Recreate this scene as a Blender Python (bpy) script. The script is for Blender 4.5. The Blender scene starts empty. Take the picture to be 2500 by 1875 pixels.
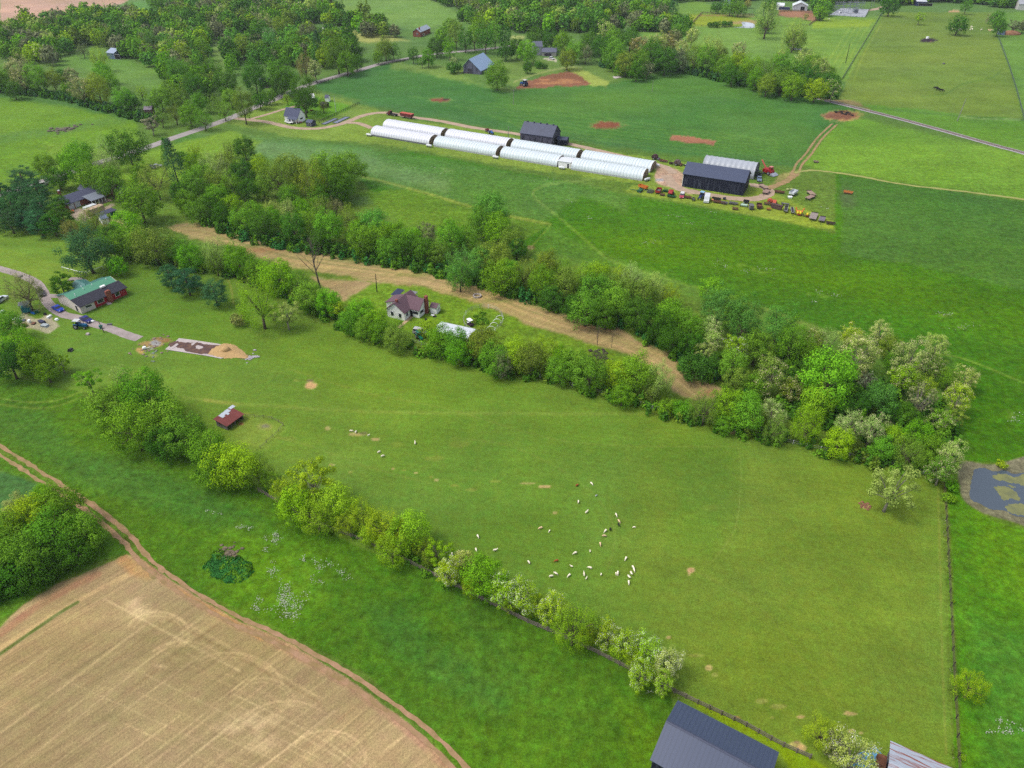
import bpy, bmesh, math, random
import numpy as np
from mathutils import Vector, Matrix
R = math.radians
C = bpy.data.collections.new("farm"); bpy.context.scene.collection.children.link(C)
sc = bpy.context.scene

# ------------------------------------------------------------------ camera
CAM_H, PITCH, F = 115.0, R(35.0), 1780.0          # flying height (m), pitch below the horizon, focal length for a 2500 wide picture
cam_d = bpy.data.cameras.new("camera"); cam = bpy.data.objects.new("camera", cam_d); sc.collection.objects.link(cam)
cam.location = (0, 0, CAM_H); cam.rotation_euler = (R(90) - PITCH, 0, 0)
cam_d.sensor_width = 36; cam_d.lens = 36 * F / 2500; cam_d.clip_start = 1; cam_d.clip_end = 60000
sc.camera = cam
# ------------------------------------------------------------------ world, sun, exposure (bright overcast)
SUN_EL, SUN_AZ = R(58), R(-96)
w = bpy.data.worlds.new("World"); sc.world = w; w.use_nodes = True
nt = w.node_tree; sky = nt.nodes.new("ShaderNodeTexSky"); sky.sky_type = 'NISHITA'; sky.sun_disc = False
sky.sun_elevation = SUN_EL; sky.sun_rotation = SUN_AZ; sky.air_density = 1.0; sky.dust_density = 3.0; sky.ozone_density = 1.0
hsv = nt.nodes.new("ShaderNodeHueSaturation"); hsv.inputs["Saturation"].default_value = .45; nt.links.new(sky.outputs[0], hsv.inputs["Color"]); nt.links.new(hsv.outputs[0], nt.nodes["Background"].inputs[0]); nt.nodes["Background"].inputs[1].default_value = 0.15
sun_d = bpy.data.lights.new("sun", 'SUN'); sun = bpy.data.objects.new("sun", sun_d); sc.collection.objects.link(sun)
sun_d.energy = 1.2; sun_d.angle = R(16); sun_d.color = (1, .95, .86)
sun.rotation_euler = (R(90) - SUN_EL, 0, R(180) - SUN_AZ)
sc.view_settings.view_transform = 'Standard'; sc.view_settings.look = 'None'; sc.view_settings.exposure = 0.62; sc.view_settings.gamma = 1
sc.cycles.max_bounces = 5; sc.cycles.diffuse_bounces = 1; sc.cycles.glossy_bounces = 2; sc.cycles.transmission_bounces = 4
sc.cycles.transparent_max_bounces = 6; sc.cycles.use_denoising = False

# ------------------------------------------------------------------ helpers
cP, sP = math.cos(PITCH), math.sin(PITCH)
def at(x, y, z=0.0):
    """world point at height z that the photograph shows at pixel (x, y) of 2500 x 1875"""
    a = (x - 1250) / F; b = (937.5 - y) / F
    dx, dy, dz = a, cP + b * sP, -sP + b * cP
    t = (z - CAM_H) / dz
    return Vector((dx * t, dy * t, z))
def rng_at(x, y): return (at(x, y) - Vector((0, 0, CAM_H))).length
def px_of(p):
    v = np.array(p, float); 
    X, Y, Z = v[..., 0], v[..., 1], v[..., 2] - CAM_H
    f = Y * cP - Z * sP; u = Y * sP + Z * cP
    return 1250 + F * X / f, 937.5 - F * u / f
def T(ox, oy, s, pts): return [(ox + p[0] / s, oy + p[1] / s) + tuple(p[2:]) for p in pts]
K = 1.0
def lin(c):
    return tuple((v / 255 / 12.92) if v / 255 <= .04045 else ((v / 255 + .055) / 1.055) ** 2.4 for v in c)
def alb(c, k=1.35): return tuple(min(.85, v / k) for v in lin(c))

MATS = {}
def mat(name, col, rough=.7, metal=0, var=.12, scale=3.0, bump=.0, spec=.3, kind=None, col2=None, ax=0, freq=3.0, k=1.35):
    """procedural painted / wooden / metal surface; col as displayed sRGB"""
    if name in MATS: return MATS[name]
    m = bpy.data.materials.new(name); m.use_nodes = True; n = m.node_tree; b = n.nodes["Principled BSDF"]
    MATS[name] = m
    b.inputs["Roughness"].default_value = rough; b.inputs["Metallic"].default_value = metal; b.inputs["Specular IOR Level"].default_value = spec
    tc = n.nodes.new("ShaderNodeTexCoord")
    nz = n.nodes.new("ShaderNodeTexNoise"); nz.inputs["Scale"].default_value = scale; nz.inputs["Detail"].default_value = 4
    n.links.new(tc.outputs["Object"], nz.inputs["Vector"])
    a = alb(col, k)
    rp = n.nodes.new("ShaderNodeValToRGB"); rp.color_ramp.elements[0].position = .3; rp.color_ramp.elements[1].position = .7
    rp.color_ramp.elements[0].color = tuple(v * (1 - var) for v in a) + (1,); rp.color_ramp.elements[1].color = tuple(min(1, v * (1 + var)) for v in a) + (1,)
    n.links.new(nz.outputs[0], rp.inputs[0]); out = rp.outputs[0]
    if kind in ("boards", "ribs", "shingles", "brick", "streaks"):
        mp = n.nodes.new("ShaderNodeMapping"); n.links.new(tc.outputs["Object"], mp.inputs[0])
        mx = n.nodes.new("ShaderNodeMix"); mx.data_type = 'RGBA'
        c2 = alb(col2 or tuple(v * .6 for v in col), k) + (1,)
        if kind in ("boards", "streaks"):
            s = [freq, freq, freq]; s[2] = freq * .12
            if kind == "streaks": s = [freq, freq * .12, freq * .12]
            if ax == 1: s = [freq * .12, freq, freq * .12] if kind == "streaks" else s
            mp.inputs["Scale"].default_value = s
            q = n.nodes.new("ShaderNodeTexNoise"); q.inputs["Scale"].default_value = 1; q.inputs["Detail"].default_value = 5
            n.links.new(mp.outputs[0], q.inputs["Vector"])
            r2 = n.nodes.new("ShaderNodeValToRGB"); r2.color_ramp.elements[0].position = .5; r2.color_ramp.elements[1].position = .62
            n.links.new(q.outputs[0], r2.inputs[0]); fac = r2.outputs[0]
        elif kind == "brick":
            mp.inputs["Rotation"].default_value = (R(90), 0, 0)
            q = n.nodes.new("ShaderNodeTexBrick"); q.inputs["Scale"].default_value = freq
            n.links.new(mp.outputs[0], q.inputs["Vector"]); fac = q.outputs["Fac"]
        else:
            q = n.nodes.new("ShaderNodeTexWave"); q.bands_direction = 'XYZ'[ax]; q.inputs["Scale"].default_value = freq; q.inputs["Distortion"].default_value = .15 if kind == "ribs" else 3
            n.links.new(mp.outputs[0], q.inputs["Vector"])
            r2 = n.nodes.new("ShaderNodeValToRGB"); r2.color_ramp.elements[0].position = .72 if kind == "ribs" else .3; r2.color_ramp.elements[1].position = .95
            n.links.new(q.outputs[0], r2.inputs[0]); fac = r2.outputs[0]
        n.links.new(fac, mx.inputs[0]); n.links.new(out, mx.inputs[6]); mx.inputs[7].default_value = c2; out = mx.outputs[2]
    n.links.new(out, b.inputs["Base Color"])
    if bump:
        bp = n.nodes.new("ShaderNodeBump"); bp.inputs["Strength"].default_value = bump; bp.inputs["Distance"].default_value = .1
        n.links.new(nz.outputs[0], bp.inputs["Height"]); n.links.new(bp.outputs[0], b.inputs["Normal"])
    return m

class MB:
    """collects primitives into one mesh"""
    def __init__(s): s.v, s.f = [], []
    def add(s, v, f):
        o = len(s.v); s.v += [tuple(p) for p in v]; s.f += [tuple(i + o for i in q) for q in f]; return s
    def box(s, x0, x1, y0, y1, z0, z1):
        return s.add([(x0, y0, z0), (x1, y0, z0), (x1, y1, z0), (x0, y1, z0), (x0, y0, z1), (x1, y0, z1), (x1, y1, z1), (x0, y1, z1)],
              [(0, 3, 2, 1), (4, 5, 6, 7), (0, 1, 5, 4), (1, 2, 6, 5), (2, 3, 7, 6), (3, 0, 4, 7)])
    def bar(s, p, q, w=.1, h=None):
        p, q = Vector(p), Vector(q); d = (q - p).normalized(); u = d.cross(Vector((0, 0, 1)))
        if u.length < .01: u = Vector((1, 0, 0))
        u = u.normalized() * w / 2; t = u.cross(d).normalized() * (h or w) / 2
        return s.add([p - u - t, p + u - t, p + u + t, p - u + t, q - u - t, q + u - t, q + u + t, q - u + t],
              [(0, 3, 2, 1), (4, 5, 6, 7), (0, 1, 5, 4), (1, 2, 6, 5), (2, 3, 7, 6), (3, 0, 4, 7)])
    def tube(s, pts, rad, n=8, cap=True):
        pts = [Vector(p) for p in pts]; rad = rad if hasattr(rad, '__len__') else [rad] * len(pts); o = len(s.v)
        for i, p in enumerate(pts):
            d = (pts[min(i + 1, len(pts) - 1)] - pts[max(i - 1, 0)]).normalized()
            u = d.cross(Vector((0, 0, 1))); u = u.normalized() if u.length > .02 else Vector((1, 0, 0)); t = d.cross(u)
            for k in range(n):
                a = 2 * math.pi * k / n; s.v.append(tuple(p + (u * math.cos(a) + t * math.sin(a)) * rad[i]))
        for i in range(len(pts) - 1):
            for k in range(n): k2 = (k + 1) % n; s.f.append((o + i * n + k, o + i * n + k2, o + (i + 1) * n + k2, o + (i + 1) * n + k))
        if cap: s.f.append(tuple(o + k for k in range(n))[::-1]); s.f.append(tuple(o + (len(pts) - 1) * n + k for k in range(n)))
        return s
    def wheel(s, x, y, z, r, w, n=14):
        return s.tube([(x, y - w / 2, z), (x, y - w / 2 + .02, z), (x, y + w / 2 - .02, z), (x, y + w / 2, z)], [r * .88, r, r, r * .88], n)
    def prism(s, prof, y0, y1):
        """profile (x,z) extruded along y"""
        n = len(prof); v = [(x, y0, z) for x, z in prof] + [(x, y1, z) for x, z in prof]
        return s.add(v, [tuple(range(n)), tuple(range(2 * n - 1, n - 1, -1))] + [(i, i + n, (i + 1) % n + n, (i + 1) % n) for i in range(n)])
    def prismx(s, prof, x0, x1):
        n = len(prof); v = [(x0, y, z) for y, z in prof] + [(x1, y, z) for y, z in prof]
        return s.add(v, [tuple(range(n - 1, -1, -1)), tuple(range(n, 2 * n))] + [(i, (i + 1) % n, (i + 1) % n + n, i + n) for i in range(n)])
    def ball(s, c, r, n=8, m=6):
        r = r if hasattr(r, '__len__') else (r, r, r); o = len(s.v)
        for i in range(m + 1):
            ph = math.pi * i / m
            for k in range(n): a = 2 * math.pi * k / n; s.v.append((c[0] + r[0] * math.sin(ph) * math.cos(a), c[1] + r[1] * math.sin(ph) * math.sin(a), c[2] + r[2] * math.cos(ph)))
        for i in range(m):
            for k in range(n): k2 = (k + 1) % n; s.f.append((o + i * n + k, o + (i + 1) * n + k, o + (i + 1) * n + k2, o + i * n + k2))
        return s
    def build(s, name, m, parent=None, smooth=False):
        me = bpy.data.meshes.new(name); me.from_pydata(s.v, [], s.f); me.validate()
        if m: me.materials.append(m)
        if smooth: me.polygons.foreach_set("use_smooth", [True] * len(me.polygons))
        o = bpy.data.objects.new(name, me); C.objects.link(o)
        if parent: o.parent = parent
        return o
def tag(o, label=None, cat=None, group=None, kind=None):
    if label: o["label"] = label
    if cat: o["category"] = cat
    if group: o["group"] = group
    if kind: o["kind"] = kind
    return o
def thing(name, label, cat, loc=(0, 0, 0), rz=0, group=None):
    o = bpy.data.objects.new(name, None); C.objects.link(o); o.location = loc; o.rotation_euler = (0, 0, rz); o.empty_display_size = .5
    return tag(o, label, cat, group)
def clone(root, loc, rz, label, group=None, scale=None):
    r = root.copy(); C.objects.link(r); r.location = loc; r.rotation_euler = (0, 0, rz); r["label"] = label
    if group: r["group"] = group
    if scale: r.scale = (scale,) * 3
    for ch in list(root.children):
        c = ch.copy(); C.objects.link(c); c.parent = r
        for g in list(ch.children):
            d = g.copy(); C.objects.link(d); d.parent = c
    return r
def struct(o): o["kind"] = "structure"; return o

# value noise in world metres
_rs = np.random.RandomState(5); _lat = _rs.rand(256, 256).astype(np.float32)
def vnoise(x, y):
    xi = np.floor(x).astype(int); yi = np.floor(y).astype(int); fx = x - xi; fy = y - yi
    fx = fx * fx * (3 - 2 * fx); fy = fy * fy * (3 - 2 * fy)
    g = lambda i, j: _lat[i & 255, j & 255]
    return (g(xi, yi) * (1 - fx) + g(xi + 1, yi) * fx) * (1 - fy) + (g(xi, yi + 1) * (1 - fx) + g(xi + 1, yi + 1) * fx) * fy
def fbm(x, y, s, o=4):
    t = 0; a = 1; n = 0
    for i in range(o): t = t + a * vnoise(x / s + 17.3 * i, y / s + 9.1 * i); n += a; a *= .55; s /= 2.1
    return t / n
def smooth_line(pts, n=8, closed=False):
    pts = [np.array(p, float) for p in pts]; out = []; N = len(pts)
    for i in range(N if closed else N - 1):
        p0 = pts[(i - 1) % N] if closed or i > 0 else pts[0]; p1 = pts[i]; p2 = pts[(i + 1) % N]; p3 = pts[(i + 2) % N] if closed or i + 2 < N else pts[-1]
        for k in range(n):
            t = k / n; out.append(.5 * (2 * p1 + (p2 - p0) * t + (2 * p0 - 5 * p1 + 4 * p2 - p3) * t * t + (3 * p1 - p0 - 3 * p2 + p3) * t ** 3))
    if not closed: out.append(pts[-1])
    return out
# ------------------------------------------------------------------ ground: one sheet of land to the horizon, painted field by field
xs = np.concatenate([-1500 - np.array([4200, 2600, 1500, 700, 250, 0]), np.arange(-1440, -60, 60), np.arange(-60, 2560, 3.2), np.arange(2560, 4000, 60), 4000 + np.array([0, 250, 700, 1500, 2600, 4200])]).astype(float)
ys = np.concatenate([[-303, -297, -288, -276, -262, -246, -228, -208, -186, -164, -142, -120, -100, -80, -62, -46, -32, -20, -10], np.arange(-4, 1880, 3.2), np.arange(1890, 3000, 60)]).astype(float)
GX, GY = np.meshgrid(xs, ys)
_a = (GX - 1250) / F; _b = (937.5 - GY) / F; _dy = cP + _b * sP; _dz = -sP + _b * cP; _t = -CAM_H / _dz
WX, WY = _a * _t, _dy * _t
FT = np.clip(_t * 1.0, 0, 5000) / F          # metres per pixel across
NA = fbm(WX, WY, 60); NB = fbm(WX + 500, WY, 9); NC = fbm(WX, WY + 300, 2.2, 3)
ND = fbm(WX * .35 + WY * .1 + 90, WY * 1.6, 14)
col = np.zeros(GX.shape + (3,)); col[:] = (86, 130, 52)
wob = (NB - .5) * 7 + (NC - .5) * 4
def pip(poly, X=GX, Y=GY):
    ins = np.zeros(X.shape, bool); p = [(float(a), float(b)) for a, b in poly]; j = len(p) - 1
    for i in range(len(p)):
        xi, yi = p[i]; xj, yj = p[j]
        if yi != yj:
            c = ((yi > Y) != (yj > Y)) & (X < (xj - xi) * (Y - yi) / (yj - yi) + xi); ins ^= c
        j = i
    return ins
def seg_dist(poly, closed=True, box=40, ysc=1.0):
    d = np.full(GX.shape, 1e9); N = len(poly)
    x0, y0, x1, y1 = min(p[0] for p in poly) - box, min(p[1] for p in poly) - box, max(p[0] for p in poly) + box, max(p[1] for p in poly) + box
    i0, i1 = np.searchsorted(ys, [y0, y1]); j0, j1 = np.searchsorted(xs, [x0, x1]); s = (slice(i0, i1), slice(j0, j1))
    X, Y = GX[s], GY[s]; dd = d[s]
    for i in range(N if closed else N - 1):
        a, b = poly[i], poly[(i + 1) % N]; vx, vy = b[0] - a[0], (b[1] - a[1]) * ysc; L = vx * vx + vy * vy + 1e-9
        px, py = X - a[0], (Y - a[1]) * ysc
        t = np.clip((px * vx + py * vy) / L, 0, 1)
        np.minimum(dd, np.hypot(px - t * vx, py - t * vy), out=dd)
    d[s] = dd
    return d
def region(poly, edge=4, wobble=1.0, sm=0):
    if sm: poly = smooth_line(poly, sm, True)
    d = seg_dist(poly, True, 60); ins = pip(poly); sd = np.where(ins, d, -d)
    return np.clip((sd + wob * wobble * np.clip(.35 / FT, .15, 1.5)) / edge + .5, 0, 1)
def paint(m, c, s=1.0):
    m = (m * s)[..., None]; col[:] = col * (1 - m) + np.array(c, float) * m
def poly(p, c, edge=4, s=1.0, wobble=1.0, sm=0): m = region(p, edge, wobble, sm); paint(m, c, s); return m
def blob(x, y, rx, ry, c, s=1.0, hard=3, rag=.35):
    j0, j1 = np.searchsorted(xs, [x - rx * 2.2, x + rx * 2.2]); i0, i1 = np.searchsorted(ys, [y - ry * 2.2, y + ry * 2.2]); q = (slice(i0, i1), slice(j0, j1))
    r = np.hypot((GX[q] - x) / rx, (GY[q] - y) / ry) + (NC[q] - .5) * rag * 2 + (NB[q] - .5) * rag
    m = (np.clip((1 - r) * hard, 0, 1) * s)[..., None]; col[q] = col[q] * (1 - m) + np.array(c, float) * m
def stroke(pts, wpx, c, s=.6, soft=.6, sm=6):
    if sm: pts = smooth_line(pts, sm)
    if wpx < 3: s *= (wpx / 3) ** .5; wpx = 3.0
    d = seg_dist(pts, False, wpx * 2 + 5); m = np.clip((1 - d / wpx) / soft, 0, 1) * (.55 + .9 * (NC - .25)); paint(np.clip(m, 0, 1), c, s)

# broad tints
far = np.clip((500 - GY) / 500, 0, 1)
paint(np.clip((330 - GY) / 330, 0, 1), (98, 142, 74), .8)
poly([(1700, 0), (1810, 40), (2160, 40), (2070, 200), (1990, 170), (1850, 120), (1600, 75), (1500, 50)], (112, 158, 62), 6)
poly([(2160, 30), (2440, 30), (2436, 90), (2470, 180), (2499, 290), (2400, 290), (2100, 262), (2050, 240), (2070, 190)], (112, 144, 56), 3)
poly([(2440, 30), (2800, 30), (2800, 300), (2500, 292), (2470, 180), (2436, 90)], (100, 150, 58), 3)
poly([(2050, 245), (2300, 275), (2520, 295), (2520, 380), (2420, 350), (2200, 290)], (92, 150, 48), 3)
poly([(800, 0), (1050, 0), (1160, 50), (1100, 60), (1000, 72), (850, 40)], (112, 158, 72), 4)
poly([(1650, 60), (1930, 70), (1915, 110), (1990, 170), (1600, 110), (1540, 60)], (110, 158, 66), 6)
poly([(1680, 35), (1780, 37), (1830, 45), (1860, 66), (1680, 62)], (150, 165, 40), 5, .7)
poly([(1980, 44), (2140, 48), (2120, 66), (1985, 68)], (150, 178, 40), 5, .55)
poly([(0, 80), (0, -20), (340, -20), (300, 10), (245, 22), (215, 34), (100, 50), (30, 80)], (192, 158, 135), 4)                      # far ploughed field
poly([(250, 22), (345, 2), (560, 20), (560, 60), (400, 40), (210, 52)], (92, 152, 72), 6)
poly([(-60, 212), (160, 235), (330, 285), (345, 360), (100, 430), (-60, 480)], (98, 150, 40), 5)                                        # left field
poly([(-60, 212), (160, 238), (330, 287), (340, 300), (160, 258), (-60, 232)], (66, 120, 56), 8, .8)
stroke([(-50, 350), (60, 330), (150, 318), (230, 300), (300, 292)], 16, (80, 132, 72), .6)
blob(158, 315, 24, 6, (120, 115, 95), .8)
# clearings in the woods
poly([(140, 150), (220, 115), (290, 140), (400, 175), (395, 215), (300, 205), (200, 165), (135, 165)], (98, 148, 62), 6)
poly([(520, 98), (560, 105), (560, 150), (540, 190), (520, 170)], (110, 150, 70), 6)
poly([(690, 75), (745, 70), (735, 95), (700, 100)], (130, 165, 70), 6)
poly([(840, 68), (905, 78), (960, 90), (1000, 100), (900, 105), (840, 95)], (165, 172, 95), 6)
poly([(1250, 84), (1285, 88), (1280, 96), (1245, 94)], (160, 170, 95), 4)
# crop fields behind the farm
poly([(770, 205), (900, 165), (1000, 150), (1100, 170), (1230, 225), (1290, 217), (1440, 206), (1500, 205), (1650, 168), (1720, 170), (1800, 195), (2000, 240), (2100, 268), (2040, 305), (1990, 345), (1950, 410), (1850, 395), (1720, 380), (1500, 355), (1250, 318), (1000, 276), (880, 245), (770, 215)], (62, 124, 54), 4)
poly([(1210, 225), (1500, 208), (1650, 168), (1760, 185), (1900, 215), (1700, 260), (1500, 290), (1250, 270)], (84, 138, 52), 40, .65)
poly([(1700, 230), (2000, 250), (1960, 400), (1760, 370)], (80, 136, 54), 40, .5)
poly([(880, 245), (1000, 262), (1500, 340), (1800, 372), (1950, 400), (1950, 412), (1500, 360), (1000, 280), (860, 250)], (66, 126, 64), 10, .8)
for k in range(7): stroke([(1000 + 40 * k, 236 + 10 * k), (1300, 262 + 9 * k), (1560, 300 + 9 * k), (1900, 345 + 8 * k)], 3, (108, 156, 60), .35)
poly([(960, 150), (1130, 165), (1130, 182), (1180, 205), (1260, 213), (1250, 225), (1150, 205), (1040, 180), (950, 168)], (130, 160, 75), 8, .7)
poly([(1195, 140), (1280, 130), (1350, 150), (1410, 145), (1540, 180), (1480, 205), (1300, 180), (1260, 214), (1230, 205), (1200, 180)], (122, 155, 72), 8, .7)
poly([(1380, 168), (1410, 164), (1488, 200), (1480, 214), (1440, 208)], (170, 185, 85), 4, .9)
stroke([(1255, 200), (1320, 178), (1390, 164), (1420, 165)], 3, (185, 180, 120), .7)
poly([(1258, 214), (1283, 199), (1339, 183), (1389, 174), (1420, 188), (1441, 203), (1429, 209), (1340, 212), (1290, 218), (1262, 218)], (142, 96, 72), 2)
for p in [(1350, 203, 50, 4), (1380, 196, 30, 3), (1330, 195, 20, 3), (1400, 200, 25, 3)]: blob(*p, (198, 145, 95), .6)
for p in [(1077, 244, 27, 5.5), (1481, 305, 42, 10)]: blob(p[0], p[1], p[2] * 1.25, p[3] * 1.3, (150, 170, 90), .5); blob(*p, (135, 82, 58), 1)
blob(1088, 243, 9, 3, (70, 50, 45), .9)
poly([(1640, 329), (1749, 344), (1744, 357), (1636, 340)], (158, 108, 84), 2)
blob(2053, 283, 56, 16, (196, 150, 95), .9); blob(2053, 282, 46, 11.5, (132, 88, 68), 1); blob(2063, 277, 10, 3, (50, 40, 36), .9)
blob(2267, 98, 23, 6, (52, 42, 52), 1); blob(2272, 103, 13, 1.6, (205, 160, 120), .8); blob(2330, 27, 18, 2.6, (210, 165, 125), .9)
blob(2000, 40, 90, 12, (150, 105, 80), 0)
poly([(1900, 24), (2000, 26), (2020, 36), (1990, 52), (1945, 44), (1900, 38)], (165, 118, 92), 3, .95)
poly([(1770, 52), (1850, 50), (1850, 58), (1780, 60)], (168, 140, 105), 3, .8); stroke([(1710, 38), (1760, 37), (1840, 40)], 3, (165, 125, 90), .8)
for q in range(6): stroke([(2085 - 12 * q, 195 - 10 * q), (2110 - 12 * q, 130 - 5 * q), (2150 - 14 * q, 60)], 1.4, (165, 190, 70), .5)
stroke([(2250, 235), (2310, 228), (2350, 205), (2420, 190), (2447, 168)], 3, (85, 128, 52), .6)
stroke([(2100, 260), (2250, 275), (2340, 283), (2500, 293)], 2.5, (75, 120, 60), .7)
stroke([(2344, 283), (2390, 290), (2490, 292)], 3, (165, 190, 120), .6)
poly([(2000, 237), (2100, 250), (2125, 268), (2040, 250)], (150, 120, 92), 4, .8)
# farmyard verge and lanes
poly([(430, 330), (560, 300), (700, 335), (905, 350), (1300, 415), (1560, 450), (1540, 470), (1700, 500), (1980, 555), (2040, 560), (2030, 540), (1900, 475), (1700, 400), (1400, 355), (1000, 290), (880, 255), (770, 225), (700, 225), (560, 290)], (122, 156, 62), 5)
poly([(1525, 468), (1545, 450), (1700, 480), (1850, 495), (1920, 505), (2000, 540), (2042, 555), (2020, 558), (1850, 525), (1700, 495)], (128, 160, 62), 4)
poly([(770, 232), (870, 262), (800, 290), (740, 290), (690, 262), (730, 235)], (96, 160, 38), 5)
poly([(1950, 405), (2050, 420), (2450, 485), (2600, 510), (2600, 400), (2100, 290), (2040, 305)], (100, 156, 50), 8)
# meadow below the farm
poly([(880, 440), (860, 380), (1000, 370), (1300, 425), (1540, 480), (1850, 530), (2040, 570), (2040, 420), (2200, 450), (2600, 510), (2600, 1130), (2330, 1130), (2300, 900), (1900, 760), (1500, 650), (1250, 600), (1000, 560)], (50, 122, 18), 6)
poly([(430, 320), (700, 340), (905, 362), (1300, 428), (1540, 478), (1530, 520), (1420, 480), (1300, 560), (1150, 520), (880, 440), (840, 400), (600, 385), (420, 370)], (72, 132, 56), 14)
poly([(480, 325), (700, 345), (900, 372), (960, 400), (1100, 440), (1090, 470), (860, 420), (560, 370)], (128, 164, 120), 22, .5)
poly([(2048, 430), (2110, 437), (2470, 487), (2600, 500), (2600, 730), (2460, 700), (2250, 650), (2047, 620), (2060, 540)], (60, 122, 48), 4)
poly([(1350, 560), (1850, 560), (2040, 590), (2040, 640), (2450, 720), (2600, 760), (2600, 850), (1900, 690), (1500, 640)], (64, 128, 4), 50, .6)
poly([(1000, 462), (1340, 545), (1265, 600), (1120, 575), (1000, 565), (870, 470)], (84, 138, 42), 5)
blob(880, 490, 30, 14, (88, 140, 85), .7)
poly([(1290, 640), (1340, 552), (1480, 620), (1800, 740), (2100, 840), (2330, 870), (2350, 980), (2300, 1100), (2000, 850), (1500, 650)], (80, 140, 60), 14, .7)
blob(2068, 485, 30, 34, (78, 105, 72), .75, 1.6)
for q in (-2.2, 2.2): stroke([(1500, 428 + q), (1420, 440 + q), (1340, 450 + q), (1305, 465 + q), (1308, 485 + q), (1370, 535 + q), (1440, 595 + q), (1500, 640 + q), (1640, 685 + q), (1800, 730 + q), (2000, 805 + q), (2090, 850 + q), (2190, 866), (2330, 870), (2500, 935)], 1.8, (140, 175, 95), .55)
for q in (-1.5, 1.5): stroke([(880, 430 + q), (1000, 460 + q), (1160, 507 + q), (1240, 527 + q), (1345, 548 + q)], 1.6, (168, 176, 92), .8)
stroke([(1345, 548), (1300, 600)], 3, (140, 160, 75), .6); blob(1297, 604, 13, 7, (140, 115, 85), .8)
FLOWF = []
for x, y, rx, ry in [(1405, 490, 10, 3), (1435, 530, 9, 2.5), (1660, 528, 14, 2), (1680, 545, 12, 2), (1732, 519, 9, 2), (1090, 415, 26, 9), (1330, 442, 14, 4), (1800, 650, 30, 8), (1860, 665, 30, 6), (1600, 590, 20, 6), (2000, 720, 26, 8), (2310, 770, 22, 5), (2345, 800, 25, 5), (2470, 1020, 25, 14), (2020, 510, 9, 2)]:
    blob(x, y, rx, ry, (170, 190, 140), .3, 1.0, 1.5); FLOWF.append((x, y, rx * 1.3, ry * 1.3, .5))
# middle lots
poly([(400, 555), (300, 520), (340, 470), (420, 420), (520, 500), (560, 590), (500, 540)], (92, 140, 52), 14)
poly([(110, 350), (350, 370), (560, 320), (640, 345), (560, 420), (380, 460), (130, 450)], (110, 158, 48), 10)
poly([(-60, 540), (150, 565), (250, 610), (520, 650), (740, 780), (1000, 850), (1350, 935), (1700, 1040), (2280, 1165), (2295, 1200), (2330, 2100), (1980, 2100), (1700, 1760), (1200, 1450), (860, 1330), (640, 1205), (500, 1110), (240, 965), (-60, 900)], (95, 146, 58), 5)
poly([(1600, 1010), (2290, 1165), (2340, 2100), (1800, 2100), (1750, 1750), (1600, 1600), (1500, 1400), (1560, 1200)], (113, 143, 55), 160, .75)
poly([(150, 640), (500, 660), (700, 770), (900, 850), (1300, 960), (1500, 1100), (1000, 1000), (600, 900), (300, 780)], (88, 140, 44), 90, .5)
poly([(1560, 1080), (1760, 1075), (1810, 1100), (1800, 1250), (1740, 1360), (1640, 1330), (1640, 1200)], (82, 138, 46), 60, .55)
stroke([(1800, 1080), (1808, 1130), (1806, 1220), (1790, 1300), (1740, 1370)], 3, (135, 160, 88), .5)
poly([(-60, 590), (60, 620), (300, 690), (180, 720), (60, 680), (-60, 650)], (116, 160, 60), 10, .6)
stroke([(-50, 590), (200, 610), (420, 640), (560, 700)], 8, (80, 128, 44), .5)
poly([(860, 650), (1100, 700), (1350, 800), (1600, 900), (1640, 980), (1500, 940), (1300, 890), (1100, 850), (960, 800), (830, 740)], (94, 146, 44), 8)
stroke([(450, 970), (560, 985), (650, 990), (900, 1005), (1300, 1010), (1600, 1010)], 6, (140, 165, 90), .45); stroke([(500, 976), (580, 988)], 6, (165, 165, 90), .7)
stroke([(360, 770), (310, 800), (420, 720), (560, 660)], 2, (86, 132, 44), 0)
stroke([(300, 790), (400, 720), (480, 690)], 3, (80, 130, 44), .5)
stroke([(535, 658), (560, 690), (570, 740)], 2.2, (185, 160, 100), .7, sm=6)
for q in (-4, 4): stroke([(900, 920 + q), (1050, 955 + q), (1300, 975 + q), (1500, 990 + q)], 2, (84, 130, 44), .35)
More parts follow.
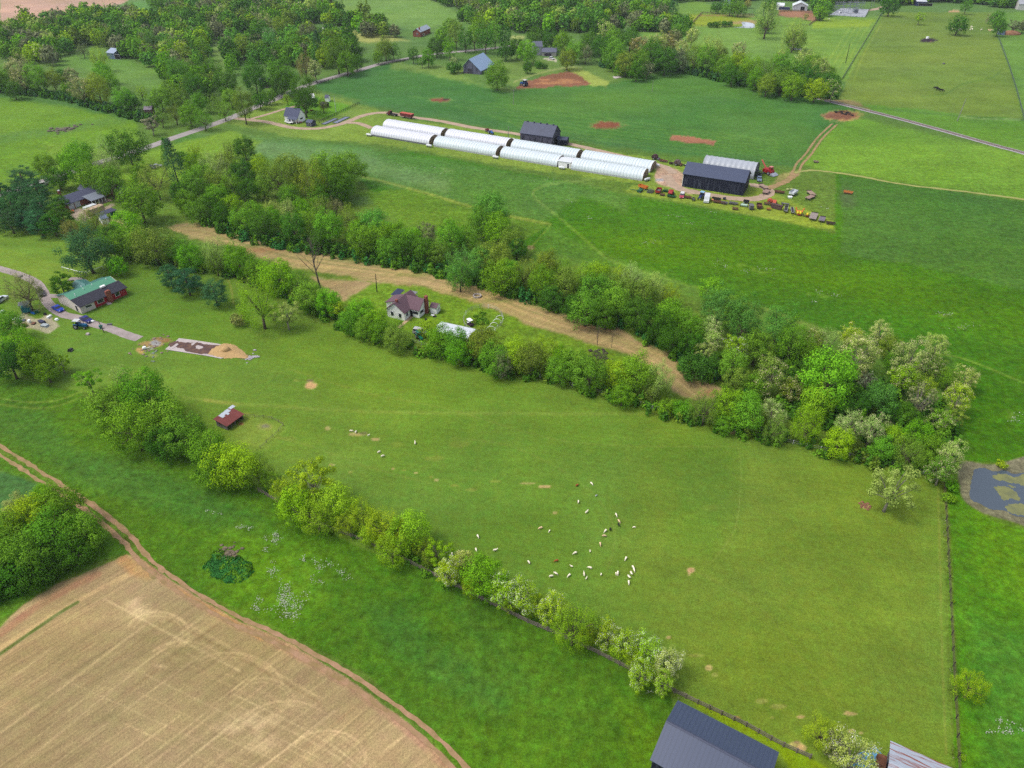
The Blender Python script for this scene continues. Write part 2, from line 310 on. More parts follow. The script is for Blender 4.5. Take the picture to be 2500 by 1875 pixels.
# straw, bare and worn spots in the pasture
STR = (212, 170, 118)
for x, y, rx, ry, s in [(758, 940, 19, 12, .95), (725, 930, 12, 4, .4), (1290, 1180, 22, 4, .6), (1330, 1188, 18, 3.5, .8), (1355, 1252, 8, 5, .6), (1687, 1392, 12, 8, .9), (1683, 1398, 5, 10, .6),
    (1632, 1556, 9, 6, .7), (1730, 1630, 12, 10, .7), (1700, 1600, 26, 5, .45), (1745, 1648, 10, 6, .5), (1860, 1712, 20, 8, .5), (1900, 1725, 26, 9, .5), (1955, 1750, 16, 6, .7), (1885, 1752, 8, 4, .5), (2075, 1743, 22, 5, .75), (2068, 1738, 8, 3, .6),
    (2080, 1785, 12, 7, .7), (2102, 1790, 8, 5, .6), (1942, 1820, 22, 14, .6), (1958, 1826, 14, 10, .7), (1210, 1175, 20, 4, .4), (1065, 1172, 8, 4, .6), (1053, 1165, 6, 3, .5), (1015, 1155, 6, 3, .7), (986, 1148, 6, 2.5, .5), (960, 1144, 6, 3, .7),
    (810, 1135, 10, 4, .6), (855, 1152, 6, 3, .5), (1110, 1186, 14, 4, .45), (1150, 1196, 16, 4, .45), (1160, 1148, 6, 4, .4), (865, 1060, 16, 5, .6), (880, 1062, 16, 3, .5), (915, 1072, 12, 4, .7), (800, 1046, 7, 4, .6), (1790, 1053, 14, 6, .75), (2112, 1236, 14, 7, .85), (1235, 1450, 5, 3, .5),
    (1120, 1085, 30, 10, .25), (1060, 1120, 24, 8, .3), (1240, 1540, 10, 4, 0), (1452, 1842, 10, 4, .7), (1415, 1848, 14, 3, .4), (700, 1070, 30, 6, .2), (600, 1010, 10, 4, .5), (2250, 1290, 30, 10, 0), (1740, 1240, 30, 10, .12), (975, 1085, 22, 6, .2)]:
    blob(x, y, rx, ry, STR if s > .55 else (180, 165, 95), s)
for x, y, rx, ry, s in [(755, 930, 12, 5, .6), (2112, 1232, 10, 3, .5), (1790, 1050, 10, 4, .5), (890, 1058, 12, 4, .5), (1945, 1812, 8, 5, .5)]: blob(x, y, rx, ry, (128, 100, 82), s)
poly([(560, 1010), (640, 1012), (695, 1045), (650, 1090), (600, 1100), (560, 1060)], (140, 160, 84), 20, .4); blob(645, 1042, 24, 11, (160, 152, 108), .45); blob(648, 1040, 12, 5, (120, 110, 95), .6); blob(588, 1035, 9, 4, (165, 100, 70), .8)
# lower left meadow
poly([(-60, 900), (200, 960), (260, 1050), (470, 1100), (640, 1205), (860, 1330), (1200, 1450), (1640, 1690), (1660, 2100), (1250, 2100), (1120, 1875), (900, 1650), (620, 1500), (420, 1420), (345, 1340), (200, 1210), (-60, 1050)], (62, 124, 30), 5)
poly([(-60, 985), (110, 990), (180, 1090), (420, 1160), (520, 1200), (640, 1260), (560, 1290), (380, 1240), (200, 1190), (60, 1100), (-60, 1040)], (50, 118, 56), 40, .6)
poly([(300, 1160), (500, 1190), (700, 1310), (760, 1400), (600, 1320), (430, 1260), (300, 1210)], (54, 120, 48), 40, .55)
poly([(-60, 1140), (30, 1150), (95, 1180), (70, 1240), (0, 1250), (-60, 1240)], (48, 118, 76), 12, .9)
poly([(-60, 1080), (60, 1135), (250, 1280), (320, 1350), (240, 1370), (100, 1440), (-60, 1560), (-60, 1260), (60, 1240), (90, 1180), (-60, 1130)], (60, 132, 34), 8, .8)
poly([(880, 1480), (1000, 1470), (1060, 1560), (1150, 1600), (1250, 1700), (1230, 1760), (1100, 1700), (950, 1590)], (50, 118, 54), 50, .5)
poly([(1100, 1440), (1250, 1560), (1300, 1700), (1200, 1640), (1120, 1540)], (48, 114, 54), 50, .3)
poly([(560, 1280), (760, 1340), (800, 1460), (640, 1520), (560, 1480), (480, 1400)], (82, 144, 34), 60, .6)
poly([(1500, 1690), (1640, 1790), (1640, 2000), (1560, 1900)], (90, 150, 30), 30, .5)
poly([(1690, 1700), (1860, 1790), (1980, 1850), (2050, 1890), (1980, 1960), (1900, 1830), (1760, 1760), (1700, 1725)], (118, 160, 24), 8)
blob(1800, 1752, 10, 3, (170, 120, 70), .7)
for q in (-7, 7): stroke([(-60, 975 + q), (0, 980 + q), (68, 989 + q), (136, 985 + q), (200, 962 + q)], 3, (128, 162, 82), .7)
blob(560, 1382, 55, 34, (40, 102, 62), .9, 2); blob(553, 1353, 36, 7, (140, 112, 98), 1)
FLOW = []
for x, y, rx, ry, s in [(655, 1335, 14, 12, .6), (670, 1390, 16, 16, .6), (690, 1450, 16, 26, .95), (700, 1475, 24, 24, .8), (720, 1490, 16, 16, .6), (650, 1470, 18, 14, .5), (600, 1290, 10, 5, .5), (670, 1310, 14, 10, .6), (520, 1258, 16, 6, .4), (780, 1395, 20, 20, .4), (830, 1410, 24, 12, .4), (590, 1290, 16, 6, .5), (680, 1320, 10, 6, .5), (740, 1365, 10, 8, .5), (2480, 1775, 26, 12, .5), (2440, 1790, 20, 8, .6), (1600, 1682, 18, 8, .4)]:
    FLOW.append((x, y, rx, ry, s))
# right strip beyond the fence line
poly([(2308, 1170), (2360, 1210), (2400, 1258), (2470, 1290), (2600, 1300), (2600, 2100), (2345, 2100), (2330, 1800)], (62, 134, 22), 4)
poly([(2360, 1500), (2600, 1560), (2600, 1900), (2400, 1900)], (58, 132, 52), 70, .6)
poly([(2380, 1250), (2600, 1330), (2600, 1500), (2400, 1420)], (90, 156, 24), 60, .5)
stroke([(2303, 1160), (2316, 1300), (2325, 1500), (2335, 1700), (2345, 1890)], 7, (130, 130, 78), .7)
# pond mud
poly([(2350, 1125), (2417, 1133), (2464, 1125), (2600, 1110), (2600, 1330), (2500, 1285), (2464, 1272), (2401, 1253), (2353, 1220), (2340, 1165)], (126, 122, 96), 4, 1, .6, 5)
for q in (0, 5): stroke([(2290 , 1190 + q), (2296, 1400), (2300, 1600), (2310, 1840)], 4, (140, 150, 78), .4)
for P in [[(1100, 1070), (1250, 1090), (1420, 1180), (1500, 1290), (1480, 1400)], [(640, 1060), (760, 1090), (900, 1140), (1050, 1180)], [(1690, 1390), (1850, 1480), (1950, 1600), (2060, 1740)], [(700, 900), (900, 960), (1100, 1000), (1400, 1080), (1800, 1090)]]: stroke(P, 3, (142, 156, 86), .35)
def wheat_lines():
    rr = random.Random(4); LT = [(226, 196, 142), (212, 182, 130), (232, 204, 150)]; DK = [(150, 120, 82), (158, 126, 90)]
    for k in range(30):       # swaths running up the field
        x = -560 + 53 * k + rr.uniform(-12, 12); L_ = rr.uniform(.35, 1); u = rr.uniform(0, 1 - L_); f = lambda t: (x + 640 * t, 2010 - 500 * t + 14 * math.sin(3 * t + k))
        stroke([f(u), f(u + L_ / 2), f(u + L_)], rr.uniform(2.5, 6), rr.choice(LT + DK[:1]), rr.uniform(.3, .62), .9)
    for k in range(16):       # passes along the track
        o = 20 + 21 * k + rr.uniform(-6, 6); P = [(290 - o * .55, 1400 + o), (420 - o * .4, 1475 + o), (600 - o * .25, 1575 + o), (780, 1680 + o), (900, 1770 + o), (1010, 1880 + o)]; a_ = rr.randrange(0, 3)
        stroke(P[a_:a_ + rr.randrange(3, 6)], rr.uniform(2.5, 6), rr.choice(LT + DK[:1]), rr.uniform(.3, .62), .9)
    for cx, cy, r0, a0, a1 in [(385, 1548, 62, -2.8, .6), (640, 1712, 66, -2.6, .2), (560, 1690, 120, -2.2, -.2), (800, 1850, 80, -2.6, .2), (450, 1640, 90, -2.4, -.4), (700, 1800, 110, -2.6, -.8)]:
        for dr in (0, 11, 15): stroke([(cx + (r0 + dr) * math.cos(a), cy + .72 * (r0 + dr) * math.sin(a)) for a in np.linspace(a0, a1, 12)], 3, (220, 190, 138), rr.uniform(.35, .65), .8, 0)
    for x, y, rx, ry in [(340, 1500, 60, 18), (330, 1480, 40, 24), (380, 1625, 26, 10), (620, 1760, 60, 26), (640, 1820, 50, 30), (560, 1780, 50, 14)]: blob(x, y, rx, ry, (228, 200, 148), .55, 1.2, .8)
    for x, y, rx, ry in [(370, 1560, 40, 14), (440, 1590, 30, 16), (140, 1460, 60, 16), (60, 1700, 90, 30), (300, 1750, 110, 24)]: blob(x, y, rx, ry, (150, 138, 88), .4, 1, .8)
wheat = region([(-700, 1640), (-60, 1565), (0, 1530), (60, 1478), (140, 1425), (250, 1378), (310, 1352), (345, 1365), (396, 1400), (475, 1450), (570, 1508), (690, 1560), (800, 1625), (900, 1690), (1000, 1770), (1090, 1850), (1200, 1990), (1300, 2200), (-700, 2200)], 5, 1)
paint(wheat, (170, 147, 103), 1)
_c0 = col.copy(); wheat_lines()
stroke([(0, 1548), (80, 1488), (160, 1440), (240, 1402)], 12, (166, 120, 90), .8)
stroke([(-10, 1590), (100, 1520), (240, 1440), (330, 1395), (360, 1380)], 8, (216, 184, 128), .8); stroke([(-10, 1604), (60, 1555), (140, 1500), (190, 1470)], 5, (86, 116, 62), .95, .5)
stroke([(345, 1362), (420, 1425), (560, 1512), (700, 1580), (850, 1670), (960, 1750), (1060, 1840), (1140, 1940)], 20, (182, 140, 108), .75); stroke([(345, 1362), (420, 1425), (560, 1512), (700, 1580), (850, 1670), (960, 1750), (1060, 1840), (1140, 1940)], 3, (140, 100, 78), .6); stroke([(300, 1365), (330, 1390), (360, 1400)], 22, (190, 145, 90), .8)
stroke([(400, 1420), (520, 1490), (640, 1560)], 8, (208, 160, 95), .6)
col[:] = np.where(wheat[..., None] > .5, col, _c0)
strip_poly = [(405, 553), (452, 542), (500, 545), (556, 563), (602, 583), (681, 596), (721, 612), (794, 619), (862, 635), (952, 648), (1000, 655), (1079, 671), (1181, 689), (1210, 718), (1282, 732), (1350, 761), (1452, 786), (1508, 802), (1565, 836), (1639, 861), (1671, 870), (1653, 895), (1678, 917), (1721, 926), (1764, 950), (1757, 976), (1696, 979), (1640, 960), (1590, 895), (1531, 865), (1429, 834), (1397, 822), (1307, 797), (1216, 759), (1149, 736), (1103, 720), (1013, 700), (907, 685), (816, 667), (703, 655), (636, 630), (568, 601), (500, 590), (430, 569)]
strip = region(strip_poly, 9, 1.8); patch = region([(760, 676), (902, 691), (839, 734), (787, 703)], 8, 1.6)
paint(np.maximum(strip, patch), (166, 144, 98), 1); _c0 = col.copy()
top = [(405, 556), (500, 552), (602, 590), (721, 618), (862, 640), (1000, 660), (1181, 700), (1282, 738), (1452, 792), (1565, 842), (1660, 880), (1740, 940)]
bot = [(430, 569), (500, 590), (568, 601), (703, 655), (907, 685), (1013, 700), (1149, 736), (1307, 797), (1429, 834), (1531, 865), (1600, 905), (1696, 979)]
_r = random.Random(8)
for k in range(16):
    t = (k + .5) / 16; stroke([(a[0] * (1 - t) + b[0] * t + _r.uniform(-6, 6), a[1] * (1 - t) + b[1] * t + _r.uniform(-3, 3)) for a, b in zip(top, bot)], _r.uniform(3, 4.5), [(212, 182, 124), (126, 134, 68), (196, 164, 110), (144, 132, 78)][k % 4], .6, .8, 4)
for x, y, rx, ry in [(1000, 672, 60, 5), (1300, 745, 40, 6), (1230, 735, 50, 6), (620, 600, 50, 5)]: blob(x, y, rx, ry, (124, 144, 62), .5, 1, 1)
for x, y, rx, ry in [(1690, 880, 25, 8), (1740, 960, 30, 10), (1460, 800, 60, 8), (640, 610, 70, 8)]: blob(x, y, rx, ry, (176, 118, 80), .5, 1, .8)
col[:] = np.where(np.maximum(strip, patch)[..., None] > .5, col, _c0)
# barnyard gravel (painted worn soil), slab surroundings and debris
poly([(1600, 405), (1650, 412), (1672, 425), (1662, 445), (1668, 462), (1700, 470), (1690, 476), (1640, 458), (1605, 448), (1600, 435)], (192, 160, 132), 4)
for p in [(1612, 440, 14, 6)]: blob(*p, (165, 165, 165), .9)
poly([(1905, 425), (1960, 412), (1950, 426), (1920, 445), (1880, 450)], (184, 150, 105), 5, .6)
poly([(20, 770), (60, 765), (95, 755), (128, 775), (145, 795), (120, 815), (95, 808), (60, 800), (30, 790)], (185, 170, 145), 3, .9); blob(88, 768, 22, 10, (88, 140, 48), 1)
for x, y, rx, ry, c in [(370, 840, 40, 10, (190, 145, 95)), (343, 855, 14, 10, (205, 155, 100)), (392, 830, 30, 8, (170, 120, 85)), (380, 838, 16, 9, (168, 170, 178)), (368, 850, 6, 4, (200, 200, 205)), (375, 868, 14, 6, (150, 165, 110)), (600, 872, 18, 6, (130, 115, 100)), (280, 545, 46, 14, (180, 165, 110))]: blob(x, y, rx, ry, c, .85)
poly([(170, 505), (215, 510), (260, 520), (275, 505), (290, 500), (270, 495), (225, 530), (200, 550), (172, 530)], (160, 145, 128), 3)
poly([(1315, 141), (1352, 141), (1358, 147), (1312, 144)], (195, 185, 165), 2)
poly([(1400, 100), (1400, 105)] + [(1405, 100)], (100, 150, 60), 2, 0)
# far tufts
_g = np.clip((col[..., 1] - col[..., 0] - 6) / 14, 0, 1); _f = np.clip((GY - 250) / 350, 0, 1)
_d = (.18 + .15 * _f) * (col[..., 1] - col[..., 0]); _s = (1 - .05 * _g)
col[..., 0] = (col[..., 0] + _g * _d) * _s; col[..., 1] *= _s; col[..., 2] *= (1 - _g * .2 * _f) * _s
VAR = (NA - .5) * .14 + (NB - .5) * .12 + (ND - .5) * .16
col *= (1 + VAR)[..., None]; col[..., 0] += (NA - .5) * 14; col[..., 2] += (fbm(WX, WY, 25) - .5) * 16
col = np.clip(col, 5, 250)
def s2l(c): c = c / 255.; return np.where(c <= .04045, c / 12.92, ((c + .055) / 1.055) ** 2.4)
LC = s2l(col) / 1.35
DRY = np.maximum(wheat, np.maximum(strip, patch))
ploughed = region([(0, 80), (0, -20), (340, -20), (300, 10), (245, 22), (215, 34), (100, 50), (30, 80)], 4)
DRY = np.maximum(DRY, ploughed * .8)

def ground_mat():
    m = bpy.data.materials.new("field_cover"); m.use_nodes = True; n = m.node_tree; b = n.nodes["Principled BSDF"]; L = n.links.new
    b.inputs["Roughness"].default_value = .95; b.inputs["Specular IOR Level"].default_value = .08
    at_ = n.nodes.new("ShaderNodeAttribute"); at_.attribute_name = "field_colour"
    dr = n.nodes.new("ShaderNodeAttribute"); dr.attribute_name = "dry"
    g = n.nodes.new("ShaderNodeNewGeometry"); 
    def noise(s, d=4, v=None, sc3=None, rot=0):
        q = n.nodes.new("ShaderNodeTexNoise"); q.inputs["Scale"].default_value = s; q.inputs["Detail"].default_value = d; q.inputs["Roughness"].default_value = .62
        src = g.outputs["Position"]
        if sc3:
            mp = n.nodes.new("ShaderNodeMapping"); mp.vector_type = 'TEXTURE'; mp.inputs["Scale"].default_value = sc3; mp.inputs["Rotation"].default_value = (0, 0, rot); L(src, mp.inputs[0]); src = mp.outputs[0]
        L(src, q.inputs["Vector"]); return q.outputs[0]
    def mr(v, a, b_, c, d):
        q = n.nodes.new("ShaderNodeMapRange"); q.inputs[1].default_value = a; q.inputs[2].default_value = b_; q.inputs[3].default_value = c; q.inputs[4].default_value = d; L(v, q.inputs[0]); return q.outputs[0]
    def mul(a, b_):
        q = n.nodes.new("ShaderNodeMath"); q.operation = 'MULTIPLY'; L(a, q.inputs[0]); (L(b_, q.inputs[1]) if not isinstance(b_, float) else setattr(q.inputs[1], 'default_value', b_)); return q.outputs[0]
    tuft = noise(.9, 5); fine = noise(3.2, 4); big = noise(.13, 4)
    streak = noise(1, 4, None, (9, 1.0, 1), R(-14)); rows = noise(1, 3, None, (14, .55, 1), R(47))
    swath = noise(1, 4, None, (40, 2.6, 1), R(47))
    tall = at_.outputs["Alpha"]
    def mixf(fac, a, b_):
        q = n.nodes.new("ShaderNodeMix"); L(fac, q.inputs[0]); L(a, q.inputs[2]); L(b_, q.inputs[3]); return q.outputs[0]
    clump = noise(.38, 6)
    f1 = mul(mul(mixf(tall, mr(tuft, .3, .7, .82, 1.18), mul(mr(tuft, .3, .7, .66, 1.34), mr(clump, .32, .68, .74, 1.26))), mul(mr(fine, .3, .7, .72, 1.28), mr(noise(.55, 3), .64, .74, 1.0, .74))), mul(mr(big, .3, .7, .92, 1.08), mr(streak, .3, .7, .93, 1.07)))
    f2 = mul(mul(mr(swath, .3, .7, .88, 1.12), mr(rows, .3, .7, .84, 1.16)), mul(mr(fine, .3, .7, .76, 1.22), mr(tuft, .3, .7, .93, 1.07)))
    mx = n.nodes.new("ShaderNodeMix"); L(dr.outputs["Fac"], mx.inputs[0]); L(f1, mx.inputs[2]); L(f2, mx.inputs[3])
    vm = n.nodes.new("ShaderNodeVectorMath"); vm.operation = 'SCALE'; L(at_.outputs["Color"], vm.inputs[0]); L(mx.outputs[0], vm.inputs["Scale"])
    hs = n.nodes.new("ShaderNodeHueSaturation"); L(vm.outputs[0], hs.inputs["Color"]); L(mr(noise(.45, 4), .3, .7, .488, .512), hs.inputs["Hue"])
    L(hs.outputs[0], b.inputs["Base Color"])
    bp = n.nodes.new("ShaderNodeBump"); bp.inputs["Strength"].default_value = .55; bp.inputs["Distance"].default_value = .35; L(mul(tuft, 1.0), bp.inputs["Height"])
    bp2 = n.nodes.new("ShaderNodeBump"); bp2.inputs["Strength"].default_value = .6; bp2.inputs["Distance"].default_value = .12; L(fine, bp2.inputs["Height"]); L(bp.outputs[0], bp2.inputs["Normal"]); L(bp2.outputs[0], b.inputs["Normal"])
    return m
GM = ground_mat()
H_, W_ = GX.shape
idx = np.arange(H_ * W_).reshape(H_, W_)
quads = np.stack([idx[1:, :-1], idx[1:, 1:], idx[:-1, 1:], idx[:-1, :-1]], -1).reshape(-1, 4)
VV = np.stack([WX, WY, np.zeros_like(WX)], -1).reshape(-1, 3)
PAST = region([(-60, 540), (150, 565), (250, 610), (520, 650), (740, 780), (1000, 850), (1350, 935), (1700, 1040), (2280, 1165), (2295, 1200), (2330, 2100), (1980, 2100), (1700, 1760), (1200, 1450), (860, 1330), (640, 1205), (500, 1110), (240, 965), (-60, 900)], 8)
TLf = ((1 - PAST) * np.clip((GY - 150) / 300, .3, 1)).reshape(-1); LCf = LC.reshape(-1, 3); DRf = DRY.reshape(-1)
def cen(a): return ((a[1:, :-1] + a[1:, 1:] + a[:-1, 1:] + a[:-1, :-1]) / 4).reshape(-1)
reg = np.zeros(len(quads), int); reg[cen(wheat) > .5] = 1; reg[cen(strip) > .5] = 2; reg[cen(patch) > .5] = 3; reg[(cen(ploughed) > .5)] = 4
def np_mesh(name, V, Q, m, cols=None, dry=None, smooth=False, tallv=None):
    me = bpy.data.meshes.new(name); me.vertices.add(len(V)); me.vertices.foreach_set("co", np.ascontiguousarray(V, np.float32).ravel())
    k = Q.shape[1]; me.loops.add(Q.size); me.loops.foreach_set("vertex_index", Q.astype(np.int32).ravel())
    me.polygons.add(len(Q)); me.polygons.foreach_set("loop_start", np.arange(0, Q.size, k, dtype=np.int32)); me.polygons.foreach_set("loop_total", np.full(len(Q), k, np.int32))
    if smooth: me.polygons.foreach_set("use_smooth", np.ones(len(Q), bool))
    me.update(); me.validate()
    if cols is not None:
        a = me.attributes.new("field_colour", 'FLOAT_COLOR', 'POINT'); a.data.foreach_set("color", np.concatenate([cols, (tallv if tallv is not None else np.ones(len(V)))[:, None]], 1).astype(np.float32).ravel())
    if dry is not None:
        a = me.attributes.new("dry", 'FLOAT', 'POINT'); a.data.foreach_set("value", dry.astype(np.float32).ravel())
    if m: me.materials.append(m)
    return me
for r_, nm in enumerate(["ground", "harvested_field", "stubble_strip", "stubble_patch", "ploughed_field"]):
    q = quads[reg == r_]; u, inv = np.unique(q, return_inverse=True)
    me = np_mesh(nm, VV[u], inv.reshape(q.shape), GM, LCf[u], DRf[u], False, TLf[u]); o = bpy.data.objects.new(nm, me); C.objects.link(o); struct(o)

# ------------------------------------------------------------------ sheets and ribbons: roads, lanes, railway, water
def surf_mat(name, col, rough=.9, var=.15, scale=.6, fine=6.0, spec=.2, col2=None):
    m = bpy.data.materials.new(name); m.use_nodes = True; n = m.node_tree; b = n.nodes["Principled BSDF"]; L = n.links.new
    b.inputs["Roughness"].default_value = rough; b.inputs["Specular IOR Level"].default_value = spec
    g = n.nodes.new("ShaderNodeNewGeometry"); q = n.nodes.new("ShaderNodeTexNoise"); q.inputs["Scale"].default_value = scale; q.inputs["Detail"].default_value = 6; L(g.outputs["Position"], q.inputs["Vector"])
    q2 = n.nodes.new("ShaderNodeTexNoise"); q2.inputs["Scale"].default_value = fine; q2.inputs["Detail"].default_value = 3; L(g.outputs["Position"], q2.inputs["Vector"])
    rp = n.nodes.new("ShaderNodeValToRGB"); rp.color_ramp.elements[0].position = .35; rp.color_ramp.elements[1].position = .65; a = alb(col); a2 = alb(col2) if col2 else tuple(v * (1 + var) for v in a)
    rp.color_ramp.elements[0].color = (a if col2 else tuple(v * (1 - var) for v in a)) + (1,); rp.color_ramp.elements[1].color = a2 + (1,); L(q.outputs[0], rp.inputs[0])
    mr = n.nodes.new("ShaderNodeMapRange"); mr.inputs[1].default_value = .3; mr.inputs[2].default_value = .7; mr.inputs[3].default_value = .85; mr.inputs[4].default_value = 1.15; L(q2.outputs[0], mr.inputs[0])
    vm = n.nodes.new("ShaderNodeVectorMath"); vm.operation = 'SCALE'; L(rp.outputs[0], vm.inputs[0]); L(mr.outputs[0], vm.inputs["Scale"]); L(vm.outputs[0], b.inputs["Base Color"])
    return m
def ribbon(name, pix, wid, m, z=.03, wob_=.12, sm=8, off=0.0, kind="structure"):
    pts = smooth_line([tuple(at(x, y)[:2]) for x, y in pix], sm); rr = random.Random(len(pix) * 7 + int(wid * 10)); v = []; f = []
    # resample
    out = [pts[0]]
    for p in pts[1:]:
        d = np.linalg.norm(p - out[-1])
        if d < .8: continue
        k = max(1, int(d / 4)); a = out[-1]
        for i in range(1, k + 1): out.append(a + (p - a) * i / k)
    for i, p in enumerate(out):
        d = out[min(i + 1, len(out) - 1)] - out[max(i - 1, 0)]; d = d / (np.linalg.norm(d) + 1e-9); n_ = np.array([-d[1], d[0]])
        for s in (-1, 1): q = p + n_ * (off + s * (wid / 2 + rr.uniform(-wob_, wob_) * wid)); v.append((q[0], q[1], z))
        if i: f.append((2 * i - 2, 2 * i - 1, 2 * i + 1, 2 * i))
    mb = MB(); mb.v = v; mb.f = f; o = mb.build(name, m); 
    if kind: o["kind"] = kind
    return o
def sheet(name, pix, m, z=.03, sm=5, jag=0.0, kind="structure"):
    pts = smooth_line([tuple(at(x, y)[:2]) for x, y in pix], sm, True) if sm else [np.array(at(x, y)[:2]) for x, y in pix]
    rr = random.Random(3); bm = bmesh.new(); vs = [bm.verts.new((p[0] + rr.uniform(-jag, jag), p[1] + rr.uniform(-jag, jag), z)) for p in pts]
    f = bm.faces.new(vs); bmesh.ops.triangulate(bm, faces=[f]); bmesh.ops.recalc_face_normals(bm, faces=bm.faces)
    me = bpy.data.meshes.new(name); bm.to_mesh(me); bm.free(); me.materials.append(m); o = bpy.data.objects.new(name, me); C.objects.link(o)
    if kind: o["kind"] = kind
    return o
M_ASPH = surf_mat("worn_asphalt", (168, 160, 158), .9, .08, .25, 5)
M_GRAV = surf_mat("gravel", (184, 160, 138), .95, .12, .35, 6)
M_DIRT = surf_mat("track_soil", (178, 142, 108), .95, .14, .4, 4, col2=(138, 126, 76))
M_LANE = surf_mat("grey_lane", (168, 155, 152), .95, .14, .35, 6)
M_CONC = surf_mat("old_concrete", (196, 184, 182), .9, .08, .6, 7)
ribbon("road", [(-260, 560), (-80, 500), (100, 445), (200, 410), (339, 367), (420, 338), (500, 311), (568, 286), (617, 264), (667, 244), (697, 230), (735, 214), (767, 203), (816, 188), (875, 172), (929, 156), (1000, 142), (1060, 132), (1200, 118), (1330, 100)], 6.2, M_ASPH, .03, .01)
ribbon("farm_lane", [(575, 289), (640, 296), (674, 303), (717, 312), (771, 314), (816, 307), (846, 298), (884, 283), (918, 276), (952, 276), (1000, 285), (1077, 296), (1158, 312), (1269, 328), (1384, 350), (1500, 377), (1568, 393), (1627, 409), (1645, 425)], 4.2, M_GRAV, .034, .06)
ribbon("farm_lane", [(846, 300), (875, 301), (907, 313)], 3.6, M_GRAV, .038, .06)
ribbon("farm_lane", [(610, 291), (636, 284), (663, 276), (692, 267), (725, 258)], 2.8, M_GRAV, .042, .08)
ribbon("barn_loop", [(1625, 428), (1640, 448), (1660, 461), (1703, 470), (1749, 479), (1794, 485), (1835, 486), (1862, 481), (1878, 470), (1868, 458), (1844, 453), (1828, 452)], 4.8, M_GRAV, .046, .08)
ribbon("dirt_track", [(1872, 462), (1895, 453), (1918, 443), (1936, 430), (1943, 420)], 3.4, M_DIRT, .05, .1)
for q in (-1.3, 1.3): ribbon("dirt_track", [(1936, 430), (1945, 415), (1952, 400), (1975, 375), (2000, 339), (2038, 303)], 1.15, M_DIRT, .052, .12, 8, q)
ribbon("dirt_track", [(1940, 422), (1975, 416), (2010, 418), (2090, 429), (2203, 450), (2339, 466), (2500, 487), (2700, 515)], 2.0, surf_mat("grassy_track", (160, 162, 92), .95, .12, .4, 5), .054, .2)
for q, wd in ((-.95, .9), (.95, .9)):
    ribbon("dirt_track", [(-120, 1020), (0, 1098), (63, 1140), (142, 1190), (206, 1230), (269, 1280), (316, 1322), (348, 1362), (390, 1405)], wd, M_DIRT, .036, .3, 8, q)
PSO = surf_mat("pale_soil", (180, 142, 112), .95, .2, .5, 4, col2=(150, 126, 84))
for q, wd in ((-.8, .8), (.85, .8)):
    ribbon("dirt_track", [(190, 1222), (269, 1280), (316, 1322), (348, 1362), (400, 1406), (475, 1458), (570, 1512), (668, 1556), (773, 1612), (876, 1674), (982, 1748), (1082, 1832), (1190, 1955)], wd, PSO, .040, .22, 8, q)
ribbon("drive", [(-140, 615), (0, 656), (45, 670), (85, 688), (104, 710), (112, 732), (127, 750), (158, 769), (194, 777), (226, 790), (271, 803), (310, 818), (343, 828)], 3.2, M_LANE, .034, .03)
ribbon("drive", [(110, 722), (150, 722), (185, 708), (206, 694), (196, 683), (166, 681)], 2.6, M_LANE, .038, .03)
M_BAL = surf_mat("ballast", (172, 168, 172), .95, .1, .6, 7)
rl = [(1960, 232), (2000, 241), (2113, 269), (2203, 292), (2316, 323), (2429, 355), (2500, 374), (2700, 432), (3000, 520)]
ribbon("railway_ballast", rl, 5.0, M_BAL, .05, .03)
for s in (-.75, .75):
    v = smooth_line([tuple(at(x, y)[:2]) for x, y in rl], 6); mb = MB()
    for a, b in zip(v[:-1], v[1:]):
        d = (b - a) / (np.linalg.norm(b - a) + 1e-9); nn = np.array([-d[1], d[0]]) * s; mb.bar((a[0] + nn[0], a[1] + nn[1], .2), (b[0] + nn[0], b[1] + nn[1], .2), .14, .25)
    o = mb.build("railway_rail", mat("rusty_rail", (120, 95, 82), .6)); tag(o, "rusty steel rail of the railway track, %s one" % ("nearer" if s < 0 else "farther"), "rail", "railway rails")
# pond with algae mats
def water_mat():
    m = bpy.data.materials.new("pond_water"); m.use_nodes = True; n = m.node_tree; b = n.nodes["Principled BSDF"]; b.inputs["Base Color"].default_value = (.06, .08, .105, 1); b.inputs["Roughness"].default_value = .12
    b.inputs["Specular IOR Level"].default_value = .6
    q = n.nodes.new("ShaderNodeTexNoise"); q.inputs["Scale"].default_value = .8; q.inputs["Detail"].default_value = 4; g = n.nodes.new("ShaderNodeNewGeometry"); n.links.new(g.outputs["Position"], q.inputs["Vector"])
    bp = n.nodes.new("ShaderNodeBump"); bp.inputs["Strength"].default_value = .08; n.links.new(q.outputs[0], bp.inputs["Height"]); n.links.new(bp.outputs[0], b.inputs["Normal"]); return m
WM = water_mat()
sheet("pond_water", T(1800, 750, 3.16, [(1830, 1255), (1900, 1240), (1970, 1265), (2060, 1260), (2130, 1285), (2212, 1280), (2420, 1260), (2420, 1680), (2212, 1625), (2120, 1600), (2060, 1570), (1960, 1560), (1880, 1520), (1800, 1480), (1795, 1400), (1810, 1320)]), WM, .02, 5, .15)
AL = surf_mat("algae", (138, 140, 88), .8, .2, .5, 5, col2=(118, 122, 86))
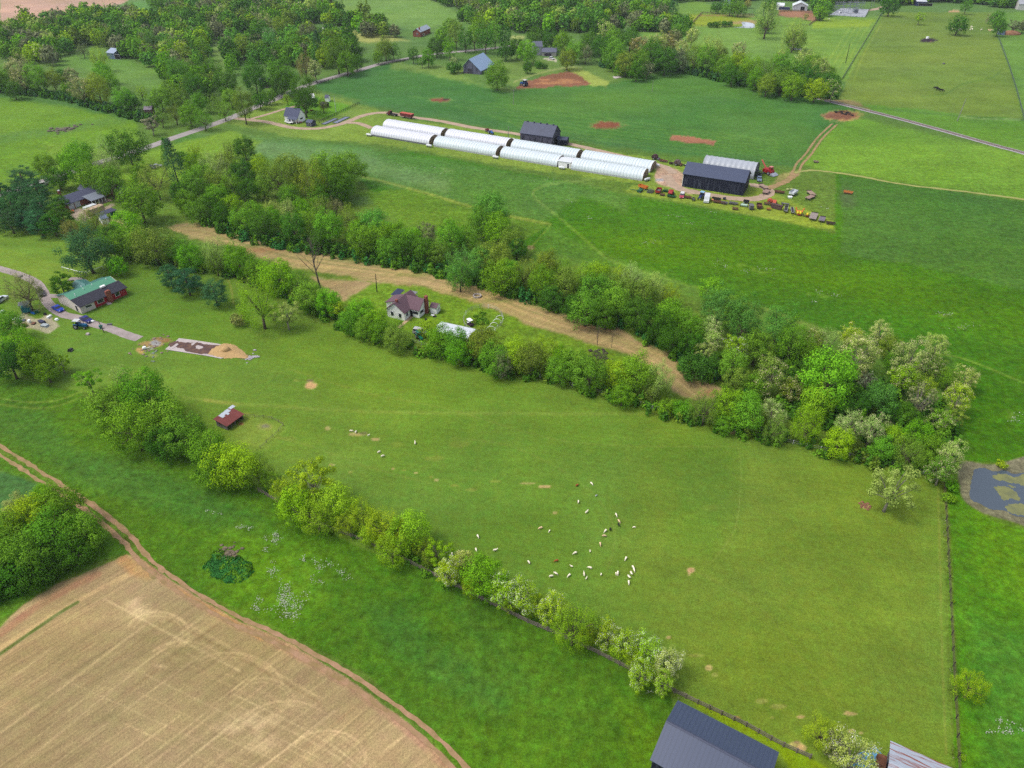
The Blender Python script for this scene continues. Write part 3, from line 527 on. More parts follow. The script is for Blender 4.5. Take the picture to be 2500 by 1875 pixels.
for pl in [[(1970, 1300), (2060, 1285), (2130, 1310), (2212, 1290), (2300, 1300), (2300, 1400), (2212, 1380), (2150, 1360), (2060, 1345), (1990, 1325)], [(1980, 1390), (2050, 1380), (2110, 1400), (2160, 1440), (2175, 1490), (2110, 1480), (2050, 1490), (2020, 1440)], [(2070, 1540), (2130, 1515), (2212, 1520), (2300, 1530), (2300, 1620), (2200, 1610), (2110, 1590)], [(2100, 1370), (2140, 1385), (2130, 1395), (2090, 1380)]]:
    o = sheet("algae_mat", T(1800, 750, 3.16, pl), AL, .026, 5, .25, "stuff")
sheet("far_pond_water", T(1500, 0, 4.424, [(1375, 240), (1430, 240), (1500, 255), (1518, 275), (1515, 300), (1440, 303), (1380, 300), (1290, 300), (1380, 285)]), surf_mat("bright_water", (196, 204, 216), .15, .03, .2, 1, .8), .03, 4)
# ------------------------------------------------------------------ trees
def leaf_mat(name, use_obj=True, trans=.25):
    m = bpy.data.materials.new(name); m.use_nodes = True; n = m.node_tree; b = n.nodes["Principled BSDF"]; L = n.links.new
    n.nodes.remove(b); out = n.nodes["Material Output"]
    if use_obj: oi = n.nodes.new("ShaderNodeObjectInfo"); c = oi.outputs["Color"]
    else: oi = n.nodes.new("ShaderNodeAttribute"); oi.attribute_name = "tint"; c = oi.outputs["Color"]
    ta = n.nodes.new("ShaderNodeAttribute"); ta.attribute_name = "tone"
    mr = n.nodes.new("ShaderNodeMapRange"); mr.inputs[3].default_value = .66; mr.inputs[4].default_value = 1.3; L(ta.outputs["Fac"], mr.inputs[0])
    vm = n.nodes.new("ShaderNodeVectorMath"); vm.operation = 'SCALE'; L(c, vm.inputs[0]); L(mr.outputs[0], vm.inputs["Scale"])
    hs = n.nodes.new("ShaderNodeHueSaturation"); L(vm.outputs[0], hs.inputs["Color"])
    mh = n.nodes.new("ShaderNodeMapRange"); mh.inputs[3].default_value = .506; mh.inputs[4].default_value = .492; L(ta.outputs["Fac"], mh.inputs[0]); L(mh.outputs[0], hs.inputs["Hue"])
    d = n.nodes.new("ShaderNodeBsdfDiffuse"); t = n.nodes.new("ShaderNodeBsdfTranslucent"); ms = n.nodes.new("ShaderNodeMixShader"); ms.inputs[0].default_value = trans
    L(hs.outputs[0], d.inputs[0]); L(hs.outputs[0], t.inputs[0]); L(d.outputs[0], ms.inputs[1]); L(t.outputs[0], ms.inputs[2]); L(ms.outputs[0], out.inputs[0])
    return m
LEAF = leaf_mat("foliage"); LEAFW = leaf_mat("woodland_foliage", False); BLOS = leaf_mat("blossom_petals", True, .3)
BARK = mat("bark", (104, 92, 78), .95, var=.25, scale=1.5, bump=.4); BARKP = mat("pale_bark", (150, 142, 128), .95, var=.25, scale=1.5, bump=.4)

#            ratio  zc    lobes
KIND = dict(oak=(1.05, .60), tall=(1.45, .90), pine=(1.1, .55), spruce=(1.9, .8), willow=(1.15, .66), locust=(1.25, .76), bush=(.72, .34), bare=(1.25, .72), pillar=(2.3, 1.2), sparse=(1.1, .66))
def leaves(rng, P, Nrm, size, tone, w=1.0, asp=1.0):
    n = len(P); q = rng.normal(size=(n, 3)); t = np.cross(Nrm, q); t /= np.linalg.norm(t, axis=1, keepdims=True) + 1e-9; u = np.cross(Nrm, t)
    s = (size * rng.uniform(.55, 1.35, n))[:, None]; t = t * s * asp; u = u * s
    V = np.stack([P - t * .9 - u * .3, P + t * .2 - u * .8, P + t + u * .25, P - t * .15 + u * .8], 1).reshape(-1, 3)
    return V, np.repeat(tone, 4)
def crown_pts(kind, seed, nleaf):
    """returns leaf verts, tones, blossom verts, tones, clump centres in a unit-wide tree"""
    r = np.random.RandomState(seed); ratio, zc = KIND[kind]; Vs, Ts, Bv, Bt = [], [], [], []
    base = {'oak': .02, 'tall': .08, 'pine': .02, 'spruce': .0, 'willow': .02, 'locust': .14, 'bush': 0, 'bare': .35, 'pillar': .0, 'sparse': .16}[kind]
    nc = {'oak': 84, 'tall': 90, 'pine': 84, 'spruce': 100, 'willow': 96, 'locust': 62, 'bush': 60, 'bare': 26, 'pillar': 50, 'sparse': 30}[kind]
    top = ratio; cz = (base + top) / 2; rz = (top - base) / 2
    cs = []
    lobe = r.uniform(0, 6.28, 3)
    for i in range(nc):
        z = 1 - 2 * (i + .5) / nc; a = i * 2.39996 + r.uniform(-.5, .5); rad = math.sqrt(max(0, 1 - z * z))
        if kind in ('spruce',):
            h = (1 - z) / 2; hh = base + (top - base) * (1 - h); R_ = .5 * (h ** .8) * r.uniform(.75, 1.05); cs.append((R_ * math.cos(a), R_ * math.sin(a), hh, .07 + .07 * h)); continue
        if kind == 'pillar':
            h = (1 - z) / 2; hh = base + (top - base) * (1 - h); R_ = .33 * math.sin(math.pi * min(1, h * .9 + .08)) * r.uniform(.6, 1); cs.append((R_ * math.cos(a), R_ * math.sin(a), hh, .16)); continue
        lob = 1 + .13 * math.sin(2 * a + lobe[0]) + .1 * math.sin(3 * a + lobe[1] + z * 2)
        k = r.uniform(.62, .86) * lob if i % 4 else r.uniform(.15, .5)
        if kind in ('locust', 'sparse', 'bare'): k = r.uniform(.5, .92) * lob
        prof = rad if kind != 'tall' else rad ** .7
        if kind == 'bush': prof = rad ** .6
        elif z < 0 and kind in ('oak', 'tall', 'willow', 'pine'): prof = rad ** .36
        zz = cz + z * rz * k * (1.0 if z > 0 else .92)
        x = .5 * prof * k * math.cos(a) * (1.02 if kind != 'tall' else .95); y = .5 * prof * k * math.sin(a)
        rc = r.uniform(.075, .14) * {'oak': 1.05, 'tall': 1, 'pine': .8, 'willow': .95, 'locust': .82, 'bush': 1.1, 'sparse': .8, 'bare': .9}.get(kind, 1)
        cs.append((x, y, zz, rc))
    cs = np.array(cs); n_each = max(8, nleaf // nc); size = 1.32 / math.sqrt(nleaf) * {'willow': .75, 'pine': 1.0, 'spruce': 1.0, 'locust': .85, 'sparse': .8, 'bare': .5, 'tall': .9}.get(kind, 1)
    C0 = np.array([0, 0, cz])
    for ci, (x, y, z, rc) in enumerate(cs):
        n = n_each; d = r.normal(size=(n, 3)); d /= np.linalg.norm(d, axis=1, keepdims=True)
        if kind in ('pine', 'spruce'): sc3 = np.array([1.35, 1.35, .42])
        elif kind == 'willow': sc3 = np.array([.85, .85, 1.35])
        else: sc3 = np.array([1.08, 1.08, .86])
        rr = rc * r.uniform(.55, 1.12, n)[:, None]; P_ = np.array([x, y, z]) + d * rr * sc3
        bumpy = 1 + .14 * np.sin(P_[:, :1] * 40 + ci) * np.sin(P_[:, 1:2] * 37) ; P_ = np.array([x, y, z]) + (P_ - np.array([x, y, z])) * bumpy
        oc = (P_ - C0) / np.array([.5, .5, rz]); ol = np.linalg.norm(oc, axis=1); keep = (ol > .42) | (r.rand(n) < .25)
        Nn = d * .75 + oc / (ol[:, None] + .1) * .55 + r.normal(size=(n, 3)) * .33 + np.array([0, 0, .22]); Nn /= np.linalg.norm(Nn, axis=1, keepdims=True)
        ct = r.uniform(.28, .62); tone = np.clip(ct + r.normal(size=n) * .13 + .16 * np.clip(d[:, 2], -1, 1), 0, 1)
        P_, Nn, tone = P_[keep], Nn[keep], tone[keep]; P_[:, 2] = np.maximum(P_[:, 2], .01)
        V, t = leaves(r, P_, Nn, size, tone, asp=1.0 if kind != 'willow' else .8); Vs.append(V); Ts.append(t)
        if kind == 'locust' and r.rand() < .6:
            nb = n // 3; d = r.normal(size=(nb, 3)); d[:, 2] = np.abs(d[:, 2]) * .8 + .1; d /= np.linalg.norm(d, axis=1, keepdims=True); P_ = np.array([x, y, z]) + d * rc * r.uniform(.95, 1.25, nb)[:, None]
            V, t = leaves(r, P_, d, size * .6, r.uniform(.2, 1, nb)); Bv.append(V); Bt.append(t)
    return np.concatenate(Vs), np.concatenate(Ts), (np.concatenate(Bv) if Bv else None), (np.concatenate(Bt) if Bt else None), cs
def quad_mesh(name, V, tone, m, tint=None):
    Q = np.arange(len(V)).reshape(-1, 4); me = np_mesh(name, V, Q, m)
    a = me.attributes.new("tone", 'FLOAT', 'POINT'); a.data.foreach_set("value", tone.astype(np.float32))
    if tint is not None: a = me.attributes.new("tint", 'FLOAT_COLOR', 'POINT'); a.data.foreach_set("color", tint.astype(np.float32).ravel())
    return me
def trunk_mesh(kind, seed, cs, m):
    r = random.Random(seed); ratio, zc = KIND[kind]; mb = MB(); h0 = {'tall': .4, 'pine': .8, 'spruce': 1.6, 'bush': .12, 'pillar': 1.6}.get(kind, .34); tr = {'bush': .016, 'spruce': .02}.get(kind, .027)
    lean = (r.uniform(-.03, .03), r.uniform(-.03, .03)); mb.tube([(0, 0, -.02), (lean[0] * .3, lean[1] * .3, h0 * .35), (lean[0], lean[1], h0)], [tr * 1.35, tr, tr * .8], 7)
    k = 14 if kind in ('bare', 'sparse', 'locust', 'willow') else 9
    if kind in ('spruce', 'pillar'): k = 0
    sel = sorted(range(len(cs)), key=lambda i: r.random())[:k if kind != 'bare' else len(cs)]
    for i in sel:
        x, y, z, rc = cs[i]
        if z < h0 * .8 and kind != 'bare': continue
        st = Vector((lean[0] * .7, lean[1] * .7, h0 * r.uniform(.65, 1))); e = Vector((x, y, z)); md = st.lerp(e, .5) + Vector((r.uniform(-.03, .03), r.uniform(-.03, .03), .03))
        mb.tube([st, md, e], [tr * .55, tr * .3, tr * .1], 5, False)
        if kind in ('bare', 'sparse', 'willow'):
            for q in range(5 if kind == 'bare' else 2):
                dd = Vector((r.uniform(-1, 1), r.uniform(-1, 1), r.uniform(-.1, 1.2))) * rc * 1.1; s2 = md.lerp(e, r.uniform(.2, 1)); mb.tube([s2, s2 + dd * .5 + Vector((0, 0, .01)), s2 + dd], [tr * .16, tr * .09, tr * .03], 4, False)
    me = bpy.data.meshes.new("trunk"); me.from_pydata(mb.v, [], mb.f); me.materials.append(m); me.polygons.foreach_set("use_smooth", [True] * len(me.polygons)); return me
PROTO = {}
NL = dict(oak=(9500, 2400), tall=(9500, 2400), pine=(9000, 2400), spruce=(6000, 1800), willow=(9500, 2400), locust=(6000, 2000), bush=(6000, 1500), bare=(500, 200), pillar=(2500, 900), sparse=(5200, 1600))
def proto(kind, var, lod):
    key = (kind, var, lod)
    if key not in PROTO:
        seed = hash_(kind) + var * 31; V, t, BV, BT, cs = crown_pts(kind, seed, NL[kind][lod])
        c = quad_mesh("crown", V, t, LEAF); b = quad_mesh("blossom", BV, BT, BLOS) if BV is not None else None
        PROTO[key] = (c, b, trunk_mesh(kind, seed, cs, BARKP if kind in ('locust', 'bare', 'sparse') else BARK))
    return PROTO[key]
def hash_(s): return sum(ord(ch) * (i + 3) for i, ch in enumerate(s))
HUE = dict(g=(94, 138, 34), b=(98, 148, 28), y=(128, 160, 30), d=(66, 108, 30), k=(60, 100, 58), m=(56, 114, 52), o=(104, 130, 42), p=(140, 162, 78), r=(126, 132, 72), n=(112, 120, 82), t=(84, 132, 48))
HW = dict(g='green', b='bright green', y='yellow-green', d='dark green', k='blue-green', o='olive green', p='pale green', r='brownish green', n='grey-green', t='fresh green')
KW = dict(oak='leafy tree', tall='tall leafy tree', pine='pine tree', spruce='conical spruce tree', willow='soft-crowned tree', locust='tree with whitish blossom', bush='rounded bush', bare='bare branched tree', pillar='columnar evergreen tree', sparse='thin-crowned tree')
KS = dict(oak='leafy tree', tall='tall tree', pine='pine', spruce='spruce', willow='soft tree', locust='blossoming tree', bush='bush', bare='bare tree', pillar='columnar tree', sparse='thin tree')
KN = dict(oak='leafy_tree', tall='tall_tree', pine='pine_tree', spruce='spruce_tree', willow='soft_tree', locust='blossoming_tree', bush='bush', bare='bare_tree', pillar='columnar_tree', sparse='sparse_tree')
TREES = []   # (group phrase, x, y, w, kind, hue)
def tr(place, lst, ox=0, oy=0, s=1.0):
    for t in lst:
        x, y, w_ = t[:3]; k = t[3] if len(t) > 3 else 'oak'; h = t[4] if len(t) > 4 else 'g'
        TREES.append((place, ox + x / s, oy + y / s, w_ / 1.0, k, h))
O, TL, PI_, W, L_, B_, BA, SP, PL, S_ = 'oak', 'tall', 'pine', 'willow', 'locust', 'bush', 'bare', 'spruce', 'pillar', 'sparse'
tr("big clump left of the sheep pasture", [(214, 925, 52, S_, 'b'), (294, 917, 42, W, 'p'), (262, 985, 112, O, 'g'), (350, 962, 118, O, 'g'), (400, 1015, 118, O, 'g'), (325, 1040, 112, O, 'g'), (445, 1055, 100, O, 'g'), (395, 1075, 80, O, 'd')])
tr("hedgerow below the red-roofed shed", [(505, 1090, 105, O, 'g'), (565, 1125, 128, O, 'y'), (625, 1140, 78, W, 'o'), (520, 1140, 90, O, 'g')])
tr("hedgerow between pasture and meadow", [(755, 1170, 128, S_, 'y'), (720, 1225, 100, O, 'y'), (770, 1255, 92, W, 'y'), (690, 1190, 60, W, 'y'), (845, 1275, 60, W, 'y'), (905, 1300, 60, O, 'y'), (820, 1225, 95, O, 'y'), (885, 1255, 85, W, 'y'), (940, 1285, 88, W, 'y'), (1000, 1290, 98, O, 'y'), (955, 1340, 80, W, 'y'), (1030, 1330, 50, W, 'y'), (1068, 1345, 75, S_, 'y'), (1092, 1395, 66, L_, 'y'), (1130, 1365, 56, L_, 'p'),
    (1180, 1400, 112, O, 'b'), (1225, 1440, 80, L_, 'y'), (1275, 1445, 92, L_, 'y'), (1350, 1475, 82, L_, 'y'), (1400, 1525, 112, W, 'y'), (1452, 1530, 56, S_, 'o'), (1487, 1545, 68, L_, 'y'), (1530, 1568, 74, L_, 'y'), (1583, 1580, 78, L_, 'y'), (1632, 1618, 74, L_, 'p'), (1565, 1645, 70, L_, 'y'), (1620, 1665, 58, L_, 'y'), (905, 1272, 58, W, 'y'), (975, 1315, 58, O, 'y'), (1048, 1362, 48, W, 'o'), (1112, 1402, 48, W, 'y'), (1152, 1425, 54, W, 'y'), (1250, 1468, 52, W, 'y'), (1312, 1475, 60, W, 'y'), (1378, 1505, 58, W, 'o'), (1432, 1550, 56, W, 'y'), (1508, 1580, 50, W, 'y'), (1552, 1608, 56, W, 'y'), (1600, 1640, 54, W, 'y'), (655, 1165, 50, W, 'y')])
tr("corner between the two barn roofs", [(2008, 1790, 88, W, 'y'), (2040, 1815, 62, L_, 'n'), (2088, 1842, 104, L_, 'p')])
tr("right-hand fence line", [(2375, 1668, 80, W, 'y'), (2350, 1850, 15, B_, 'y'), (2326, 1186, 34, B_, 'b'), (2318, 1215, 30, B_, 'g'), (2327, 1468, 10, B_, 'y')])
tr("open right part of the pasture", [(2182, 1188, 112, S_, 'p')]); tr("near edge of the pond", [(2447, 1134, 24, B_, 'y')])
tr("dark pine clump left of the brick house", [(57, 440, 60, PI_, 'k'), (90, 468, 58, PI_, 'k'), (5, 478, 52, PI_, 'k'), (30, 505, 72, PI_, 'k'), (72, 510, 70, PI_, 'k'), (108, 518, 66, PI_, 'k'), (142, 528, 64, PI_, 'd'), (20, 535, 60, PI_, 'k'), (92, 540, 60, PI_, 'k'), (128, 548, 52, PI_, 'd'), (48, 475, 50, PI_, 'k'), (-20, 520, 60, PI_, 'k'), (145, 490, 36, O, 'd'), (168, 552, 46, W, 'r'), (60, 540, 46, PI_, 'k'), (205, 540, 40, W, 'o')])
tr("lawn around the red ranch house", [(205, 603, 104, O, 'k'), (285, 648, 42, O, 'b'), (56, 702, 82, W, 'n'), (150, 695, 54, PI_, 'd'), (414, 672, 56, PI_, 'k'), (455, 686, 64, PI_, 'k'), (524, 714, 60, PI_, 'k'), (582, 782, 36, B_, 'r'), (632, 735, 104, W, 'y'), (698, 765, 62, S_, 'p'), (470, 692, 28, B_, 'd')])
tr("left edge clump below the driveway", [(18, 790, 70, O, 'g'), (45, 845, 82, O, 'b'), (20, 880, 80, O, 'd'), (85, 875, 78, O, 'g'), (110, 900, 60, O, 'g'), (148, 885, 42, S_, 'y')])
tr("round copse at the left edge", [(20, 1290, 110, O, 'g'), (75, 1250, 105, O, 'y'), (140, 1235, 105, O, 'g'), (120, 1300, 120, O, 'g'), (60, 1350, 110, O, 'g'), (195, 1290, 100, O, 'g'), (170, 1340, 80, O, 'd'), (-30, 1340, 110, O, 'g'), (105, 1200, 44, B_, 'b'), (20, 1400, 110, B_, 'd'), (90, 1395, 90, B_, 'd'), (150, 1370, 70, B_, 'd'), (-40, 1430, 100, B_, 'd'), (40, 1240, 70, O, 'p')])
tr("hedge along the top of the pasture", [(305, 540, 72, O, 'b'), (228, 535, 60, W, 'o'), (262, 570, 60, O, 'd'), (272, 600, 60, O, 'g'), (320, 590, 68, O, 'g'), (372, 590, 88, O, 'o'), (432, 603, 60, O, 'g'), (462, 622, 62, O, 'b'), (522, 610, 62, W, 'p'), (525, 640, 50, W, 'o'), (582, 630, 70, O, 'b'), (622, 655, 50, O, 'g'), (672, 665, 84, O, 'b'), (728, 685, 58, W, 'g'), (752, 718, 74, O, 'g'), (800, 732, 62, O, 'b'), (823, 752, 40, O, 'y'), (850, 778, 58, O, 'g'), (882, 755, 66, O, 'b'), (915, 778, 62, O, 'b'), (888, 795, 58, O, 'g'), (925, 806, 56, O, 'g'), (960, 800, 46, W, 'g'), (968, 825, 60, O, 'o'),
    (1044, 795, 44, O, 'y'), (1072, 822, 80, O, 'g'), (1112, 830, 76, O, 'g'), (1118, 860, 58, O, 'b'), (1180, 832, 80, O, 'o'), (1207, 866, 84, O, 'g'), (1226, 886, 56, W, 'n'), (1260, 858, 76, O, 'y'), (1295, 870, 80, O, 'o'), (1330, 852, 74, W, 'y'), (1368, 900, 66, O, 'g'), (1366, 872, 56, O, 'b'), (1402, 878, 76, O, 'g'), (1440, 908, 80, O, 'g'), (1463, 880, 50, W, 'o'), (1506, 905, 72, O, 'y'), (1553, 905, 88, O, 'g'), (1520, 962, 54, O, 'g'), (1612, 922, 74, W, 'p'), (1590, 955, 40, W, 'o'), (1628, 995, 48, B_, 'g'), (1667, 998, 50, B_, 'g'), (1722, 992, 76, W, 'o'), (1780, 985, 82, O, 'y'), (1768, 1030, 48, O, 'g'), (1825, 1008, 82, O, 'g')])
tr("mixed wood beside the pond", [(1832, 985, 58, O, 'g'), (1888, 1000, 60, L_, 'p'), (1840, 1022, 58, O, 'o'), (1895, 1046, 60, W, 'o'), (1996, 978, 86, O, 'y'), (1972, 1034, 76, W, 'y'), (2050, 1078, 70, O, 'y'), (2075, 1035, 72, L_, 'p'), (2130, 1045, 66, L_, 'p'), (2158, 1088, 64, O, 'g'), (2184, 1062, 62, O, 'y'), (2245, 1055, 82, O, 'b'), (2222, 1098, 76, W, 'o'), (2275, 1085, 64, O, 'g'), (2322, 1108, 64, L_, 'p'), (2302, 1145, 62, L_, 'g'), (2250, 1118, 50, O, 'g'),
    (1885, 905, 86, L_, 'o'), (1932, 942, 62, L_, 'o'), (1845, 938, 60, O, 'g'), (2026, 915, 140, O, 'b'), (2154, 962, 82, O, 't'), (2106, 852, 94, L_, 'p'), (2150, 812, 44, L_, 'p'), (2082, 815, 58, L_, 'y'), (2226, 874, 78, L_, 'p'), (2288, 840, 54, L_, 'p'), (2276, 890, 62, L_, 'o'), (2208, 915, 74, L_, 'y'), (2362, 918, 56, L_, 'p'), (2343, 968, 66, L_, 'y'), (2338, 1015, 52, S_, 'o'), (2250, 975, 78, BA, 'n'), (2118, 930, 48, BA, 'n'), (2222, 1012, 56, O, 'd'), (2302, 1022, 56, L_, 'g'), (2318, 925, 50, O, 'g'), (2255, 945, 58, W, 'y'), (1988, 828, 60, L_, 'o'), (2022, 838, 60, W, 'p'), (1848, 845, 80, O, 'g'), (1904, 790, 94, TL, 't'), (1820, 770, 80, TL, 't'), (1934, 828, 80, TL, 'g'), (1972, 862, 62, O, 'g'), (2175, 845, 56, O, 'o'), (2190, 880, 60, O, 'g'), (1970, 900, 54, O, 'd'), (2100, 985, 56, O, 'd'), (2188, 1000, 50, O, 'd'), (2092, 910, 46, S_, 'n')])
tr("middle tree belt above the mown strip", [(522, 408, 70, W, 'p'), (548, 390, 50, O, 'o'), (590, 415, 62, O, 'd'), (632, 402, 58, O, 'y'), (676, 425, 86, W, 'o'), (705, 410, 88, O, 'o'), (760, 443, 86, W, 'o'), (800, 412, 100, O, 'g'), (818, 436, 80, O, 'g'), (850, 402, 76, O, 'g'), (828, 462, 62, O, 'd'), (778, 470, 60, O, 'g'), (708, 474, 58, O, 'g'), (470, 450, 72, O, 'g'), (455, 488, 58, O, 'g'), (492, 430, 62, O, 'g'), (524, 445, 60, O, 'o'), (562, 445, 58, W, 'g'), (482, 512, 50, O, 'g'), (440, 465, 50, O, 'd'), (600, 455, 54, O, 'd'), (640, 450, 50, O, 'g'), (527, 472, 54, O, 'g'), (508, 495, 52, O, 'd'), (566, 490, 46, O, 'y'), (586, 528, 60, O, 'g'), (620, 520, 54, O, 'b'), (540, 520, 50, O, 'd'), (667, 532, 50, O, 'b'), (640, 548, 60, O, 'd'), (703, 512, 42, W, 'p'), (665, 502, 38, W, 'p'), (744, 506, 50, O, 'b'), (755, 532, 60, O, 'g'), (787, 514, 60, W, 'o'), (818, 510, 46, W, 'n'), (800, 550, 74, O, 'g'), (715, 552, 62, O, 'd'), (850, 530, 56, W, 'o'), (874, 558, 60, O, 'b'), (912, 540, 76, O, 't'), (888, 585, 64, O, 'g'), (930, 574, 64, O, 'g'), (966, 566, 60, O, 'b'), (986, 592, 58, O, 'g'), (950, 602, 56, O, 'g'), (780, 580, 50, O, 'd'),
    (1010, 578, 50, O, 'b'), (1045, 570, 52, S_, 'n'), (1034, 602, 60, O, 'd'), (1102, 575, 74, O, 'g'), (1138, 580, 54, O, 'g'), (1199, 510, 86, O, 't'), (1180, 535, 70, O, 'g'), (1216, 556, 74, O, 'b'), (1250, 582, 66, O, 'o'), (1262, 604, 46, O, 'd'), (1127, 640, 86, W, 't'), (1122, 672, 60, W, 't'), (1072, 610, 56, O, 'o'), (1172, 622, 60, O, 't'), (1210, 618, 70, O, 'o'), (1246, 655, 56, O, 'g'), (1224, 670, 80, O, 'g'), (1280, 664, 60, W, 'o'), (1334, 644, 64, O, 'o'), (1328, 682, 74, O, 'g'), (1374, 660, 54, W, 'g'), (1384, 692, 70, O, 'o'), (1430, 676, 60, W, 'y'), (1460, 662, 64, O, 'y'), (1452, 704, 74, O, 'g'), (1488, 692, 56, O, 'o'), (1518, 668, 50, W, 'y'), (1542, 676, 60, W, 'p'), (1528, 705, 70, O, 'o'), (1598, 696, 62, W, 'p'), (1578, 716, 70, O, 'o'), (1636, 714, 46, W, 'y'),
    (1400, 745, 60, O, 'd'), (1345, 725, 56, O, 'd'), (1430, 750, 78, O, 'g'), (1480, 765, 66, O, 'd'), (1500, 735, 78, O, 'g'), (1560, 760, 78, O, 'd'), (1605, 790, 76, O, 'd'), (1640, 758, 78, O, 'b'), (1640, 828, 66, O, 'd'), (1690, 788, 66, O, 'g'), (1690, 840, 60, O, 'd'), (1736, 800, 46, L_, 'p'), (1742, 828, 50, L_, 'p'), (1724, 855, 46, L_, 'p'), (1702, 898, 84, B_, 'd'), (1800, 848, 60, L_, 'y'), (1790, 890, 74, O, 'g'), (1762, 735, 86, TL, 't'), (1742, 705, 60, O, 'b'), (1800, 760, 66, TL, 'g'), (1752, 880, 50, O, 'd'), (1800, 925, 60, O, 'o')])
tr("houses by the road bend", [(108, 400, 56, O, 'g'), (138, 430, 52, O, 'd'), (185, 400, 80, O, 'b'), (225, 430, 66, O, 'g'), (258, 400, 70, W, 'p'), (265, 440, 70, O, 'g'), (310, 355, 84, O, 'd'), (262, 352, 60, W, 'p'), (195, 368, 60, O, 'g'), (335, 480, 100, O, 'g'), (378, 440, 66, W, 'p'), (345, 420, 58, O, 'g'), (425, 408, 52, SP, 'k'), (438, 455, 30, O, 'd'), (405, 370, 28, SP, 'd'), (440, 375, 22, O, 'g'), (475, 370, 34, W, 'y'), (475, 395, 46, O, 'g'), (450, 392, 32, O, 'd'), (595, 355, 54, O, 'd'), (560, 360, 34, W, 'o'), (560, 470, 30, O, 'g'), (155, 385, 40, O, 'g')])
tr("left tree line along the far lane", [(10, 180, 46, O, 'g'), (38, 162, 54, L_, 'r'), (48, 192, 42, L_, 'r'), (85, 185, 58, O, 'g'), (128, 192, 44, O, 'o'), (152, 185, 36, O, 'd'), (174, 182, 36, L_, 'r'), (196, 212, 50, L_, 'r'), (165, 212, 34, O, 'g'), (236, 214, 60, O, 'o'), (262, 195, 46, O, 'g'), (250, 175, 44, O, 'b'), (242, 140, 44, W, 'y'), (300, 236, 50, O, 'g'), (325, 248, 34, O, 'd'), (345, 225, 26, W, 'y'), (390, 235, 50, O, 'g'), (415, 222, 50, O, 'g'), (440, 240, 44, O, 'o'), (425, 272, 44, W, 'o'), (460, 275, 50, O, 'g'), (392, 284, 36, W, 'o'), (367, 300, 40, S_, 'n'), (372, 250, 34, W, 'g'), (200, 118, 30, W, 'n'), (485, 245, 46, O, 'g'), (495, 285, 44, W, 'g'), (30, 215, 40, O, 'd'), (-15, 190, 50, O, 'g')])
tr("roadside clump above the farm lane", [(590, 245, 56, TL, 'o'), (548, 200, 56, O, 'd'), (560, 232, 44, O, 'g'), (545, 265, 40, W, 'g'), (525, 250, 36, W, 'o'), (632, 240, 38, O, 'd'), (655, 232, 34, O, 'g'), (680, 175, 78, O, 'g'), (620, 185, 66, O, 'd'), (690, 200, 56, O, 'd'), (745, 160, 50, W, 'r'), (768, 165, 40, L_, 'p'), (778, 130, 34, SP, 'k'), (820, 118, 58, TL, 'o'), (845, 150, 50, O, 'g'), (870, 148, 34, O, 'd'), (858, 118, 44, O, 'd'), (738, 218, 66, TL, 'd'), (745, 240, 50, O, 'd'), (922, 138, 26, O, 'g'), (940, 115, 46, O, 'o'), (960, 120, 34, W, 'g'), (1008, 125, 28, TL, 'd'), (1045, 138, 36, O, 'g'), (1030, 150, 20, S_, 'g'), (700, 240, 22, W, 'y'), (788, 255, 26, W, 'o'), (718, 130, 40, O, 'd'), (712, 100, 40, TL, 'g'), (690, 60, 44, O, 'o'), (645, 50, 36, L_, 'p'), (728, 78, 16, PL, 'k'), (752, 78, 52, O, 'n')])
tr("grove by the grey hay barn", [(1065, 108, 44, O, 'd'), (1097, 112, 32, TL, 'b'), (1112, 72, 44, TL, 'o'), (1135, 85, 40, TL, 'd'), (1158, 78, 40, TL, 'g'), (1185, 85, 42, TL, 'd'), (1208, 78, 38, TL, 'g'), (1232, 78, 36, TL, 'd'), (1100, 60, 36, O, 'g'), (1168, 60, 40, TL, 'g'), (1200, 62, 36, TL, 'o'), (1080, 88, 40, O, 'g'), (1235, 118, 42, O, 'd'), (1288, 120, 50, O, 'b'), (1262, 115, 40, O, 'd'), (1108, 165, 34, B_, 'd'), (1108, 150, 20, L_, 'p'), (1213, 176, 62, O, 'g'), (1288, 162, 24, O, 'd'), (1315, 158, 22, B_, 'd'), (1330, 162, 14, B_, 'd'), (1385, 138, 46, O, 'o'), (1405, 118, 50, O, 'g'), (1430, 128, 36, W, 'n'), (1310, 82, 50, O, 'd'), (1345, 92, 46, O, 'd'), (1375, 100, 44, O, 'g')])
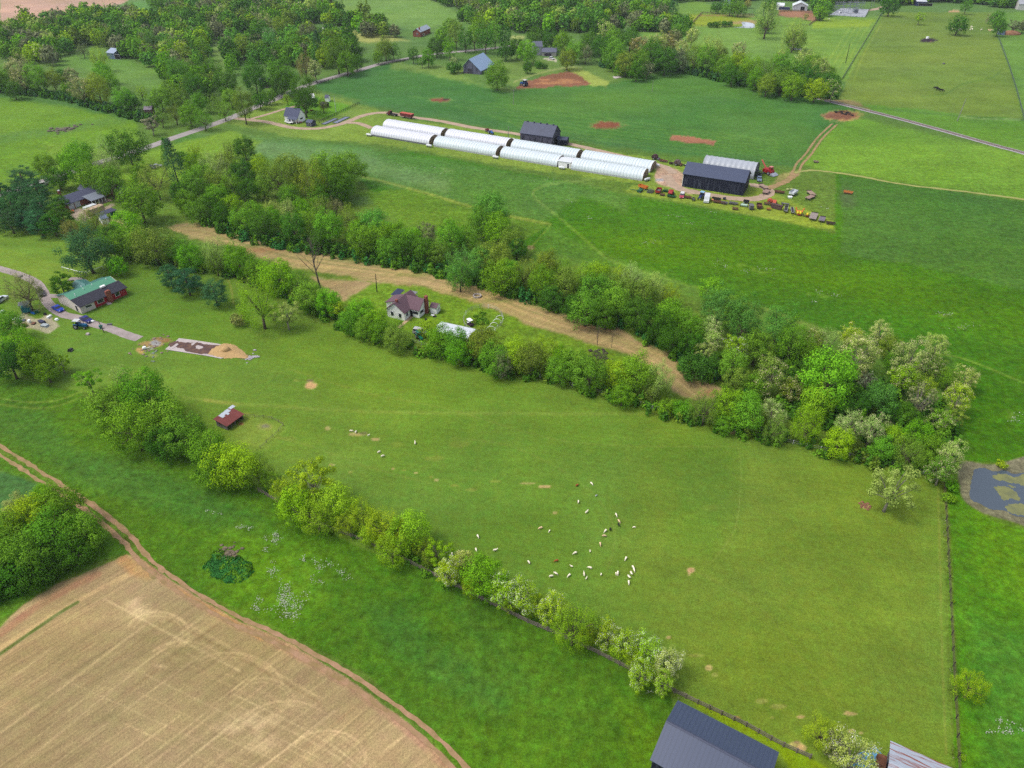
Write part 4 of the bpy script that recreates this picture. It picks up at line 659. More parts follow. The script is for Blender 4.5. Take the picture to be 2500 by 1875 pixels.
tr("long belt between the two upper fields", [(1440, 100, 50, O, 'd'), (1470, 110, 56, O, 'd'), (1500, 130, 60, O, 'g'), (1530, 145, 56, O, 'o'), (1560, 150, 52, O, 'g'), (1555, 170, 40, O, 'd'), (1580, 165, 30, L_, 'n'), (1515, 165, 30, O, 'g'), (1595, 130, 60, O, 'd'), (1625, 140, 60, O, 'd'), (1655, 140, 50, O, 'n'), (1665, 115, 34, L_, 'p'), (1610, 100, 40, L_, 'p'), (1630, 100, 36, L_, 'r'), (1690, 85, 34, L_, 'p'), (1695, 135, 50, W, 'o'), (1725, 140, 56, O, 'g'), (1740, 115, 60, W, 'p'), (1770, 155, 50, O, 'g'), (1760, 128, 44, O, 'o'), (1805, 122, 36, L_, 'p'), (1800, 150, 50, O, 'y'), (1790, 178, 46, O, 'd'), (1835, 165, 56, O, 'g'), (1845, 190, 44, O, 'b'), (1870, 170, 60, W, 'o'), (1875, 200, 50, O, 'o'), (1905, 160, 56, O, 'g'), (1910, 190, 60, O, 'o'), (1940, 205, 56, O, 'y'), (1945, 170, 50, O, 'g'), (1905, 138, 24, L_, 'p'), (1965, 140, 40, L_, 'p'), (1985, 150, 50, O, 'g'), (1975, 185, 50, O, 'd'), (1995, 210, 56, O, 'y'), (2020, 195, 50, O, 'd'), (2035, 215, 40, L_, 'g'), (2005, 160, 46, L_, 'p'), (2025, 175, 34, O, 'g'), (2040, 200, 30, O, 'd'), (1540, 90, 50, O, 'd'), (1500, 90, 46, O, 'g'), (1560, 112, 40, L_, 'r'), (1580, 110, 30, L_, 'p'), (1480, 75, 40, L_, 'p'), (1660, 70, 40, O, 'g'), (1645, 92, 40, O, 'n')])
tr("upper right pastures", [(2246, 42, 23, S_, 'y'), (2342, 55, 42, O, 'd'), (2436, 42, 34, O, 'g'), (2440, 64, 34, O, 'd'), (2420, 42, 20, W, 'n'), (2480, 58, 30, S_, 'n'), (2500, 62, 26, O, 'n'), (1942, 78, 62, W, 'p'), (1942, 100, 50, B_, 'd'), (1873, 48, 58, W, 'p'), (1870, 62, 44, B_, 'd'), (1880, 12, 32, O, 'd'), (1664, 48, 32, B_, 'k'), (1750, 60, 18, B_, 'd'), (1768, 58, 18, B_, 'd'), (1782, 58, 16, B_, 'd'), (1735, 60, 16, B_, 'd'), (1586, 32, 28, W, 'y'), (1645, 12, 24, SP, 'k'), (1618, 22, 26, L_, 'n'), (1968, 38, 14, S_, 'r'), (2005, 28, 30, O, 'b'), (2002, 42, 18, B_, 'd'), (2175, 10, 40, O, 'd'), (1552, 42, 24, B_, 'd'), (1580, 48, 34, B_, 'd'), (1606, 48, 30, B_, 'd'), (1765, 12, 22, PI_, 'k'), (1750, 14, 26, O, 'd'), (1785, 12, 36, O, 'g'), (1805, 16, 34, O, 'g'), (1826, 8, 16, O, 'r'), (2362, 8, 24, TL, 'g'), (2020, 20, 26, O, 'g')])
# far woods: filled with trees, spaced over the ground
WOODS = [("wood at the top left", [(0, 85), (70, 80), (130, 60), (200, 50), (215, 40), (260, 55), (320, 45), (400, 60), (560, 95), (520, 110), (505, 180), (545, 215), (500, 260), (455, 250), (430, 215), (400, 195), (395, 175), (290, 135), (220, 108), (140, 150), (130, 165), (0, 150)], 15),
         ("wood behind the roadside houses", [(555, 115), (640, 110), (680, 100), (700, 110), (800, 90), (830, 100), (870, 120), (860, 165), (800, 170), (760, 150), (735, 175), (640, 160), (600, 160), (545, 205), (560, 150)], 15),
         ("far wood at the top", [(360, 12), (420, 0), (560, -20), (720, -20), (800, 10), (830, 40), (850, 55), (905, 60), (950, 85), (985, 95), (900, 92), (830, 66), (740, 60), (640, 88), (560, 80), (440, 60), (400, 35)], 15),
         ("far wood at the top centre", [(1050, 0), (1070, -20), (1500, -20), (1600, 0), (1640, 20), (1600, 45), (1560, 52), (1500, 45), (1450, 70), (1700, 90), (1680, 75), (1560, 60), (1470, 95), (1380, 80), (1250, 80), (1100, 50), (1160, 42)], 14),
         ("horizon tree band", [(1600, -22), (2700, -22), (2700, 5), (2440, 22), (2400, 12), (2300, 6), (2180, 14), (2110, 2), (2000, 18), (1980, 5), (1860, 0), (1830, 6), (1700, 4), (1640, 8)], 13),
         ("wood left of the substation", [(1975, 8), (2018, 4), (2022, 30), (1998, 44), (1985, 30)], 12)]
for place, pl, step in WOODS:
    r = np.random.RandomState(hash_(place)); x0, y0 = np.min(pl, 0); x1, y1 = np.max(pl, 0)
    wp = [tuple(at(x, y)[:2]) for x, y in pl]; wx = [p[0] for p in wp]; wy = [p[1] for p in wp]; g = step * .62
    Xg, Yg = np.meshgrid(np.arange(min(wx), max(wx), g), np.arange(min(wy), max(wy), g)); Xg = Xg + r.uniform(-.4, .4, Xg.shape) * g; Yg = Yg + r.uniform(-.4, .4, Yg.shape) * g
    px, py = px_of(np.stack([Xg, Yg, np.zeros_like(Xg)], -1)); ins = pip(pl, px, py)
    for X_, Y_, x, y in zip(Xg[ins], Yg[ins], px[ins], py[ins]):
        if not (-60 < x < 2600): continue
        wm = r.uniform(8.5, 14.5); d = math.hypot(X_, Y_, CAM_H); k = r.choice([O, O, O, W, TL, L_, PI_], p=[.3, .2, .18, .15, .1, .03, .04]); h = r.choice(list('gdobtnyp'), p=[.24, .24, .16, .08, .1, .1, .04, .04])
        TREES.append((place, X_, Y_, wm, k, h, True))
rr = random.Random(11); fin = []
for t in TREES:
    place, x, y, w_, k, h = t[:6]
    if len(t) == 7: X_, Y_, Wm = x, y, w_; fin.append((place, X_, Y_, Wm, k, h, Wm * F / math.hypot(X_, Y_, CAM_H), px_of((X_, Y_, 0))[0])); continue
    ratio, zc = KIND[k]; Wm = 8.0; p = at(x, y)
    for _ in range(6): p = at(x, y, min(zc * Wm, 60)); f = p[1] * cP - (p[2] - CAM_H) * sP; Wm = w_ * (1.08 if 'hedgerow' in place else 1.15 if 'belt' in place or 'hedge' in place or 'wood' in place else 1.14) * f / F
    fin.append((place, p[0], p[1], Wm, k, h, w_, x))
fin.sort(key=lambda t: -t[6])
# the largest individually, the rest of the far woods as one mass
LIM = 330; nkeep = 0; indiv, mass = [], []
for t in fin: 
    listed = t[0] not in [w_[0] for w_ in WOODS]
    (indiv if listed or len([1 for _ in ()]) else mass).append(t)
extra = sorted(mass, key=lambda t: -t[6]); NX = 40; indiv += extra[:NX]; mass = extra[NX:]
places = {}
for t in indiv: places.setdefault(t[0], []).append(t)
def ordw(n): return "%d%s" % (n, {1: 'st', 2: 'nd', 3: 'rd'}.get(n % 10 if n % 100 not in (11, 12, 13) else 0, 'th'))
cnt = 0
for place, lst in places.items():
    lst.sort(key=lambda t: t[7])
    for i, (_, X_, Y_, Wm, k, h, wpx, px) in enumerate(lst):
        rr.seed(i * 77 + int(px)); lod = 0 if wpx > 42 else 1; c, b, tk = proto(k, rr.randrange(3), lod)
        kind = KN[k]; lab = "%s %s, %s from left, %s" % (HW[h], KS[k], ordw(i + 1), place) if len(lst) > 1 else "%s %s standing in the %s" % (HW[h], KW[k], place)
        root = thing(kind, lab, "bush" if k == B_ else "tree", (X_, Y_, 0), rr.uniform(0, 6.28), "trees of the " + place if len(lst) > 1 else None)
        s = Wm * rr.uniform(.97, 1.05); root.scale = (s, s * rr.uniform(.92, 1.06), s * rr.uniform(.9, 1.1))
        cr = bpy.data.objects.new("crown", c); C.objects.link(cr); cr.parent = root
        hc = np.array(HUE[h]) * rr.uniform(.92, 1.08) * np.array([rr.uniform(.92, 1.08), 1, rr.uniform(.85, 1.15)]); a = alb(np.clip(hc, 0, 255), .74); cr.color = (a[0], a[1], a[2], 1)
        o = bpy.data.objects.new("trunk", tk); C.objects.link(o); o.parent = root
        if b is not None:
            o = bpy.data.objects.new("blossom", b); C.objects.link(o); o.parent = root; q = alb((214, 200, 164) if wpx < 60 or 'pond' in place else (228, 226, 206), .85); o.color = (q[0], q[1], q[2], 1)
        cnt += 1
MV, MT, MC = [], [], []
cache = {}
for t in mass:
    _, X_, Y_, Wm, k, h, wpx, px = t; rr.seed(int(px * 13 + Y_)); v = rr.randrange(3); key = (k, v)
    if key not in cache: V, tn, BV, BT, cs = crown_pts(k, hash_(k) + v * 31, 420); cache[key] = (V, tn, BV, BT)
    V, tn, BV, BT = cache[key]; a = rr.uniform(0, 6.28); ca, sa = math.cos(a), math.sin(a); Rm = np.array([[ca, -sa, 0], [sa, ca, 0], [0, 0, rr.uniform(.9, 1.15)]]).T
    MV.append((V @ Rm) * Wm + np.array([X_, Y_, 0])); MT.append(tn); q = alb(np.clip(np.array(HUE[h]) * rr.uniform(.88, 1.08), 0, 255), .74); MC.append(np.tile(np.array(q + (1,)), (len(V), 1)))
    if BV is not None: MV.append((BV @ Rm) * Wm + np.array([X_, Y_, 0])); MT.append(BT); MC.append(np.tile(np.array(alb((200, 195, 160), 1) + (1,)), (len(BV), 1)))
me = quad_mesh("far_woodland", np.concatenate(MV), np.concatenate(MT), LEAFW, np.concatenate(MC)); o = bpy.data.objects.new("far_woodland", me); C.objects.link(o)
tag(o, "mass of distant mixed green woodland beyond the farms", "woodland", None, "stuff")
print("TREES", cnt, "mass", len(mass))
# brushy undergrowth along the feet of the hedges
def brush(name, label, pix, wid, hgt, n, hues='dgo', size=.38, dens=1):
    pts = np.array([tuple(at(x, y)[:2]) for x, y in smooth_line(pix, 6)]); r = np.random.RandomState(len(pix) + n); sg = np.linalg.norm(np.diff(pts, axis=0), axis=1); cs_ = np.concatenate([[0], np.cumsum(sg)]); tot = cs_[-1]
    nc = int(tot / 1.3 * wid / 3 * dens) + 1; Vs, Ts, Cs = [], [], []
    for i in range(nc):
        u = r.uniform(0, tot); k = min(len(sg) - 1, np.searchsorted(cs_, u) - 1); k = max(k, 0); p = pts[k] + (pts[k + 1] - pts[k]) * (u - cs_[k]) / (sg[k] + 1e-9); d = (pts[k + 1] - pts[k]) / (sg[k] + 1e-9); p = p + np.array([-d[1], d[0]]) * r.uniform(-wid / 2, wid / 2)
        R_ = r.uniform(.8, 1.6); hz = hgt * r.uniform(.45, 1.1); m_ = n; dd = r.normal(size=(m_, 3)); dd /= np.linalg.norm(dd, axis=1, keepdims=True); dd[:, 2] = np.abs(dd[:, 2])
        P_ = np.array([p[0], p[1], 0]) + dd * np.array([R_, R_, hz]) * r.uniform(.6, 1.05, m_)[:, None]; Nn = dd + r.normal(size=(m_, 3)) * .4; Nn /= np.linalg.norm(Nn, axis=1, keepdims=True)
        V, t = leaves(r, P_, Nn, size, np.clip(r.uniform(.2, .7) + r.normal(size=m_) * .15, 0, 1)); Vs.append(V); Ts.append(t); Cs.append(np.tile(np.array(alb(HUE[hues[r.randint(len(hues))]], .8) + (1,)), (len(V), 1)))
    me = quad_mesh(name, np.concatenate(Vs), np.concatenate(Ts), LEAFW, np.concatenate(Cs)); o = bpy.data.objects.new(name, me); C.objects.link(o); tag(o, label, "undergrowth", None, "stuff")
brush("hedge_undergrowth", "tangled green undergrowth at the foot of the hedge along the pasture", [(290, 610), (350, 632), (450, 650), (560, 668), (650, 700), (730, 738), (800, 772), (880, 812), (960, 838), (1080, 872), (1180, 888), (1250, 912), (1340, 918), (1420, 945), (1520, 978), (1600, 1002), (1700, 1030), (1800, 1052), (1900, 1072), (2000, 1098), (2100, 1122), (2200, 1142), (2290, 1165)], 6, 3.4, 60, 'dgdo')
brush("hedge_undergrowth", "dark brushy undergrowth along the upper edge of the mown strip", [(500, 535), (560, 560), (620, 583), (700, 598), (790, 612), (870, 628), (960, 642), (1060, 662), (1150, 680), (1215, 700), (1290, 724), (1380, 750), (1460, 775), (1530, 800), (1600, 832), (1660, 860), (1720, 905), (1780, 940), (1830, 960)], 9, 4.2, 70, 'ddmg')
brush("hedge_undergrowth", "low dark undergrowth below the copse at the left edge", [(-60, 1480), (20, 1425), (100, 1378), (170, 1350), (220, 1318)], 9, 3.0, 90, 'dgdg', .32)
brush("hedge_undergrowth", "thin low growth along the foot of the lower fence", [(480, 1150), (560, 1170), (640, 1198), (700, 1235), (800, 1290), (900, 1330), (1000, 1370), (1100, 1420)], 3, 1.6, 40, 'dg', .3)
brush("hedge_undergrowth", "dark undergrowth in the pond-side wood", [(1850, 900), (1950, 900), (2050, 940), (2150, 960), (2230, 1000), (2270, 1050), (2240, 1090), (2150, 1060), (2050, 1020), (1900, 980)], 14, 4.5, 60, 'ddg', .5)
brush("hedge_undergrowth", "dark brush along the left field's tree line", [(-40, 218), (60, 228), (150, 240), (240, 262), (320, 285), (380, 300)], 9, 4, 40, 'ddk', .7)
brush("hedge_undergrowth", "brush at the foot of the belt between the upper fields", [(1480, 160), (1540, 178), (1620, 168), (1700, 180), (1780, 200), (1860, 215), (1950, 232), (2040, 238)], 12, 5, 40, 'ddk', .8)
brush("nettle_patch", "dense dark blue-green nettle patch in the lower meadow", [(516, 1368), (530, 1374), (545, 1380), (562, 1384), (582, 1392), (598, 1404), (575, 1398), (550, 1390), (530, 1382)], 3.6, .45, 130, 'mmg', .2, 10)

# white wildflowers: scattered blooms in the meadows
def flowers(name, label, lst, size, per, seed=1):
    r = np.random.RandomState(seed); Vs, Ts = [], []
    for x, y, rx, ry, s in lst:
        n = int(per * s * rx * ry / 100) + 12; k = max(3, n // 14); cx = x + r.normal(size=k) * rx * .7; cy = y + r.normal(size=k) * ry * .7
        for j in range(n):
            i = r.randint(k); p = at(cx[i] + r.normal() * rx * .3, cy[i] + r.normal() * ry * .3)
            Vs.append((p.x, p.y, r.uniform(.1, .45)))
    P_ = np.array(Vs); Nn = r.normal(size=P_.shape) * .3 + np.array([0, -.2, 1]); Nn /= np.linalg.norm(Nn, axis=1, keepdims=True)
    V, t = leaves(r, P_, Nn, size, r.uniform(.3, 1, len(P_))); me = quad_mesh(name, V, t, LEAFW, np.tile(np.array(alb((188, 192, 176), 1.25) + (1,)), (len(V), 1))); o = bpy.data.objects.new(name, me); C.objects.link(o); tag(o, label, "wildflowers", None, "stuff")
flowers("wildflowers", "drifts of white wildflowers in the lower meadow by the nettle patch", FLOW, .10, 40)
FLOWF += [(600, 358, 70, 12, .3), (760, 385, 60, 14, .35), (860, 392, 50, 16, .35), (960, 400, 40, 14, .25)]
flowers("wildflowers", "scattered white wildflowers in the meadow below the farmyard", FLOWF, .15, 14, 2)
# ------------------------------------------------------------------ haze: thin even air over the whole farm
hm = bpy.data.materials.new("air"); hm.use_nodes = True; n = hm.node_tree; n.nodes.remove(n.nodes["Principled BSDF"]); pv = n.nodes.new("ShaderNodeVolumePrincipled")
pv.inputs["Color"].default_value = (.80, .88, 1, 1); pv.inputs["Density"].default_value = .00007; pv.inputs["Anisotropy"].default_value = .2; n.links.new(pv.outputs[0], n.nodes["Material Output"].inputs["Volume"])
hz = MB().box(-9000, 9000, -400, 14000, -1.5, CAM_H + 3).build("haze", hm); tag(hz, "thin pale summer haze over the farmland", "haze", None, "stuff")
# ------------------------------------------------------------------ buildings
def W2(p, z=0): return Vector(at(p[0], p[1], z)[:2])
def frame_of(A, B, z=0):
    a, b = W2(A, z), W2(B, z); d = (b - a); L = d.length; d.normalize(); n = Vector((-d.y, d.x)); return a, L, d, n, math.atan2(d.y, d.x)
def local(A, B, p, z=0, zf=0):
    a, L, d, n, r = frame_of(A, B, zf); v = W2(p, z) - a; return v.dot(d), v.dot(n)
WALLW = mat("white_siding", (238, 240, 244), .6, var=.04, scale=.8, k=.88); GLASS = mat("dark_glass", (40, 48, 60), .15, var=.05, spec=.7); TRIM = mat("white_trim", (240, 242, 244), .5, var=.03, k=.9)
DARKW = mat("dark_interior", (34, 32, 34), .9, var=.1); WOODG = mat("weathered_wood", (128, 122, 126), .9, var=.15, scale=1.2, kind="boards", col2=(74, 70, 76), freq=2.2)
BLACKW = mat("black_barn_boards", (24, 30, 50), .85, var=.2, scale=1, kind="boards", col2=(62, 68, 84), freq=1.6)
ROOFB = mat("blue_grey_metal_roof", (64, 76, 106), .42, var=.05, scale=.3, kind="ribs", col2=(62, 68, 92), freq=1.1, spec=.5)
BRICK = mat("red_brick", (158, 92, 76), .85, var=.15, scale=2, kind="brick", col2=(120, 62, 50), freq=3)
def window(parent, side, u, z, w, h, L, D, m=None, cat="window"):
    fr, pn = MB(), MB(); e, t = .05, .03
    def bx(mb, w2, h2, o0, o1):
        if side == 'f': mb.box(u - w2 / 2, u + w2 / 2, -o1, -o0, z - h2 / 2, z + h2 / 2)
        elif side == 'b': mb.box(u - w2 / 2, u + w2 / 2, D + o0, D + o1, z - h2 / 2, z + h2 / 2)
        elif side == 'r': mb.box(L + o0, L + o1, u - w2 / 2, u + w2 / 2, z - h2 / 2, z + h2 / 2)
        else: mb.box(-o1, -o0, u - w2 / 2, u + w2 / 2, z - h2 / 2, z + h2 / 2)
    bx(fr, w + .2, h + .2, .005, .06); bx(pn, w, h, .03, .085)
    f = fr.build("window" if cat == "window" else "door", TRIM, parent); pn.build("pane" if cat == "window" else "door_panel", m or GLASS, f); return f
def roof_slabs(mb, L, D, hw, rise, over, ridge, th=.16, rp=.5, x0=0, x1=None):
    x1 = L if x1 is None else x1
    if ridge == 'x':
        r = D * rp; zf = hw - over * rise / r; zb = hw - over * rise / (D - r)
        mb.prismx([(-over, zf), (r, hw + rise), (r, hw + rise + th), (-over, zf + th)], x0 - over, x1 + over)
        mb.prismx([(r, hw + rise), (D + over, zb), (D + over, zb + th), (r, hw + rise + th)], x0 - over, x1 + over)
    else:
        r = L * rp; zf = hw - over * rise / r; zb = hw - over * rise / (L - r)
        mb.prism([(-over, zf), (r, hw + rise), (r, hw + rise + th), (-over, zf + th)][::-1], -over, D + over)
        mb.prism([(r, hw + rise), (L + over, zb), (L + over, zb + th), (r, hw + rise + th)][::-1], -over, D + over)
def bld(name, label, A, B, dep, hw, rise, wall, roof, over=.4, ridge='x', rp=.5, cat="building", C_=None, eave=False, wins=(), doors=(), group=None, L=None, th=.16, chimney=None):
    z = hw if eave else 0; a, L0, d, n, rz = frame_of(A, B, z); L = L or L0
    if C_: dep = abs(local(A, B, C_, z, z)[1])
    root = thing(name, label, cat, (a.x, a.y, 0), rz, group); mb = MB()
    if rise > 0:
        if ridge == 'x': mb.prismx([(0, 0), (0, hw), (dep * rp, hw + rise - .02), (dep, hw), (dep, 0)][::-1], 0, L)
        else: mb.prism([(0, 0), (0, hw), (L * rp, hw + rise - .02), (L, hw), (L, 0)], 0, dep)
    else: mb.box(0, L, 0, dep, 0, hw)
    mb.build("wall", wall, root); rb = MB()
    if rise > 0: roof_slabs(rb, L, dep, hw, rise, over, ridge, th, rp)
    else: rb.box(-over, L + over, -over, dep + over, hw + .003, hw + th)
    ro = rb.build("roof", roof, root)
    for w_ in wins: window(root, *w_[:5], L, dep)
    for w_ in doors: window(root, *w_[:5], L, dep, w_[5] if len(w_) > 5 else DARKW, "door")
    if chimney: x, y, w_, h_, m_ = chimney; MB().box(x - w_ / 2, x + w_ / 2, y - w_ / 2, y + w_ / 2, hw - .5, hw + rise + h_).build("chimney", m_, ro)
    return root, L, dep
# 1 near barn, bottom edge
P0, Q0, R0 = (1654.7, 1710.8), (1587.7, 1856), (1900, 1837.3)
a = W2(Q0, 5); dvec = (W2(R0, 5) - W2(P0, 5)); Lb = dvec.length; Db = (W2(P0, 5) - a).length; rz = math.atan2(dvec.y, dvec.x)
root = thing("barn", "large barn with plain blue-grey ribbed metal roof at the bottom edge", "barn", (a.x, a.y, 0), rz)
MB().prismx([(0, 0), (0, 5), (Db / 2, 7.3), (Db, 5), (Db, 0)][::-1], .3, Lb - .3).build("wall", BLACKW, root); rb = MB(); roof_slabs(rb, Lb, Db, 5, 2.35, .05, 'x', .12, .5)
ro = rb.build("roof", mat("near_ribbed_roof", (64, 76, 104), .42, var=.04, scale=.15, kind="ribs", col2=(58, 70, 96), freq=.45, spec=.5), root)
MB().prismx([(Db / 2 - .25, 7.47), (Db / 2, 7.56), (Db / 2 + .25, 7.47), (Db / 2, 7.50)], 0, Lb).build("ridge_cap", mat("ridge_metal", (70, 76, 98), .4), ro)
window(root, 'f', Lb * .4, 2, 3.6, 3.6, Lb, Db, DARKW, "door")
# 2 rusty barn, bottom right corner
P0, Q1, R1 = (2176.6, 1812), (2172, 1839), (2319, 1875)
a0 = W2(P0, 3.4); dv = (W2(R1, 3.4) - a0).normalized(); nv = Vector((dv.y, -dv.x)); rz = math.atan2(dv.y, dv.x); Dh = 4.2
a = a0 + nv * Dh * 2
RUST = mat("rust_streaked_tin", (176, 184, 198), .5, var=.08, scale=.4, kind="streaks", col2=(146, 84, 68), ax=1, freq=2.4)
root = thing("shed", "old barn with rust-streaked tin roof in the bottom right corner", "barn", (a.x, a.y, 0), rz); Lb = 15
MB().prismx([(0, 0), (0, 3.4), (Dh, 4.5), (Dh * 2, 3.4), (Dh * 2, 0)][::-1], .3, Lb).build("wall", WOODG, root); rb = MB(); roof_slabs(rb, Lb, Dh * 2, 3.4, 1.1, .2, 'x', .06); rb.build("roof", RUST, root)
MB().box(-1.4, -.05, 1, 6.5, 0, 2.2).build("lean_to", mat("rusty_panel", (122, 80, 58), .8, var=.4, scale=1.5), root)
b = at(2128, 1862, .8); tp = thing("covered_pile", "crumpled light blue tarpaulin under the blossoming tree by the rusty barn", "tarpaulin", (b.x, b.y, 0), .4)
mb = MB(); r_ = random.Random(2)
N_ = 7; mb.v = [(i - 3, (j - 3) * .7, .15 + (1.1 * math.exp(-((i - 3) ** 2 + (j - 3) ** 2) / 6) + r_.uniform(-.12, .12)) * (0 < i < 6 and 0 < j < 6)) for i in range(N_) for j in range(N_)]; mb.f = [(i * N_ + j, (i + 1) * N_ + j, (i + 1) * N_ + j + 1, i * N_ + j + 1) for i in range(N_ - 1) for j in range(N_ - 1)]
mb.box(-2.6, 2.6, -1.7, 1.7, 0, .16); mb.build("cover", mat("blue_tarp", (110, 178, 222), .45, var=.2, scale=1.2), tp)
# 3 red-roofed loafing shed
a, L, d, n, rz = frame_of((553, 1038), (590.5, 1011.5), 1.6); D = 3.8
root = thing("shed", "open-fronted livestock shed with rusty red roof and missing sheets", "shed", (a.x, a.y, 0), rz)
w = MB().box(0, L, D - .1, D, 0, 2.05).box(-.05, .05, 0, D, 0, 1.65).box(L - .05, L + .05, 0, D, 0, 1.65); w.build("wall", WOODG, root)
for i in range(5): MB().box(L * i / 4 - .09, L * i / 4 + .09, -.05, .13, 0, 1.6).build("post", WOODG, root)
rr_ = MB().prismx([(-.5, 1.55), (D + .4, 2.15), (D + .4, 2.21), (-.5, 1.61)], -.4, L + .4); ro = rr_.build("roof", mat("rust_red_tin", (130, 62, 56), .6, var=.18, scale=.8, kind="ribs", col2=(104, 46, 44), freq=1.2), root)
for x, y, w_, d_ in [(L * .25, 2.6, .9, 1.5), (L * .42, 3.0, .8, 1.2), (L * .55, 2.4, .7, 1.8), (L * .66, 3.0, 1.1, 1.3), (L * .93, 3.4, 1.6, 1.0)]:
    z = 1.62 + (y + .5) / (D + .9) * .6; MB().add([(x, y, z + .01), (x + w_, y, z + .01), (x + w_, y + d_, z + .01 + d_ * .1), (x, y + d_, z + .01 + d_ * .1), (x, y, z + .04), (x + w_, y, z + .04), (x + w_, y + d_, z + .04 + d_ * .1), (x, y + d_, z + .04 + d_ * .1)], [(0, 3, 2, 1), (4, 5, 6, 7), (0, 1, 5, 4), (1, 2, 6, 5), (2, 3, 7, 6), (3, 0, 4, 7)]).build("patch_sheet", mat("bare_tin", (196, 204, 216), .4, var=.1), ro)
# 4 red ranch house with green and charcoal roof
A, B = (200.7, 766.5), (311.4, 719.1); a, L, d, n, rz = frame_of(A, B); D = 13.0; hw, rise = 2.7, 2.1
root = thing("ranch_house", "long red ranch house with green and charcoal roof beside the blue cars", "house", (a.x, a.y, 0), rz)
REDW = mat("red_board_wall", (172, 44, 52), .7, var=.12, scale=1); CREAM = mat("cream_block", (206, 196, 186), .8, var=.08, k=1.1)
w = MB().prismx([(0, 0), (0, hw), (D * .55, hw + rise - .03), (D, hw), (D, 0)][::-1], 0, L); w.build("wall", CREAM, root)
MB().box(L * .30, L + .02, -.03, -.003, .25, hw - .02).build("red_cladding", REDW, root); MB().box(L + .003, L + .03, 0, D, .25, hw).build("red_cladding", REDW, root); MB().box(L * .3, L + .03, -.04, -.003, 0, .245).build("brick_base", BRICK, root)
def slab(y0, y1, x0, x1, m, nm="roof", lift=0.0):
    zz = lambda y: hw + (y / (D * .55)) * rise if y <= D * .55 else hw + (D - y) / (D * .45) * rise
    return MB().prismx([(y0, zz(y0) + lift), (y1, zz(y1) + lift), (y1, zz(y1) + .14 + lift), (y0, zz(y0) + .14 + lift)], x0, x1).build(nm, m, root)
SH = mat("charcoal_shingle", (54, 54, 66), .85, var=.1, scale=1.5); GR = mat("green_metal_roof", (92, 160, 128), .45, var=.05, scale=.4, kind="ribs", col2=(80, 142, 116), freq=1.2); GR2 = mat("teal_metal_roof", (78, 130, 124), .45, var=.05, scale=.4, kind="ribs", col2=(66, 114, 112), freq=1.2)
slab(-.6, D * .30, -.3, L + .5, SH); f2 = slab(D * .30, D * .55, -.3, L * .985, GR); slab(D * .55, D + .5, -.3, L * .97, GR2)
MB().prism([(L * .38, hw + .2), (L * .55, hw + 1.2), (L * .72, hw + .2)], D - 2.5, D + 3.2).build("porch_gable", GR2, root)
MB().box(L * .56, L * .56 + 1.6, -.9, -.05, 0, 4.2).box(L * .56 + .3, L * .56 + 1.3, -.8, -.1, 4.2, 4.35).build("chimney", BRICK, root)
MB().box(L * .62, L * .62 + 1.6, 3.3, 4.1, hw + 1.25, hw + 1.75).build("roof_unit", TRIM, root)
for x, y in [(L * .12, 4.6), (L * .35, 6.0), (L * .55, 6.3), (L * .86, 6.2), (L * .38, 7.9)]: MB().tube([(x, y, hw + 1.2), (x, y, hw + 2.45)], .12, 8).build("vent_pipe", TRIM, root)
for x, w_, h_ in [(L * .17, 2.0, .7), (L * .40, 1.1, 1.1), (L * .46, 1.1, 1.1), (L * .80, 1.4, 1.3)]: window(root, 'f', x, 1.65, w_, h_, L, D)
MB().prismx([(-1.6, 0), (-1.6, .15), (-1.0, .15), (-1.0, .35), (-.05, .35), (-.05, 0)][::-1], L * .51, L * .51 + 1.2).build("front_step", M_CONC, root)
window(root, 'l', 2.2, 1.3, 1.1, 2.1, L, D, DARKW, "door")
# 5 brick ranch with grey roof
A, B = (167.8, 513), (277, 474.7); a, L, d, n, rz = frame_of(A, B); D = 8.5; hw, rise = 2.7, 1.9
root = thing("ranch_house", "long brick ranch house with slate-grey roof and white garage doors", "house", (a.x, a.y, 0), rz); GREY = mat("slate_grey_shingle", (84, 88, 112), .8, var=.07, scale=1.2)
MB().prismx([(0, 0), (0, hw), (D / 2, hw + rise - .03), (D, hw), (D, 0)][::-1], 0, L).build("wall", BRICK, root); rb = MB(); roof_slabs(rb, L, D, hw, rise, .6, 'x'); ro = rb.build("roof", GREY, root)
MB().prism([(L * .62, hw - .1), (L * .73, hw + 1.5), (L * .84, hw - .1)], D / 2, D + 4).build("rear_gable", GREY, root)
for x in (L * .08, L * .21): window(root, 'f', x, 1.15, L * .10, 2.2, L, D, mat("white_garage_door", (218, 220, 226), .5, var=.03), "door")
for x in (L * .9,): window(root, 'f', x, 1.6, 1.2, 1.0, L, D)
MB().box(L * .13, L * .13 + .9, D - .4, D + .5, 0, hw + 3.0).build("chimney", BRICK, root); MB().box(L * .13 + .05, L * .13 + .85, D - .3, D + .4, hw + 3.003, hw + 3.3).build("chimney_cap", TRIM, root)
px0, px1 = L * .36, L * .68
po = MB().prismx([(-5.2, hw - .45), (.6, hw + .55), (.6, hw + .67), (-5.2, hw - .33)], px0, px1).build("porch_roof", mat("pale_grey_roof", (128, 136, 150), .6, var=.05), root)
for i in range(5): x = px0 + .3 + (px1 - px0 - .6) * i / 4; MB().box(x - .09, x + .09, -5.0, -4.82, 0, hw - .43).build("porch_post", TRIM, root)
MB().box(px0, px1 + 2, -6, -.06, 0, .08).build("patio", mat("tan_patio", (170, 146, 128), .9), root)
bld("garden_shed", "small white shed with grey roof behind the brick ranch house", (284, 469.5), (296, 473.5), 3.2, 2.1, .8, WALLW, GREY, .15, 'x', cat="shed")
a, L, d, n, rz = frame_of((245.4, 527.5), (284.2, 512.5), 2.5)
